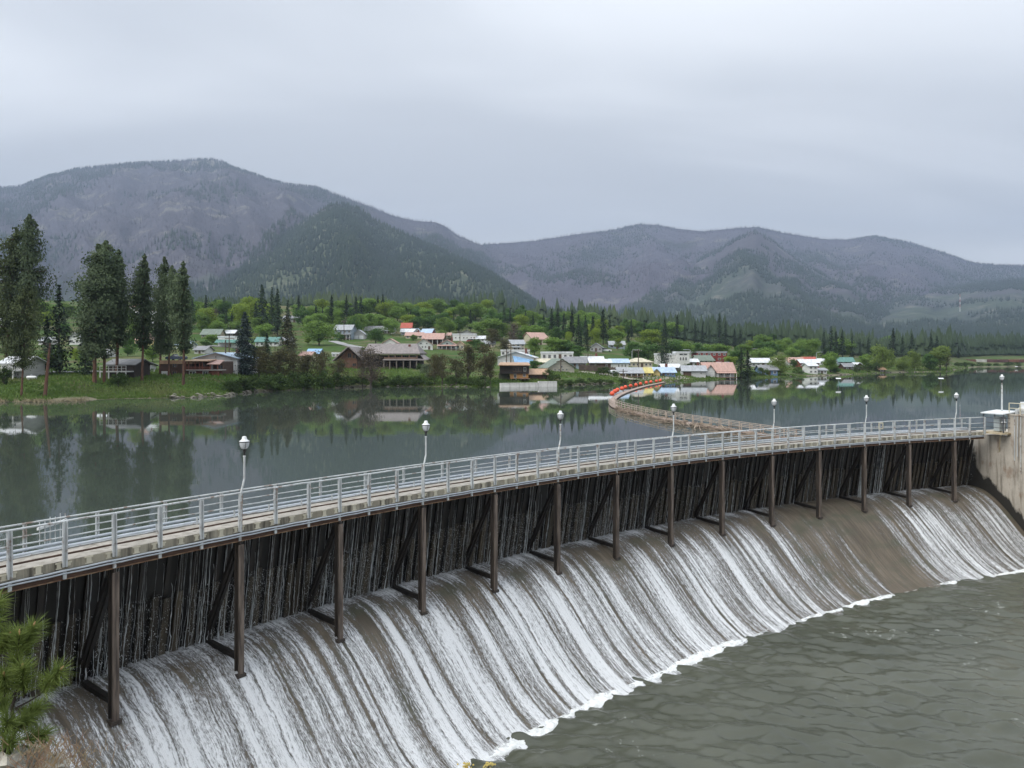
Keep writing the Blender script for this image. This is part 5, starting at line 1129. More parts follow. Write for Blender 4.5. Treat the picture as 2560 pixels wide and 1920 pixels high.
def conifer_proto(seed, mat, bark, w=0.34, base=0.12, levels=34, per=6, droop=0.35, size=0.016, dens=7, top_pow=0.85, irregular=0.25, tuft=False, bare=0.0, bs=1.0, lean=0.0):
    r = np.random.default_rng(seed); C = []; Nn = []; mb = MB(); th = 0.013 * bs
    cx = lambda z: lean * z * z
    mb.tube([(cx(z), 0.004 * math.sin(z * 7 + seed), z) for z in (-0.02, 0.1, 0.3, 0.55, 0.8, 0.99)], [th * 1.3, th, th * 0.85, th * 0.6, th * 0.32, th * 0.08], 7)
    side = 1 + irregular * np.sin(np.arange(8) * 2.1 + seed)
    for k in range(levels):
        f = k / (levels - 1); z0 = base + (0.985 - base) * f
        env = ((1 - f) ** top_pow) * (1.0 if f > 0.10 else 0.55 + 4.5 * f) if not tuft else (0.34 + 0.66 * math.sin(math.pi * (0.20 + 0.74 * f))) * math.sqrt(max(1 - f ** 5.0, 0)) * (0.55 + 0.6 * r.random())
        for j in range(per):
            if r.random() < bare: continue
            a = r.random() * 6.28; R_ = w / 2 * env * (1 - irregular * 0.5 + irregular * 1.2 * r.random()) * side[int(a / 6.2832 * 8) % 8]
            if R_ < 0.006: R_ = 0.006
            zz = z0 + r.normal(0, 0.006); up = 0.10 if tuft else 0.0
            m = max(2, int(dens * (0.4 + R_ / (w / 2))))
            s = (0.18 + 0.82 * r.random(m) ** 0.7) if not tuft else (0.35 + 0.65 * r.random(m) ** 0.55)
            x = np.cos(a) * R_ * s; y = np.sin(a) * R_ * s; zc = zz - droop * R_ * s ** 1.4 + up * R_ * s
            jit = R_ * (0.16 if not tuft else 0.20) + 0.004
            P = np.stack([x + cx(zz) + r.normal(0, jit, m), y + r.normal(0, jit, m), zc + r.normal(0, jit * (0.25 if not tuft else 0.55), m)], -1)
            C.append(P); Nn.append(np.stack([np.cos(a) * 0.5 + r.normal(0, 0.5, m), np.sin(a) * 0.5 + r.normal(0, 0.5, m), 0.8 + r.normal(0, 0.35, m)], -1))
            if r.random() < (0.5 if tuft else 0.25): mb.tube([(cx(zz), 0, zz), (cx(zz) + np.cos(a) * R_ * 0.8, np.sin(a) * R_ * 0.8, zz - droop * R_ * 0.7 + up * R_)], [th * 0.28, th * 0.08], 3, False)
    C = np.concatenate(C); Nn = np.concatenate(Nn)
    V, Fq = rot_faces(C, Nn, np.full(len(C), size), r, 1.0, 4 if tuft else 3)
    return mb.mesh('trunk', bark), faces_mesh('crown', V, Fq, mat)
PR = {}
def protos():
    PR['pine'] = [conifer_proto(s, m, BARKP, w, b, 46, 8, 0.08, 0.0112, 46, 1, 0.75, True, 0.30, 1.25, ln) for s, m, w, b, ln in ((1, NEED, 0.27, 0.24, 0.0), (2, NEED, 0.24, 0.20, 0.03), (3, NEEDY, 0.30, 0.16, 0.02), (4, NEED, 0.22, 0.27, -0.02), (5, NEEDY, 0.25, 0.26, 0.05))]
    PR['fir'] = [conifer_proto(s, FIRM, BARKD, w, b, 30, 7, 0.45, 0.021, 6, p, 0.35) for s, w, b, p in ((11, 0.34, 0.08, 0.8), (12, 0.28, 0.14, 0.7), (13, 0.38, 0.05, 0.9), (14, 0.30, 0.20, 0.62))]
    PR['spruce'] = [conifer_proto(21, SPRB, BARKD, 0.42, 0.06, 34, 13, 0.30, 0.0135, 18, 0.72, 0.15)]
    PR['oldspruce'] = [conifer_proto(23, SPRO, BARKD, 0.62, 0.06, 26, 11, 0.35, 0.018, 16, 0.7, 0.35)]
    PR['bushpine'] = [conifer_proto(25, FIRM, BARKD, 0.62, 0.12, 24, 8, 0.05, 0.020, 18, 0.5, 0.6, True, 0.2)]
    PR['leaf'] = [leafy_proto(31 + k, LEAF, BARKD, w, 4200, 18, 0.16, 0.027) for k, w in enumerate((0.95, 0.8, 1.1))]
    PR['leafy'] = [leafy_proto(41 + k, LEAFY, BARKD, w, 3600, 16, 0.18, 0.027) for k, w in enumerate((0.85, 1.0))]
    PR['leafd'] = [leafy_proto(51 + k, LEAFD, BARKD, w, 4200, 18, 0.12, 0.027) for k, w in enumerate((0.95, 1.15))]
    PR['round'] = [leafy_proto(56, LEAFD, BARKD, 1.15, 6500, 30, 0.05, 0.022, 0.7)]
    PR['willow'] = [leafy_proto(61 + k, WILL, BARKG, w, 5200, 20, 0.14, 0.024) for k, w in enumerate((1.0, 0.85))]
    PR['bud'] = [leafy_proto(71 + k, BUD, BARKG, w, 2600, 22, 0.18, 0.018, 0.15, True) for k, w in enumerate((0.75, 0.95, 0.6))]
    PR['bare'] = [leafy_proto(81 + k, BUDB, BARKG, w, 1500, 26, 0.16, 0.015, 0.1, True) for k, w in enumerate((0.8, 0.6))]
    PR['shrub'] = [leafy_proto(91 + k, SHRUB, BARKG, w, 1500, 14, 0.02, 0.048, 0.3) for k, w in enumerate((1.6, 1.3, 2.0))]
    PR['silver'] = [leafy_proto(96, GREYSH, BARKG, 1.3, 2200, 14, 0.04, 0.035, 0.3)]
protos()
NAMES = {'pine': ('pine_tree', 'tree'), 'fir': ('conifer_tree', 'tree'), 'spruce': ('spruce_tree', 'tree'), 'oldspruce': ('spruce_tree', 'tree'), 'bushpine': ('pine_tree', 'tree'), 'leaf': ('leafy_tree', 'tree'), 'leafy': ('leafy_tree', 'tree'),
         'leafd': ('leafy_tree', 'tree'), 'round': ('leafy_tree', 'tree'), 'willow': ('willow_tree', 'tree'), 'bud': ('budding_tree', 'tree'), 'bare': ('bare_tree', 'tree'), 'shrub': ('shrub', 'shrub'), 'silver': ('shrub', 'shrub')}
DESC = {'pine': 'tall ponderosa pine', 'fir': 'dark conifer', 'leaf': 'fresh green leafy tree', 'leafy': 'bright yellow green leafy tree', 'leafd': 'deep green leafy tree', 'willow': 'pale green broad tree', 'bud': 'olive brown budding tree', 'bare': 'greyish brown bare tree', 'shrub': 'green shrub', 'silver': 'silvery green shrub', 'round': 'dense round dark green tree', 'spruce': 'spruce', 'oldspruce': 'spruce', 'bushpine': 'bushy pine'}
TREES = []
NATW = {}
def tree(kind, px, pt, pb, wpx=None, label=None, var=None, lean=0.0, back=0.0, group=None):
    """tree whose foot shows at (px, pb) and whose top reaches row pt"""
    g = hit(px, pb)
    if back: g = Vector((g.x * (g.y + back) / g.y, g.y + back, 0)); g.z = float(ground(g.x, g.y))
    s = g.y / F; h = HC + (HY - pt) * s - g.z
    ms = PR[kind]; v = ms[(var if var is not None else rnd.randrange(len(ms))) % len(ms)]
    r = empty(NAMES[kind][0], g, rnd.uniform(0, 6.28) if not lean else 0.0)
    if lean: r.rotation_euler = (rnd.uniform(-0.02, 0.02), lean, 0)
    for nm, me in zip(('trunk', 'crown'), v): link(bpy.data.objects.new(nm, me), r)
    if kind not in NATW: NATW[kind] = {}
    key = v[1].name
    if key not in NATW[kind]:
        co = np.empty(len(v[1].vertices) * 3, np.float32); v[1].vertices.foreach_get('co', co); co = co.reshape(-1, 3); NATW[kind][key] = float(np.percentile(np.abs(co[:, :2]), 96.5 if kind == 'pine' else 99) * 2)
    wn_ = NATW[kind][key]; k = (wpx * s / (h * wn_)) if wpx else 1.0
    r.scale = (h * k, h * k, h)
    r['category'] = NAMES[kind][1]
    if label: r['label'] = label
    TREES.append([r, kind, px, (pt + pb) / 2, g.y, h, label, group])
    return r
T = tree
# --- tall pines on the left bank
T('pine', 14, 566, 936, 92, 'broad pine at the left edge leaning right in front of the tallest pine', 2, 0.05)
T('pine', 68, 535, 934, 78, 'tallest dark pine in the group at the left edge', 0, 0.02)
T('pine', 54, 706, 992, 58, 'slim pine with bare reddish trunk at the water at the left edge', 4, 0.05)
T('fir', 148, 711, 936, 66, 'dark dense conifer between the two left groups of pines', 0)
T('fir', 118, 790, 934, 40, 'small dark conifer behind the leaning bare trunk', 1)
T('pine', 236, 609, 957, 104, 'wide pine with thick red trunk, left one of the second group', 1, 0.01)
T('pine', 260, 600, 957, 84, 'tall pine with forked looking crown in the middle of the second group', 0, 0.02)
T('pine', 292, 624, 946, 76, 'pine at the back right of the second group', 3, 0.03)
T('fir', 214, 806, 938, 60, 'low dark conifer under the second group of pines', 2)
T('pine', 355, 635, 954, 62, 'slim pine on the left of the third group', 3, 0.03)
T('pine', 400, 641, 938, 60, 'slim pine with thin crown in the middle of the third group', 1, 0.03)
T('pine', 421, 662, 943, 52, 'narrow pine just right of the middle of the third group', 0, 0.03)
T('pine', 459, 654, 962, 62, 'rightmost tall pine standing in front of the reddish brown house', 3, 0.02)
T('spruce', 612, 779, 939, 62, 'dense blue green spruce with layered boughs beside the grey workshop', 0)
T('oldspruce', 718, 787, 902, 72, 'brownish green spruce rising over the shore shrubs', 0)
T('fir', 667, 832, 905, 30, 'small dark fir between the two big spruces', 1)
T('leafd', 78, 905, 938, 40, 'deep green tree beside the white balcony house', 0)
T('leaf', 105, 880, 936, 44, 'fresh green tree behind the leaning bare trunk', 1)
T('leaf', 140, 868, 934, 48, 'fresh green tree on the lawn between the pines', 0)
T('shrub', 296, 930, 967, 46, 'round green bush on the bank below the dark house', 0)
T('shrub', 10, 915, 962, 40, 'dark green bush at the left edge by the balcony house', 1)
# --- budding trees and shrubs along the middle shore
for q in (('bud', 648, 858, 945, 60), ('bud', 664, 880, 955, 48), ('bud', 700, 872, 964, 62), ('bud', 735, 874, 966, 64), ('bud', 770, 884, 966, 60), ('bud', 806, 872, 962, 58), ('bud', 845, 894, 960, 54), ('bare', 928, 860, 972, 76), ('bare', 906, 868, 968, 44),
          ('bud', 1086, 884, 962, 40), ('bud', 1106, 880, 964, 58), ('bud', 1140, 892, 960, 50), ('bud', 1170, 860, 958, 52), ('bud', 1212, 855, 962, 62), ('bud', 1226, 880, 962, 40), ('bud', 1232, 820, 868, 44), ('bare', 1284, 803, 862, 44), ('bud', 1262, 850, 882, 40)):
    T(*q)
for q in (('shrub', 578, 948, 984, 40), ('shrub', 604, 940, 980, 48), ('shrub', 636, 938, 980, 56), ('shrub', 668, 934, 978, 52), ('shrub', 700, 930, 976, 56), ('shrub', 735, 928, 974, 56), ('shrub', 772, 926, 972, 58), ('shrub', 808, 924, 970, 56), ('shrub', 842, 930, 968, 50), ('shrub', 872, 936, 969, 46), ('shrub', 900, 938, 968, 46), ('shrub', 934, 936, 968, 50), ('shrub', 966, 940, 966, 46), ('shrub', 996, 938, 966, 46), ('shrub', 1022, 940, 966, 42), ('shrub', 1046, 936, 965, 44), ('shrub', 1076, 942, 965, 36),
          ('silver', 1068, 910, 944, 40), ('shrub', 1052, 908, 930, 26), ('shrub', 1130, 940, 964, 34), ('shrub', 1156, 944, 963, 30), ('shrub', 1204, 938, 967, 50), ('shrub', 1180, 944, 965, 34), ('shrub', 590, 968, 984, 30), ('shrub', 820, 952, 970, 40), ('shrub', 760, 950, 972, 44), ('shrub', 690, 954, 977, 40),
          ('shrub', 1372, 922, 950, 34), ('shrub', 1388, 934, 953, 30), ('shrub', 1404, 948, 966, 30), ('shrub', 1428, 948, 965, 32), ('shrub', 1452, 944, 963, 34), ('shrub', 1476, 944, 961, 34), ('shrub', 1500, 946, 960, 28), ('shrub', 1524, 948, 959, 26), ('shrub', 1508, 916, 938, 40), ('shrub', 1490, 912, 928, 22), ('shrub', 1536, 926, 941, 24),
          ('shrub', 1560, 946, 957, 30), ('shrub', 1584, 948, 956, 24), ('leafd', 1338, 900, 924, 40), ('shrub', 1905, 918, 940, 40), ('shrub', 1880, 926, 943, 30), ('shrub', 1996, 916, 935, 30), ('shrub', 2086, 915, 931, 24), ('shrub', 2142, 910, 931, 22), ('shrub', 2168, 906, 930, 30), ('shrub', 2192, 904, 929, 30), ('shrub', 1720, 908, 928, 36), ('shrub', 1752, 904, 926, 30), ('shrub', 1776, 902, 922, 28), ('shrub', 1984, 896, 920, 24)):
    T(*q)
# --- leafy trees in town (px, top, foot, width)
for q in (('leaf', 798, 800, 864, 84), ('round', 939, 817, 860, 48), ('leafd', 848, 830, 852, 30), ('leafy', 770, 842, 862, 18), ('leafd', 1188, 848, 874, 44), ('leafd', 1204, 855, 880, 40), ('leaf', 1336, 842, 888, 40), ('leaf', 1388, 842, 886, 66), ('leafd', 1420, 850, 888, 44), ('leafd', 1446, 862, 892, 40), ('leafd', 1302, 826, 856, 34), ('leaf', 1222, 795, 848, 76), ('leafd', 1240, 824, 852, 34),
          ('leafy', 1489, 818, 868, 28), ('leaf', 1538, 820, 868, 44), ('leafy', 1545, 845, 876, 20), ('leafy', 1628, 823, 870, 64), ('leafd', 1588, 852, 900, 60), ('leafd', 1620, 850, 902, 62), ('leafd', 1680, 848, 900, 60), ('leaf', 1712, 852, 896, 50), ('leafd', 1744, 856, 890, 44), ('leaf', 1800, 858, 896, 54), ('leafd', 1842, 866, 912, 44), ('leaf', 1770, 860, 888, 40), ('leafy', 1822, 890, 916, 40),
          ('leaf', 1906, 868, 912, 56), ('leafd', 1930, 852, 896, 50), ('leaf', 1962, 843, 886, 36), ('leafd', 1990, 864, 900, 40), ('leaf', 2031, 845, 900, 46), ('leaf', 2002, 850, 898, 36), ('leaf', 1980, 866, 904, 36), ('leafy', 1880, 850, 890, 40),
          ('willow', 1952, 884, 939, 58), ('leaf', 2076, 878, 931, 42), ('leafd', 2088, 916, 932, 26), ('willow', 2207, 860, 929, 74), ('leaf', 2164, 884, 918, 32), ('willow', 2258, 888, 928, 42), ('willow', 2286, 873, 926, 42), ('leafd', 2325, 882, 926, 44), ('willow', 2350, 863, 926, 62), ('bud', 2366, 880, 925, 34),
          ('leafy', 520, 770, 830, 50), ('leaf', 505, 778, 834, 34), ('leaf', 543, 800, 836, 44), ('leafy', 600, 757, 820, 50), ('leafy', 626, 740, 816, 56), ('leaf', 650, 788, 836, 46), ('leaf', 660, 808, 850, 44), ('leaf', 592, 800, 834, 36), ('bare', 536, 768, 818, 24), ('leaf', 530, 835, 862, 40), ('leafd', 516, 850, 866, 30), ('leafd', 758, 765, 816, 48), ('leaf', 776, 792, 824, 40), ('leaf', 846, 770, 824, 30),
          ('leaf', 893, 783, 836, 50), ('leaf', 920, 782, 830, 50), ('leaf', 948, 784, 826, 60), ('leaf', 976, 796, 838, 44), ('leafd', 886, 790, 840, 36), ('leafy', 1020, 786, 820, 46), ('leafd', 1040, 790, 824, 40), ('leafd', 1068, 790, 824, 46), ('leaf', 1108, 792, 838, 44), ('leafd', 1146, 792, 832, 38), ('leaf', 1124, 800, 836, 36), ('leaf', 1106, 824, 846, 20), ('leaf', 1034, 836, 852, 18), ('bud', 1122, 838, 858, 22), ('leaf', 1256, 806, 850, 40), ('leaf', 1310, 812, 848, 40), ('leaf', 1340, 812, 846, 46), ('leaf', 1386, 822, 850, 30), ('leafy', 1422, 828, 862, 20),
          ('leafd', 320, 842, 890, 50), ('leaf', 334, 778, 850, 40), ('leafy', 112, 778, 826, 50), ('leaf', 100, 740, 820, 50), ('leafy', 190, 870, 905, 30), ('leaf', 382, 862, 905, 40), ('leafy', 342, 730, 775, 36), ('leafd', 30, 860, 915, 40), ('leaf', 215, 880, 918, 40)):
    T(*q)
# --- conifers in town and along the skyline
for q in ((655, 712, 836), (680, 718, 834), (694, 722, 842), (640, 752, 824), (720, 750, 826), (747, 738, 800), (790, 762, 822), (829, 738, 822), (866, 738, 826), (890, 741, 806), (902, 742, 806), (945, 738, 800), (957, 735, 802), (565, 767, 822), (580, 778, 828), (515, 738, 800), (560, 742, 796), (806, 768, 812), (1026, 774, 806), (1118, 783, 812), (1134, 784, 812), (1176, 775, 832), (1260, 767, 816), (1275, 769, 818), (1314, 777, 822), (1333, 783, 826), (1359, 785, 830), (1379, 772, 846), (1394, 769, 850), (1410, 782, 846), (1430, 774, 852), (1446, 786, 870), (1464, 788, 860), (1482, 790, 858), (1508, 774, 862), (1524, 790, 860), (1570, 822, 862), (1578, 798, 850), (1610, 804, 850), (1662, 792, 856), (1693, 787, 856), (1711, 808, 858), (1738, 800, 858), (1756, 808, 864), (1773, 811, 866), (1798, 784, 866), (1814, 802, 866), (1836, 822, 872), (1850, 822, 872), (1880, 826, 882), (1934, 836, 878), (1973, 827, 872), (1989, 830, 872), (2004, 832, 872), (2060, 820, 892), (2078, 815, 894), (2090, 828, 892), (2106, 824, 894), (2130, 832, 894), (2150, 846, 892), (2171, 842, 894), (2190, 850, 894), (2233, 820, 898), (2256, 840, 896), (2279, 832, 898), (2327, 833, 898), (2342, 840, 898), (2380, 858, 896), (2396, 862, 896), (1468, 812, 880), (1452, 830, 884), (230, 742, 820), (160, 770, 830), (440, 760, 820), (306, 752, 820), (480, 745, 800)):
    T('fir', q[0], q[1], q[2], (q[2] - q[1]) * rnd.uniform(0.27, 0.40), None, rnd.randrange(4))
T('bushpine', 1659, 836, 920, 58, 'dark bushy pine with ragged crown in front of the white modern block')
T('fir', 1853, 870, 949, 34, 'left one of the twin dark firs at the water beside the pink roofed house', 2)
T('fir', 1869, 876, 949, 34, 'right one of the twin dark firs at the water beside the pink roofed house', 0)
# --- further trees filling the gardens and the slope
def fill():
    rf = random.Random(21)
    rows = [(440, 1240, 796, 0.0, 60, ('leaf', 'leafd', 'leafy', 'leaf')), (440, 1500, 818, 0.0, 40, ('leaf', 'leafd', 'leaf')), (1240, 1900, 842, 0, 36, ('leafd', 'leaf', 'leafd', 'leafy')), (1850, 2380, 884, 0, 30, ('leaf', 'leafd', 'leaf')), (0, 440, 850, 0, 16, ('leaf', 'leafd', 'leafy')), (0, 440, 800, 0, 14, ('leaf', 'leafd'))]
    for x0, x1, pb, _, n, ks in rows:
        for i in range(n):
            px = x0 + (x1 - x0) * (i + 0.5 + rf.uniform(-0.4, 0.4)) / n; b_ = pb + rf.uniform(-10, 10)
            h_ = rf.uniform(26, 48); w_ = h_ * rf.uniform(0.9, 1.25)
            if any(abs(px - q[1]) < q[3] * 0.5 + 8 and -8 < b_ - q[2] < 26 for q in HOUSES): continue
            T(rf.choice(ks), px, b_ - h_, b_, w_)
fill()
# --- shrubs on the far embankment
for px, pt, pb, w in ((2396, 905, 917, 22), (2412, 904, 916.5, 24), (2430, 906, 916, 20), (2448, 905, 916, 22), (2470, 908, 915.5, 16), (2492, 907, 915.5, 18), (2520, 904, 915.5, 26), (2545, 906, 915.5, 22)):
    T('shrub', px, pt, pb, w)
# --- labels that single each one out by what it stands next to
def label_trees():
    from collections import defaultdict
    G = defaultdict(list)
    for tr in TREES:
        r, kind, px, pm, Y, h, lab, grp = tr
        if lab: continue
        best = min(HOUSES, key=lambda b: abs(b[1] - px) + 1.5 * abs(b[2] - pm) + 0.15 * abs(b[4] - Y))
        if kind == 'shrub' and pm > 940 and 560 < px < 1240: rel, ref = 'along the water', 'below the big brown lodge'
        elif px > 2385: rel, ref = 'on the far embankment', 'at the right edge'
        else:
            dx_ = px - best[1]
            if abs(dx_) < best[3] * 0.42: rel = 'behind' if Y > best[4] else 'in front of'
            else: rel = 'right of' if dx_ > 0 else 'left of'
            ref = best[0]
        G[(kind, rel, ref)].append(tr)
    for (kind, rel, ref), l in G.items():
        l.sort(key=lambda q: q[2]); base = DESC[kind]
        for i, tr in enumerate(l):
            if len(l) == 1: s_ = '%s %s %s' % (base, rel, ref)
            else:
                o = 'leftmost' if i == 0 else ('rightmost' if i == len(l) - 1 else (ORD[i] if i < 20 else 'one'))
                s_ = '%s %s %s %s' % (o, base, rel, ref)
            if rel == 'along the water' and len(l) > 1: s_ = '%s %s along the shore below the lodge, counted from the left' % (ORD[i] if i < 20 else ORD[i - 20] + ' from the right end', base) if i < 20 else '%s %s along the shore below the lodge, counted from the right' % (ORD[len(l) - 1 - i], base)
            if len(s_.split()) > 16: s_ = s_.replace(base, base.split()[0] + ' ' + base.split()[-1])
            if len(s_.split()) > 16: s_ = s_.replace(base.split()[0] + ' ' + base.split()[-1], base.split()[-1])
            tr[0]['label'] = s_
        if len(l) > 1:
            for tr in l: tr[0]['group'] = '%ss %s %s' % (base, rel, ref)
label_trees()
# ================================================================ concrete pier at the right end of the dam
PPH = math.radians(109.05)
def pier():
    root = empty('concrete_pier', AP(PPH, 2, Z_TAIL)); tag(root, 'tall stained concrete pier at the right end of the dam', 'pier')
    m, t, b, o = newmat('stained_pier_concrete'); p = pos(t)
    f = noise(t, p, 0.7, 6, 0.65); f2 = noise(t, mapping(t, p, (2.2, 2.2, 0.22)), 1.1, 5, 0.65); f3 = noise(t, mapping(t, p, (1, 1, 0.5), (5, 2, 8)), 1.6, 5, 0.6)
    c = ramp(t, f, [(0.32, (0.38, 0.345, 0.29)), (0.52, (0.48, 0.435, 0.37)), (0.7, (0.54, 0.50, 0.43))])
    c = mixc(t, ramp(t, f2, [(0.52, 0.0), (0.66, 0.8)]), c, (0.15, 0.13, 0.105)); c = mixc(t, ramp(t, f3, [(0.56, 0.0), (0.68, 0.6)]), c, (0.20, 0.12, 0.07))
    # wet algae band that the nappe keeps dark, following the slope of the spillway
    at_ = N(t, 'ShaderNodeAttribute', attribute_name='wet').outputs['Fac']
    wet = ramp(t, math_(t, 'ADD', at_, math_(t, 'MULTIPLY', math_(t, 'SUBTRACT', f3, 0.5), 0.9)), [(0.42, 0.0), (0.56, 1.0)])
    c = mixc(t, wet, c, (0.022, 0.020, 0.016)); t.links.new(c, b.inputs['Base Color']); b.inputs['Roughness'].default_value = 0.85; bump(t, b, noise(t, p, 5, 6, 0.7), 0.6, 0.04)
    # side face as a grid so the wet band can follow the water
    us = np.linspace(-3.2, 9.5, 80); zs = np.linspace(Z_TAIL - 1.5, Z_DECK - 0.28, 60); d = down(PPH); al = along(PPH)
    uu = np.array([q[0] for q in OG]); zo = np.array([q[1] for q in OG]) + HC
    V = []; wv = []
    for u in us:
        for z in zs:
            V.append(AP(PPH, u, z)); h = z - np.interp(u, uu, zo); lim = np.interp(u, [-3, -1.9, -1.2, 0, 3, 9], [4.4, 3.5, 1.2, 0.85, 0.95, 0.8]); wv.append(1.0 - 0.5 * h / lim)
    k = len(zs); n = len(us); i = np.arange(n - 1)[:, None] * k + np.arange(k - 1)[None, :]; Fq = np.stack([i, i + 1, i + k + 1, i + k], -1).reshape(-1, 4)
    set_parent(mesh_np('side_face', np.array(V), Fq, m, attr={'wet': wv}), root)
    mb = MB(); a = AP(PPH, 9.5, 0) + al * 7.06; c0 = (AP(PPH, -3.2, 0) + AP(PPH, 9.5, 0)) / 2 + al * 7.05
    zb, zt = Z_TAIL - 1.5, Z_DECK - 0.28
    mb.box((c0.x, c0.y, (zb + zt) / 2 - 0.004), (14.0, 12.7, zt - zb), al, d); set_parent(mb.obj('body', m), root)
    c1 = (AP(PPH, 0.95, 0) + AP(PPH, 9.5, 0)) / 2 + al * 7.06; z1 = HC - 4.12
    mb = MB(); mb.box((c1.x, c1.y, (zt + z1) / 2), (14.0, 8.55, z1 - zt), al, d); set_parent(mb.obj('parapet', m), root)
    mb = MB(); mb.box((c1.x, c1.y, z1 + 0.05), (14.15, 8.7, 0.096), al, d); set_parent(mb.obj('coping', m), root)
    for k_, (u, z0, z1_) in enumerate(((1.55, HC - 7.2, HC - 4.15), (1.75, HC - 6.9, HC - 4.15), (2.0, HC - 8.0, HC - 4.15), (2.25, HC - 6.5, HC - 4.15))):
        mb = MB(); q = AP(PPH, u, 0) - al * 0.07; mb.tube([(q.x, q.y, z0), (q.x, q.y, z1_)], 0.028, 6); set_parent(mb.obj('wall_conduit', GALV), root)
    # wall that carries on to the right and keeps the lake back
    mb = MB(); e_ = AP(PPH, -2.0, 0) + al * 13.5; mb.bar((e_.x, e_.y, -3), (e_.x + 80, e_.y + 6, -3), 1.6, 8.6); set_parent(mb.obj('wing_wall', m), root)
pier()
def pier_top():
    d = down(PPH); al = along(PPH); z1 = HC - 4.02
    # sheltered landing
    r = empty('shelter', AP(PPH, 0.3, Z_DECK)); tag(r, 'small white roofed shelter with dark rails and grey cabinet on the pier', 'shelter')
    YEL = simple('pale_platform_steel', (0.55, 0.48, 0.33), (0.40, 0.30, 0.18), 3, 0.7); DK = simple('dark_rail_steel', (0.04, 0.045, 0.055), (0.07, 0.07, 0.08), 3, 0.6)
    ph = PPH
    B = lambda u, s_, z: AP(ph, u, z) + al * s_
    mb = MB(); mb.box(B(0.35, -0.1, Z_DECK - 0.06), (1.5, 1.7, 0.10), al, d); set_parent(mb.obj('platform', YEL), r)
    mb = MB(); mb.box(B(0.3, 0.10, HC - 3.95), (1.55, 1.7, 0.07), (al + Vector((0, 0, 0.10))).normalized(), d); set_parent(mb.obj('roof', WHITEM), r)
    for u, s_ in ((1.1, -0.55), (1.1, 0.5), (-0.4, -0.55), (-0.4, 0.5)): mb = MB(); q = B(u, s_, 0); mb.bar((q.x, q.y, Z_DECK - 0.02), (q.x, q.y, HC - 3.98), 0.05, 0.05, (1, 0, 0)); set_parent(mb.obj('post', DK), r)
    for z in (0.35, 0.68, 1.0):
        mb = MB(); mb.tube([B(1.1, -0.8, Z_DECK + z), B(1.1, 0.55, Z_DECK + z)], 0.02, 6); mb.tube([B(1.1, -0.8, Z_DECK + z), B(-0.2, -0.8, Z_DECK + z)], 0.02, 6); set_parent(mb.obj('rail', DK), r)
    mb = MB(); mb.box(B(0.2, 0.25, Z_DECK + 0.55), (0.62, 0.45, 1.0), al, d); set_parent(mb.obj('cabinet', simple('cabinet_grey', (0.48, 0.54, 0.55), (0.40, 0.45, 0.46), 3, 0.5)), r)
    mb = MB(); q = B(0.9, -0.25, Z_DECK + 0.62); mb.lathe([(0.03, -0.5), (0.05, 0.0), (0.16, 0.06), (0.16, 0.10), (0.07, 0.14), (0.07, 0.34), (0.02, 0.36)], 10, q); set_parent(mb.obj('valve', WHITEM), r)
    for s_ in (-0.7, 0.0): mb = MB(); mb.bar(B(1.0, s_, Z_DECK - 0.1), B(0.3, s_ + 0.75, Z_DECK - 1.5), 0.05, 0.05); set_parent(mb.obj('brace', YEL), r)
    lamp(AP(PPH, 1.2, z1) + al * 0.45 - d * 1.0, (0, 0, 0), HC - 1.30, 0, 'white globe street lamp on a straight pole behind the shelter on the pier', 0.06)
    # machinery
    g = empty('hoist_machine', AP(PPH, 2.2, z1) + al * 0.8); tag(g, 'white hoist machinery with pipes on top of the pier', 'machine')
    mb = MB(); mb.box(AP(PPH, 1.7, z1 + 0.62) + al * 0.75, (0.46, 0.4, 0.46), al, d); mb.box(AP(PPH, 1.7, z1 + 0.2) + al * 0.75, (0.16, 0.16, 0.4), al, d); set_parent(mb.obj('gearbox', WHITEM), g)
    mb = MB(); mb.tube([AP(PPH, 1.7, z1 + 0.32) + al * 0.2, AP(PPH, 1.7, z1 + 0.32) + al * 2.4], 0.16, 10); mb.tube([AP(PPH, 1.7, z1 + 0.1) + al * 0.3, AP(PPH, 1.7, z1 + 0.1) + al * 2.6], 0.09, 8); set_parent(mb.obj('drum', WHITEM, None, True), g)
    mb = MB(); mb.tube([AP(PPH, 2.0 + 0.45 * math.cos(a), z1 + 0.2 + 0.52 * math.sin(a)) + al * (0.95 + 0.10 * math.cos(a)) for a in np.linspace(-0.3, math.pi + 0.3, 14)], 0.11, 10); set_parent(mb.obj('gooseneck_pipe', WHITEM, None, True), g)
    mb = MB(); mb.lathe([(0.12, 0), (0.14, 0.02), (0.14, 0.3), (0.05, 0.34)], 10, AP(PPH, 1.3, z1) + al * 0.5); set_parent(mb.obj('motor', GALV), g)
    f = empty('guard_rail', AP(PPH, 1.3, z1) + al * 0.2); tag(f, 'short pale guard rail beside the lamp on top of the pier', 'railing')
    mb = MB()
    for u in (1.0, 1.8, 2.6, 3.4): mb.bar(AP(PPH, u, z1) + al * 0.12, AP(PPH, u, z1 + 0.75) + al * 0.12, 0.05, 0.05, (1, 0, 0))
    mb.tube([AP(PPH, 1.0, z1 + 0.75) + al * 0.12, AP(PPH, 3.6, z1 + 0.75) + al * 0.12], 0.03, 6); mb.tube([AP(PPH, 1.0, z1 + 0.4) + al * 0.12, AP(PPH, 3.6, z1 + 0.4) + al * 0.12], 0.025, 6); set_parent(mb.obj('rail', simple('cream_rail', (0.62, 0.58, 0.44), (0.5, 0.47, 0.36), 4, 0.5)), f)
pier_top()
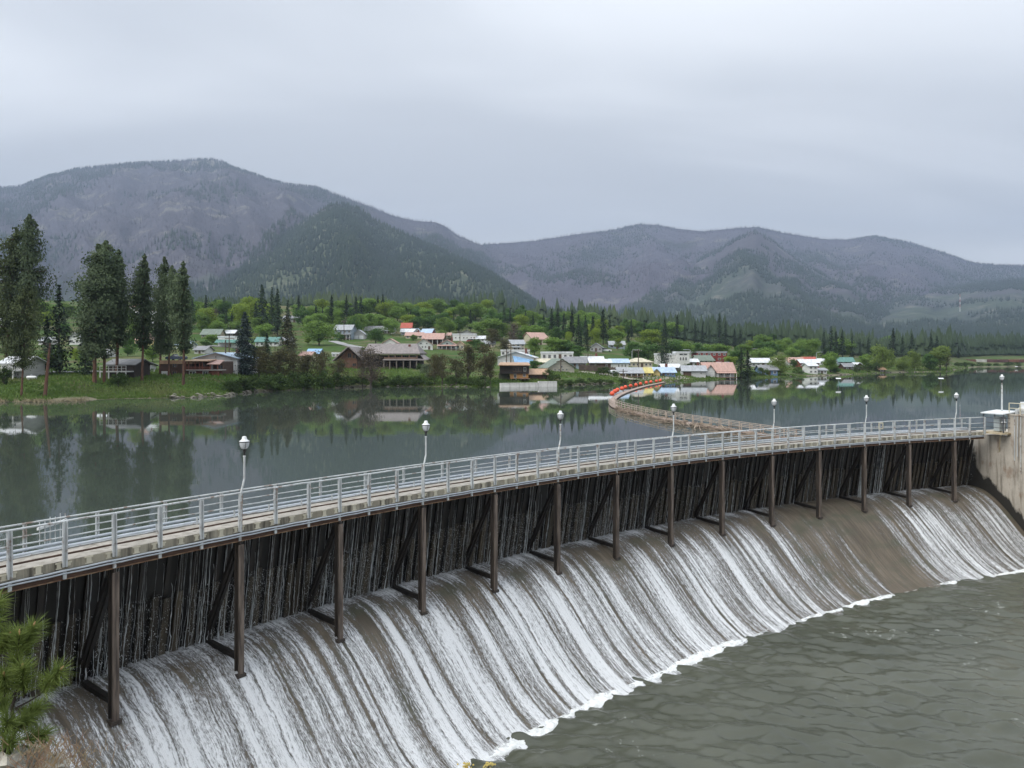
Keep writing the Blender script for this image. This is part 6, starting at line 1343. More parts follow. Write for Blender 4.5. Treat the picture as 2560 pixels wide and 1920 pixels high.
# swing gate hung outside the lake-side railing
def gate():
    p = arc_phi(175) ; c = AP(p, -1.5, Z_DECK); al = along(p); r = empty('swing_gate', c); tag(r, 'white barrier bar with thin pickets on the lake side railing', 'gate')
    mb = MB(); mb.bar(c + Vector((0, 0, 0.62)) - al * 0.15, c + Vector((0, 0, 0.56)) - down(p) * 0.9 + al * 1.0, 0.05, 0.07); set_parent(mb.obj('bar', WHITEM), r)
    for i in range(6):
        q = c - down(p) * (0.15 * i) + al * (-0.1 + 0.2 * i); mb = MB(); mb.bar(q + Vector((0, 0, 0.1)), q + Vector((0, 0, 0.84 - 0.05 * (i % 2))), 0.018, 0.018, (1, 0, 0)); set_parent(mb.obj('picket', GALV), r)
gate()
# life ring box on the railing
def ringbox():
    p = arc_phi(2199); r = empty('sign_plate', AP(p, 0.09, Z_RAIL - 0.38)); tag(r, 'small cream frame fixed to the near railing towards the pier', 'frame')
    mb = MB(); c = AP(p, 0.10, Z_RAIL - 0.25); al = along(p); d = down(p); mb.box(c + Vector((0, 0, 0.18)), (0.4, 0.04, 0.08), al, d); mb.box(c - Vector((0, 0, 0.18)), (0.4, 0.04, 0.08), al, d); mb.box(c + al * 0.18, (0.07, 0.04, 0.28), al, d); mb.box(c - al * 0.18, (0.07, 0.04, 0.28), al, d)
    set_parent(mb.obj('frame', PATCH), r)
ringbox()
# ================================================================ debris boom, buoys, driftwood
def wl(px, py): return at(px, py, F * HC / (py - HY))
def boom():
    pts = [(1662, 956.5), (1640, 961), (1612, 967), (1585, 975), (1562, 983), (1545, 991), (1533, 1000), (1529, 1008), (1532, 1016), (1545, 1023), (1570, 1030), (1609, 1039.5), (1652, 1048.5), (1700, 1057), (1744, 1065), (1787, 1071), (1839, 1080), (1890, 1088), (1950, 1098), (2010, 1108)]
    P = [wl(*q) for q in pts]; W_ = []
    for i in range(len(P) - 1):
        n = max(2, int((P[i + 1] - P[i]).length / 1.5))
        for k in range(n): W_.append(P[i].lerp(P[i + 1], k / n))
    W_.append(P[-1]); W_ = [(W_[max(i - 1, 0)] + W_[i] + W_[min(i + 1, len(W_) - 1)]) / 3 for i in range(len(W_))]
    root = empty('debris_boom', P[9]); tag(root, 'long curved floating boom with plank walkway and thin rails on the lake', 'floating boom')
    PL = simple('boom_plank', (0.40, 0.31, 0.26), (0.29, 0.22, 0.185), 1.5, 0.85, 0.2); RS = simple('boom_rail', (0.46, 0.39, 0.33), (0.34, 0.28, 0.23), 2, 0.7)
    for i in range(len(W_) - 1):
        mb = MB(); a, b = W_[i], W_[i + 1]; dd = (b - a).normalized(); mb.bar(a + Vector((0, 0, 0.14)), b - dd * 0.04 + Vector((0, 0, 0.14)), 0.85, 0.10); mb.bar(a + Vector((0, 0, 0.0)), b + Vector((0, 0, 0.0)), 0.6, 0.16); set_parent(mb.obj('plank_section', PL), root)
    side = [(W_[min(i + 1, len(W_) - 1)] - W_[max(i - 1, 0)]).normalized().cross(Vector((0, 0, 1))) for i in range(len(W_))]
    NB = min(range(len(W_)), key=lambda i: (W_[i] - wl(1530, 1010)).length)
    for sg in (-1, 1):
        for h in (0.42, 0.68):
            mb = MB(); mb.tube([w + s * 0.40 * sg + Vector((0, 0, 0.18 + h)) for w, s in list(zip(W_, side))[NB:]], 0.028, 5); set_parent(mb.obj('rail', RS), root)
        q = MB(); q.box((0, 0, 0.34), (0.075, 0.075, 0.70)); me = q.mesh('post', RS)
        for i in range(NB, len(W_)):
            o = link(bpy.data.objects.new('post', me)); o.location = W_[i] + side[i] * 0.40 * sg + Vector((0, 0, 0.18)); set_parent(o, root)
    # driftwood caught on the upstream side
    DW = simple('driftwood_grey', (0.38, 0.31, 0.24), (0.20, 0.15, 0.11), 1.2, 0.9, 0.2)
    mb = MB(); rs = random.Random(9); dam = Vector((AC.x, AC.y, 0))
    N0 = min(range(len(W_)), key=lambda i: (W_[i] - wl(1552, 1025)).length)
    for k in range(330):
        i = rs.randrange(N0, len(W_)); w = W_[i]; s = side[i]
        up = s if (w + s - dam).length > (w - s - dam).length else -s
        t = (i - N0) / (len(W_) - N0); off = 0.1 + (0.5 + 2.4 * t) * rs.random() ** 1.2
        c = w + up * off + Vector((0, 0, 0.06 + 0.42 * rs.random() ** 2)); a = rs.random() * 6.28; el = rs.gauss(0, 0.22); L = rs.uniform(0.3, 1.9) * (0.7 + 0.6 * rs.random())
        dv = Vector((math.cos(a) * math.cos(el), math.sin(a) * math.cos(el), math.sin(el))); e_ = c + dv * L / 2 + Vector((rs.gauss(0, 0.06), rs.gauss(0, 0.06), rs.gauss(0, 0.05)))
        r_ = rs.choice((0.02, 0.025, 0.035, 0.05, 0.07)); mb.tube([c - dv * L / 2, c, e_], [r_, r_ * 0.9, r_ * 0.6], 4)
    tag(mb.obj('driftwood', DW), 'tangled grey driftwood caught along the floating boom', 'driftwood', kind='stuff')
    # orange buoys
    OR = simple('orange_buoy_plastic', (0.82, 0.115, 0.045), (0.68, 0.085, 0.035), 2.0, 0.45, 0.0, rand=0.25)
    B_ = [(545, 997, 22), (568, 973, 20), (600, 958, 19), (637, 943, 18.5), (677, 928, 18), (720, 914, 17.5), (775, 905, 17), (825, 893, 16), (880, 881, 15.5), (931, 873, 15), (982, 865, 15), (1021, 858, 14.5)]
    q = MB(); q.lathe([(0.37 * math.sin(a), 0.37 - 0.37 * math.cos(a)) for a in np.linspace(0.06, math.pi - 0.06, 13)], 18); q = q.mesh('float_ball', OR, True)
    rg = MB(); rg.lathe([(0.368, 0.335), (0.378, 0.345), (0.378, 0.375), (0.368, 0.385)], 18); rg = rg.mesh('seam', OR)
    ey = MB(); ey.lathe([(0.03, 0.70), (0.05, 0.72), (0.05, 0.78), (0.03, 0.80)], 8); ey = ey.mesh('eye', BLACKM)
    for k, (zx, zy, rr) in enumerate(B_):
        c = wl(1400 + zx / 4.022, 740 + (zy + rr * 0.9) / 4.022); o = empty('buoy', (c.x - 0.25, c.y + 0.3, 0.16), rnd.random() * 6)
        o['label'] = 'orange ball float on the boom, %s counted from the near bend' % ORD[k] if 0 < k < 11 else ('orange ball float nearest the bend of the boom' if k == 0 else 'orange ball float farthest from the bend of the boom')
        o['category'] = 'buoy'; o['group'] = 'orange floats along the boom'
        for nm, me in (('float_ball', q), ('seam', rg), ('eye', ey)): link(bpy.data.objects.new(nm, me), o)
        o.rotation_euler = (rnd.uniform(-0.25, 0.25), rnd.uniform(-0.25, 0.25), rnd.random() * 6)
boom()
def sign_floats():
    for k, (px, py0, py1) in enumerate(((2096, 948, 963), (2352.5, 948, 963), (2541, 917, 921))):
        Y = F * HC / (py1 - HY); c = at(px, py1, Y); s = Y / F; hgt = (py1 - py0) * s; w = 12.5 * s if k < 2 else 7 * s
        r = empty('marker_board', (c.x, c.y, 0)); tag(r, ['white marker board on a post in the lake, left one in front of the willows', 'white marker board on a post in the lake, right one in front of the willows', 'small white marker far out by the right shore'][k], 'marker', 'white markers in the lake')
        mb = MB(); mb.box((0, 0, hgt + 0.16), (w, 0.5, 0.05), (1, 0, 0), (0, 0.9, 0.43), (0, -0.43, 0.9)); mb.obj('board', WHITEM, r)
        mb = MB(); mb.tube([(0, 0, -2), (0, 0, hgt + 0.1)], 0.045, 6); mb.obj('post', simple('marker_post', (0.25, 0.25, 0.24), (0.2, 0.2, 0.2), 3, 0.7), r)
sign_floats()
# ================================================================ small town things
POLE = simple('pole_wood', (0.13, 0.10, 0.08), (0.08, 0.062, 0.05), 2, 0.9)
def pole(px, pt, pb, label, arm=True):
    g = hit(px, pb); s = g.y / F; h = HC + (HY - pt) * s - g.z; r = empty('utility_pole', g); tag(r, label, 'utility pole', 'wooden utility poles in town')
    mb = MB(); mb.tube([(0, 0, -0.8), (0, 0, h)], [0.17, 0.11], 7); mb.obj('pole', POLE, r)
    if arm:
        mb = MB(); mb.box((0, 0.15, h - 0.6), (2.2, 0.12, 0.14)); mb.obj('crossarm', POLE, r)
        for x in (-0.95, -0.4, 0.4, 0.95): mb = MB(); mb.lathe([(0.04, 0), (0.06, 0.05), (0.05, 0.16), (0.02, 0.18)], 6, (x, 0.15, h - 0.52)); mb.obj('insulator', TRIM, r)
for q in ((564, 850, 927, 'tall wooden pole in front of the grey workshop'), (573, 840, 900, 'thin wooden pole right of the workshop pole'), (1266, 872, 916, 'wooden pole left of the two beside the grey warehouse'), (1277, 858, 917, 'taller wooden pole in front of the grey warehouse'), (1402, 897, 932, 'wooden pole in front of the beige gabled house'), (1558, 922, 953, 'wooden pole by the gravel road left of the yellow house'), (1596, 872, 920, 'tall wooden pole in front of the cream hipped building'), (1470, 884, 908, 'wooden pole on the slope below the upper grey house'), (860, 800, 850, 'wooden pole behind the grey two storey house'), (1150, 826, 858, 'wooden pole beside the white flat hall')):
    pole(*q)
def street_light(px, pt, pb, label, sg=1):
    g = hit(px, pb); s = g.y / F; h = HC + (HY - pt) * s - g.z; r = empty('street_light', g); tag(r, label, 'street light', 'street lights in town')
    mb = MB(); mb.tube([(0, 0, -0.5), (0, 0, h - 0.5), (0.3 * sg, 0, h - 0.1), (1.8 * sg, 0, h)], [0.11, 0.08, 0.06, 0.05], 6); mb.obj('pole', GALV, r)
    mb = MB(); mb.box((2.1 * sg, 0, h - 0.02), (0.8, 0.28, 0.14)); mb.obj('lamp_head', GALV, r)
for q in ((1580, 874, 902, 'street light in front of the deep green trees left of the pine', 1), (1727, 874, 914, 'street light between the white modern block and the red building', -1), (1897, 872, 906, 'street light right of the twin dark firs', -1), (2041, 880, 912, 'street light right of the bright red roof', 1)):
    street_light(*q)
# leaning bare trunk at the left shore
def snag():
    g = hit(112, 992); s = g.y / F; h = HC + (HY - 858) * s - g.z; r = empty('dead_tree', g, 0); tag(r, 'leaning bare reddish trunk without crown at the left shore', 'tree')
    mb = MB(); k = 13 * s; mb.tube([(0, 0, -0.3), (k * 0.3, 0, h * 0.3), (k * 0.65, 0, h * 0.65), (k, 0, h)], [0.27, 0.23, 0.19, 0.10], 8); mb.obj('trunk', BARKP, r)
    for i in range(11):
        z = h * (0.66 + 0.33 * rnd.random()); a = rnd.random() * 6.28; L = rnd.uniform(0.6, 1.8); x = k * z / h; mb = MB(); mb.tube([(x, 0, z), (x + math.cos(a) * L * 0.6, math.sin(a) * L * 0.6, z + 0.15), (x + math.cos(a) * L, math.sin(a) * L, z + rnd.uniform(-0.2, 0.5))], [0.05, 0.035, 0.01], 4); mb.obj('branch', BARKG, r)
snag()
def tank():
    g = hit(79, 949); s = g.y / F; r = empty('propane_tank', g); tag(r, 'white propane tank lying on the lawn by the balcony house', 'tank'); L = 26 * s / 2; R_ = 4 * s
    mb = MB(); mb.tube([(-L, 0, R_ * 1.3), (-L + R_ * 0.25, 0, R_ * 1.3), (-L + R_ * 0.8, 0, R_ * 1.3), (L - R_ * 0.8, 0, R_ * 1.3), (L - R_ * 0.25, 0, R_ * 1.3), (L, 0, R_ * 1.3)], [R_ * 0.2, R_ * 0.75, R_, R_, R_ * 0.75, R_ * 0.2], 12); mb.obj('shell', WHITEM, r, True)
    for x in (-0.5, 0.5): mb = MB(); mb.box((x * L, 0, R_ * 0.2), (0.15, R_ * 1.4, R_ * 0.5)); mb.obj('foot', GALV, r)
    mb = MB(); mb.lathe([(0.12, 0), (0.12, 0.2), (0.05, 0.22)], 8, (0, 0, R_ * 2.2)); mb.obj('dome', GALV, r)
tank()
def car(px, pb, col, label, yaw=0, pickup=False, sc=1.0):
    g = hit(px, pb); r = empty('parked_car', g, math.radians(yaw)); r.scale = (sc, sc, sc); tag(r, label, 'car')
    PM = simple('car_paint_' + '_'.join('%d' % (c * 100) for c in col), col, tuple(c * 0.9 for c in col), 1, 0.25); G_ = PANE
    mb = MB(); prism(mb, [(-2.2, 0.35), (2.15, 0.35), (2.2, 0.75), (2.0, 0.92), (0.9, 0.98), (-2.1, 0.98), (-2.2, 0.75)], -0.85, 0.85); mb.obj('body', PM, r)
    x1 = -0.1 if pickup else -1.9
    mb = MB(); prism(mb, [(x1 - 0.1, 0.985), (1.0, 0.985), (0.35, 1.46), (x1 + 0.35, 1.46)], -0.76, 0.76); mb.obj('cabin', G_, r)
    mb = MB(); mb.box(((0.35 + x1 + 0.35) / 2, 0, 1.49), (0.35 - x1 - 0.25, 1.45, 0.05)); mb.obj('roof', PM, r)
    for x in (-1.35, 1.35):
        for y in (-0.8, 0.8): mb = MB(); mb.tube([(x, y - 0.1, 0.33), (x, y + 0.1, 0.33)], 0.33, 12); mb.obj('wheel', BLACKM, r)
    for y in (-0.6, 0.6): mb = MB(); mb.box((2.19, y, 0.68), (0.06, 0.3, 0.14)); mb.obj('headlight', TRIM, r)
car(1722, 936.5, (0.7, 0.71, 0.72), 'white car parked beside the grey garage with carport', 5)
car(1515, 880, (0.68, 0.69, 0.7), 'white car parked right of the upper grey house', -8)
car(441, 902, (0.02, 0.03, 0.06), 'dark blue pickup parked behind the reddish brown house', 170, True)
car(1116, 858, (0.1, 0.11, 0.13), 'dark car parked right of the long house with carport', 10)
car(1180, 857, (0.35, 0.06, 0.05), 'red car parked below the white flat hall', 0)
def fence():
    a, b = hit(1448, 927), hit(1545, 936); r = empty('wooden_fence', (a + b) / 2); tag(r, 'dark brown board fence below the orange shop and brown store', 'fence'); n = 14; FM = simple('fence_wood', (0.10, 0.078, 0.06), (0.065, 0.05, 0.04), 1.5, 0.9, rand=0.3)
    for i in range(n):
        p, q = a.lerp(b, i / n), a.lerp(b, (i + 0.96) / n); p.z = float(ground(p.x, p.y)); q.z = float(ground(q.x, q.y))
        mb = MB(); mb.bar(p + Vector((0, 0, 0.85)), q + Vector((0, 0, 0.85)), 0.06, 1.6); set_parent(mb.obj('panel', FM), r)
        mb = MB(); mb.bar(p + Vector((0, 0.1, -0.3)), p + Vector((0, 0.1, 1.85)), 0.14, 0.14, (1, 0, 0)); set_parent(mb.obj('post', FM), r)
fence()
def road(name, pts, w, mat):
    P = [hit(*q) for q in pts]; Q = []
    for i in range(len(P) - 1):
        for k in range(8): Q.append(P[i].lerp(P[i + 1], k / 8))
    Q.append(P[-1]); V = []
    for i, c in enumerate(Q):
        d = (Q[min(i + 1, len(Q) - 1)] - Q[max(i - 1, 0)]); d.z = 0; d.normalize(); n_ = Vector((-d.y, d.x, 0))
        for s_ in (-1, -0.33, 0.33, 1):
            p = c + n_ * s_ * w / 2; V.append((p.x, p.y, float(ground(p.x, p.y)) + 0.12))
    n = len(Q); i = np.arange(n - 1)[:, None] * 4 + np.arange(3)[None, :]
    tag(mesh_np(name, np.array(V), np.stack([i, i + 1, i + 5, i + 4], -1).reshape(-1, 4), mat, smooth=True), kind='structure')
GRAV = simple('gravel_road', (0.36, 0.33, 0.28), (0.27, 0.245, 0.21), 1.0, 0.95); PAVE = simple('pale_street', (0.34, 0.34, 0.34), (0.27, 0.27, 0.27), 0.6, 0.9)
road('road', [(1450, 930), (1490, 934), (1530, 940), (1570, 945), (1640, 946), (1720, 945)], 4.5, GRAV)
road('road', [(832, 853), (850, 858), (872, 864), (900, 870)], 4.0, PAVE)
road('road', [(90, 931), (160, 930.5), (230, 930), (330, 929), (390, 928)], 3.0, PAVE)
road('road', [(504, 867), (530, 865), (560, 868)], 4.0, PAVE)
# freight train on the far embankment
def train():
    cols = [((0.14, 0.055, 0.045), 'maroon'), ((0.16, 0.07, 0.05), 'maroon'), ((0.55, 0.54, 0.5), 'pale grey'), ((0.13, 0.06, 0.055), 'maroon'), ((0.12, 0.055, 0.05), 'maroon'), ((0.2, 0.09, 0.06), 'rust'), ((0.15, 0.06, 0.05), 'maroon'), ((0.56, 0.54, 0.46), 'pale grey'), ((0.1, 0.06, 0.06), 'dark'), ((0.55, 0.54, 0.5), 'pale grey'), ((0.14, 0.06, 0.05), 'maroon'), ((0.12, 0.06, 0.055), 'dark')]
    Y = 505.0; L = 6.6; x0 = (2384 - CX) / F * Y
    for k, (c, nm) in enumerate(cols):
        x = x0 + (k + 0.5) * (L + 0.5); z = HC - (907 - HY) / F * Y
        r = empty('freight_wagon', (x, Y, z - 0.1)); tag(r, '%s freight wagon on the far embankment, %s behind the willow point' % (nm, ORD[k]), 'wagon', 'freight wagons on the far shore')
        M_ = simple('wagon_%d' % int(c[0] * 1000 + c[1] * 10), c, tuple(q * 0.7 for q in c), 0.7, 0.7)
        mb = MB(); prism(mb, [(-L / 2, 0.55), (L / 2, 0.55), (L / 2, 2.1), (L / 2 - 0.3, 2.35), (-L / 2 + 0.3, 2.35), (-L / 2, 2.1)], -1.3, 1.3); mb.obj('body', M_, r)
        mb = MB(); mb.box((0, 0, 0.5), (L + 0.4, 1.6, 0.14)); mb.obj('underframe', BLACKM, r)
        for sx in (-1, 1): mb = MB(); [mb.tube([(sx * (L / 2 - 1.2) + dx_, -0.9, 0.28), (sx * (L / 2 - 1.2) + dx_, 0.9, 0.28)], 0.28, 8) for dx_ in (-0.4, 0.4)]; mb.obj('bogie', BLACKM, r)
        for j in range(5): mb = MB(); mb.box((-L / 2 + L * (j + 0.5) / 5, -1.33, 1.35), (0.08, 0.08, 1.4)); mb.obj('rib', M_, r)
    gz = HC - (907 - HY) / F * Y - 0.12; mb = MB(); prism(mb, [(500 - 4.5, -3.0), (500 + 4.5, -3.0), (500 + 2.2, gz), (500 - 2.2, gz)], 0, 1)
    V = []
    for x in np.linspace(x0 - 70, x0 + 210, 30):
        for dy_, dz_ in ((-7, -3.2), (-2.4, 0), (2.4, 0), (7, -3.2)): V.append((x, Y + dy_, gz + dz_))
    i = np.arange(29)[:, None] * 4 + np.arange(3)[None, :]
    tag(mesh_np('embankment', np.array(V), np.stack([i, i + 4, i + 5, i + 1], -1).reshape(-1, 4), simple('ballast', (0.16, 0.15, 0.13), (0.11, 0.11, 0.08), 0.6, 0.95)), kind='structure')
train()
def mast():
    p = at(2400, 774, 2300); r = empty('radio_mast', p); tag(r, 'thin red and white radio mast on the far right slope', 'mast'); h = 38 / F * 2300
    RW = (simple('mast_white', (0.75, 0.75, 0.75), (0.65, 0.65, 0.65), 1, 0.6), simple('mast_red', (0.5, 0.12, 0.09), (0.4, 0.1, 0.08), 1, 0.6))
    for k in range(6): mb = MB(); mb.tube([(0, 0, h * k / 6 - (6 if k == 0 else 0)), (0, 0, h * (k + 1) / 6)], 0.75, 4); mb.obj('section', RW[k % 2], r)
mast()
# ================================================================ shore details
def shore_bits():
    rs = random.Random(4); mb = MB()
    for k in range(300):                                             # stones at the water's edge
        px = rs.choice((rs.uniform(430, 640), rs.uniform(560, 1250), rs.uniform(1390, 1700), rs.uniform(1960, 2380))); Y = float(yshore(px)) + rs.uniform(-0.8, 1.8)
        c = Vector(((px - CX) / F * Y, Y, float(ground((px - CX) / F * Y, Y)) + 0.05)); q = rs.uniform(0.10, 0.42) * (1.3 if px < 640 else 1.0)
        V = []
        for a, b_ in ((0, -0.5), (0, 0.35), (1.26, 0.3), (2.5, 0.4), (3.77, 0.3), (5.0, 0.38)):
            V.append(c + Vector((math.cos(a) * q * rs.uniform(0.7, 1.3), math.sin(a) * q * rs.uniform(0.7, 1.2), q * b_)))
        top = c + Vector((rs.uniform(-0.2, 0.2) * q, 0, q * 0.75)); V.append(top)
        mb.add(V, [(1, 2, 6), (2, 3, 6), (3, 4, 6), (4, 5, 6), (5, 1, 6), (2, 1, 0), (3, 2, 0), (4, 3, 0), (5, 4, 0), (1, 5, 0)])
    tag(mb.obj('shore_stones', simple('shore_stone', (0.24, 0.22, 0.18), (0.12, 0.115, 0.09), 0.8, 0.9, 0.3)), 'pale stones scattered along the edge of the lake', 'stones', kind='stuff')
    mb = MB()
    for k in range(560):                                             # dry reeds on the left bank
        px = rs.choice((rs.gauss(75, 20), rs.uniform(120, 215), rs.gauss(195, 12), rs.uniform(-10, 14), rs.gauss(95, 12))); Y = float(yshore(px)) + rs.gauss(-1.0, 0.5)
        c = Vector(((px - CX) / F * Y, Y, 0.0)); a = rs.random() * 6.28; L = rs.uniform(0.3, 1.1)
        mb.tube([c, c + Vector((math.cos(a) * L * 0.7, math.sin(a) * L * 0.4, rs.uniform(0.08, 0.65) * L))], [0.05, 0.015], 3)
    tag(mb.obj('dry_reeds', simple('dry_reed', (0.34, 0.29, 0.18), (0.22, 0.185, 0.115), 1, 0.9)), 'mats of pale dry reeds floating along the left bank', 'reeds', kind='stuff')
    # fallen tree at the middle shore
    a, b = wl(1126, 967), wl(1206, 960); r = empty('fallen_tree', a); tag(r, 'grey fallen tree with bare branches lying into the lake', 'fallen tree')
    mb = MB(); mb.tube([a + Vector((0, 0, 0.3)), a.lerp(b, 0.5) + Vector((0, 0.5, 1.2)), b + Vector((0, 1, 1.6))], [0.12, 0.22, 0.32], 7); set_parent(mb.obj('trunk', BARKG), r)
    for k in range(26):
        t = rs.random(); c = a.lerp(b, t) + Vector((0, 0.5 * t, 0.3 + 1.3 * t)); e_ = c + Vector((rs.uniform(-3.5, 0.5), rs.uniform(-1, 1), rs.uniform(-0.8, 1.6)))
        mb = MB(); mb.tube([c, (c + e_) / 2 + Vector((0, 0, 0.2)), e_], [0.07, 0.05, 0.015], 4); set_parent(mb.obj('branch', BARKG), r)
    # tufts of rough grass over the banks
    n = 42000; px = rng.uniform(-60, 2420, n); s_ = rng.random(n) ** 1.5 * 30; Y = yshore(px) + s_ + 0.3; X = (px - CX) / F * Y; Z = ground(X, Y)
    hgt = 0.18 + 0.35 * rng.random(n) * (0.5 + vnoise(X, Y, 0.12, 71, 2)); wd = 0.10 + 0.15 * rng.random(n); a = rng.random(n) * 6.28
    keep = vnoise(X, Y, 0.06, 73, 3) > 0.40; X, Y, Z, hgt, wd, a = [q[keep] for q in (X, Y, Z, hgt, wd, a)]; n = len(X)
    V = np.stack([np.stack([X - np.cos(a) * wd, Y - np.sin(a) * wd, Z - 0.05], -1), np.stack([X + np.cos(a) * wd, Y + np.sin(a) * wd, Z - 0.05], -1), np.stack([X + rng.normal(0, 0.08, n), Y + rng.normal(0, 0.08, n), Z + hgt], -1)], 1).reshape(-1, 3)
    tag(mesh_np('grass', V, np.arange(3 * n).reshape(-1, 3), leafm('rough_grass', (0.09, 0.155, 0.035), (0.14, 0.215, 0.055), (0.20, 0.22, 0.09), 0.35, 0.0, 0.12)), 'rough green grass on the lake banks', 'grass', kind='stuff')
shore_bits()
# ================================================================ foreground bank at the lower left
def foreground():
    x = np.linspace(-16, 30, 150); y = np.linspace(-8, 24, 110); X, Y = np.meshgrid(x, y, indexing='ij')
    def bank(X, Y):
        z = 4.5 - 0.66 * np.clip(Y, -4, 40) - 0.10 * np.clip(X, 0, 40)
        z = z + 2.95 * np.exp(-((X + 5.75) / 1.15) ** 2 - ((Y - 7.7) / 1.5) ** 2) + 0.9 * np.clip(-X - 8.5, 0, 5)
        z = z + (vnoise(X, Y, 0.7, 81, 4) - 0.5) * 0.7
        return np.maximum(z, -9.0)
    Z = bank(X, Y); n, m = X.shape; i = np.arange(n - 1)[:, None] * m + np.arange(m - 1)[None, :]
    RM = simple('bank_rock', (0.34, 0.32, 0.27), (0.17, 0.155, 0.125), 1.6, 0.95, 0.8)
    tag(mesh_np('foreground_bank', np.stack([X, Y, Z], -1).reshape(-1, 3), np.stack([i, i + m, i + m + 1, i + 1], -1).reshape(-1, 4), RM, smooth=True), kind='structure')
    rs = random.Random(12)
    # boulders
    for k, (px, py, Y_, q) in enumerate(((70, 1905, 7.3, 0.26), (130, 1925, 7.2, 0.2), (20, 1915, 7.0, 0.22))):
        c = at(px, py, Y_); V = []; Fs = []; nu, nv = 12, 8
        for a in range(nu):
            for b_ in range(nv):
                th = a / nu * 6.283; ph = (b_ + 0.5) / nv * math.pi; dv = Vector((math.cos(th) * math.sin(ph), math.sin(th) * math.sin(ph), math.cos(ph) * 0.75)); V.append(c + dv * q * (0.75 + 0.5 * mn.noise(dv * 1.9 + Vector((k * 3, 0, 0)))))
        for a in range(nu):
            for b_ in range(nv - 1): Fs.append((a * nv + b_, a * nv + b_ + 1, ((a + 1) % nu) * nv + b_ + 1, ((a + 1) % nu) * nv + b_))
        mb = MB(); mb.add(V, Fs); o = mb.obj('boulder', simple('pale_boulder', (0.46, 0.44, 0.38), (0.27, 0.25, 0.21), 5, 0.95, 0.8)); tag(o, ['largest pale boulder under the pine at the lower left', 'pale boulder at the bottom edge right of the largest one', 'pale boulder in the lower left corner'][k], 'boulder', 'boulders on the near bank')
    # dry brush
    mb = MB()
    for k in range(800):
        px = rs.gauss(120, 62); py = rs.uniform(1830, 1990); Y_ = rs.uniform(6.6, 7.8)
        c = at(px, py + 30, Y_); L = rs.uniform(0.06, 0.22); a = rs.random() * 6.28; e_ = c + Vector((math.cos(a) * L * 0.6, math.sin(a) * L * 0.3, L * rs.uniform(0.3, 1.1)))
        mb.tube([c, (c + e_) / 2 + Vector((rs.gauss(0, 0.01), 0, 0.01)), e_], [0.0035, 0.003, 0.0012], 3, False)
    tag(mb.obj('dry_brush', simple('dry_brush_twigs', (0.24, 0.145, 0.10), (0.30, 0.24, 0.13), 6, 0.9)), 'reddish brown dry brush under the pine at the lower left', 'brush', kind='stuff')
    # pine sapling
    root = empty('pine_sapling', at(20, 1960, 7.2)); tag(root, 'young pine with long bright needles at the lower left corner', 'tree')
    NM = leafm('sapling_needles', (0.12, 0.165, 0.045), (0.19, 0.25, 0.07), (0.26, 0.32, 0.10), 0.3, 0.0, 7.0); CB = simple('candle_bud', (0.50, 0.32, 0.15), (0.40, 0.25, 0.12), 8, 0.8)
    st = [at(15, 2000, 7.25), at(22, 1900, 7.25), at(36, 1830, 7.2), at(30, 1770, 7.2), at(44, 1720, 7.2), at(52, 1680, 7.2), at(55, 1640, 7.2)]
    mb = MB(); mb.tube(st, [0.030, 0.026, 0.020, 0.015, 0.012, 0.009, 0.006], 7); set_parent(mb.obj('stem', BARKD), root)
    V = []; Fs = []
    def shoot(b, e_, nl=0.20, n=430, candle=True, part=0.9):
        b = at(*b); e_ = at(*e_); d = (e_ - b); L = d.length; d.normalize(); ex = d.orthogonal().normalized(); ey = d.cross(ex)
        m_ = MB(); m_.tube([b, (b + e_) / 2, e_], [0.010, 0.007, 0.005], 6); set_parent(m_.obj('shoot', BARKD), root)
        if candle: m_ = MB(); m_.tube([e_, e_ + d * 0.035, e_ + d * 0.06], [0.009, 0.0095, 0.003], 7); set_parent(m_.obj('candle_bud', CB), root)
        for k in range(n):
            f = 1 - part * rs.random(); p = b + (e_ - b) * f; a = rs.random() * 6.283; op = rs.uniform(0.35, 1.25); out_ = (ex * math.cos(a) + ey * math.sin(a)); nd = (d * math.cos(op) + out_ * math.sin(op)).normalized(); ln = nl * rs.uniform(0.65, 1.1)
            tip = p + nd * ln + Vector((0, 0, -0.035 * rs.random() * ln / 0.2)); mid = p + nd * ln * 0.55; w = nd.cross(Vector((rs.gauss(0, 1), rs.gauss(0, 1), rs.gauss(0, 1)))).normalized() * 0.0026
            i0 = len(V); V.extend([p - w, p + w, mid + w, mid - w, tip]); Fs.extend([(i0, i0 + 1, i0 + 2), (i0, i0 + 2, i0 + 3), (i0 + 3, i0 + 2, i0 + 4)])
    for q in (((40, 1705, 7.2), (48, 1588, 7.2)), ((60, 1745, 7.15), (57, 1672, 7.1)), ((98, 1738, 7.15), (150, 1676, 7.1)), ((46, 1650, 7.3), (82, 1568, 7.3)), ((12, 1740, 7.2), (10, 1690, 7.1)), ((0, 1640, 7.3), (22, 1590, 7.25))): shoot(*q)
    for q in (((-40, 1560, 7.3), (-8, 1505, 7.3)), ((-45, 1600, 7.3), (-14, 1552, 7.25))): shoot(*q, nl=0.19, n=420)
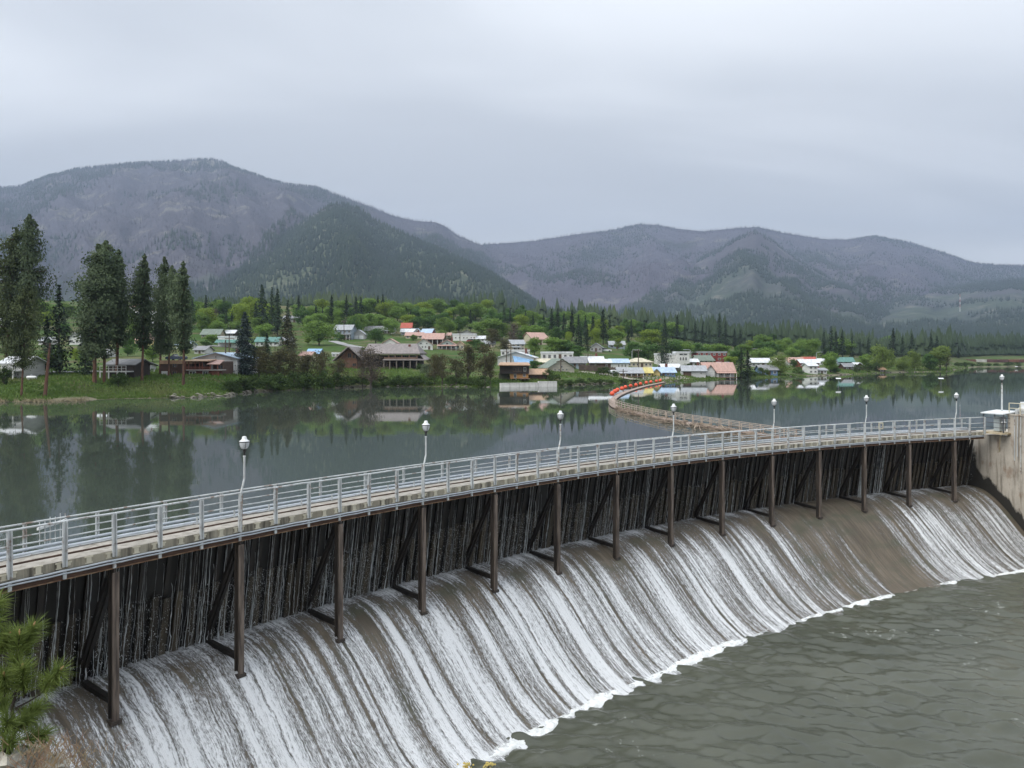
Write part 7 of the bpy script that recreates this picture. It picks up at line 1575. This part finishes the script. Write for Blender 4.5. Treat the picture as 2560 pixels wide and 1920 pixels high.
    for q in (((30, 1830, 7.3), (70, 1800, 7.25)), ((52, 1850, 7.2), (110, 1838, 7.2)), ((10, 1850, 7.2), (20, 1800, 7.1)), ((20, 1790, 7.3), (-10, 1740, 7.3)), ((48, 1800, 7.4), (95, 1770, 7.4)), ((0, 1890, 7.1), (30, 1850, 7.0))): shoot(*q, nl=0.19, n=340, candle=False)
    mb = MB(); mb.tube([at(40, 1770, 7.2), at(75, 1752, 7.17), at(98, 1738, 7.15)], [0.010, 0.008, 0.006], 6); set_parent(mb.obj('branch', BARKD), root)
    o = mesh_np('needles', np.array([tuple(v) for v in V]), np.array(Fs), NM); set_parent(o, root)
    # yellow tipped shrub just below the frame
    r2 = empty('yellow_shrub', at(1195, 2100, 5.2)); tag(r2, 'yellow flower tips of a shrub at the bottom edge', 'shrub')
    for px, py in ((1166, 1908), (1221, 1906)):
        mb = MB(); mb.tube([at(1195, 2500, 5.2), at((px + 1195) / 2, 2150, 5.2), at(px, py + 8, 5.2)], [0.008, 0.006, 0.004], 5); set_parent(mb.obj('stem', BARKD), r2)
        mb = MB()
        for k in range(26):
            c = at(px + rs.gauss(0, 7), py + abs(rs.gauss(5, 8)), 5.2 + rs.gauss(0, 0.02)); mb.lathe([(0.001, -0.008), (0.008, 0), (0.001, 0.008)], 5, c)
        set_parent(mb.obj('blossom', simple('yellow_blossom', (0.55, 0.42, 0.12), (0.42, 0.36, 0.12), 20, 0.8)), r2)
foreground()
# ================================================================ air
def haze():
    mb = MB(); mb.box((300, 2980, 540), (12000, 6560, 1130))
    m = bpy.data.materials.new('haze_air'); m.use_nodes = True; t = m.node_tree; t.nodes.clear()
    o = t.nodes.new('ShaderNodeOutputMaterial'); v = t.nodes.new('ShaderNodeVolumePrincipled')
    v.inputs['Color'].default_value = (0.60, 0.74, 0.99, 1); v.inputs['Density'].default_value = 1.2e-4; v.inputs['Anisotropy'].default_value = 0.2
    t.links.new(v.outputs[0], o.inputs['Volume'])
    ob = mb.obj('haze', m); tag(ob, 'thin blue haze lying over the valley', 'haze', kind='stuff')
haze()
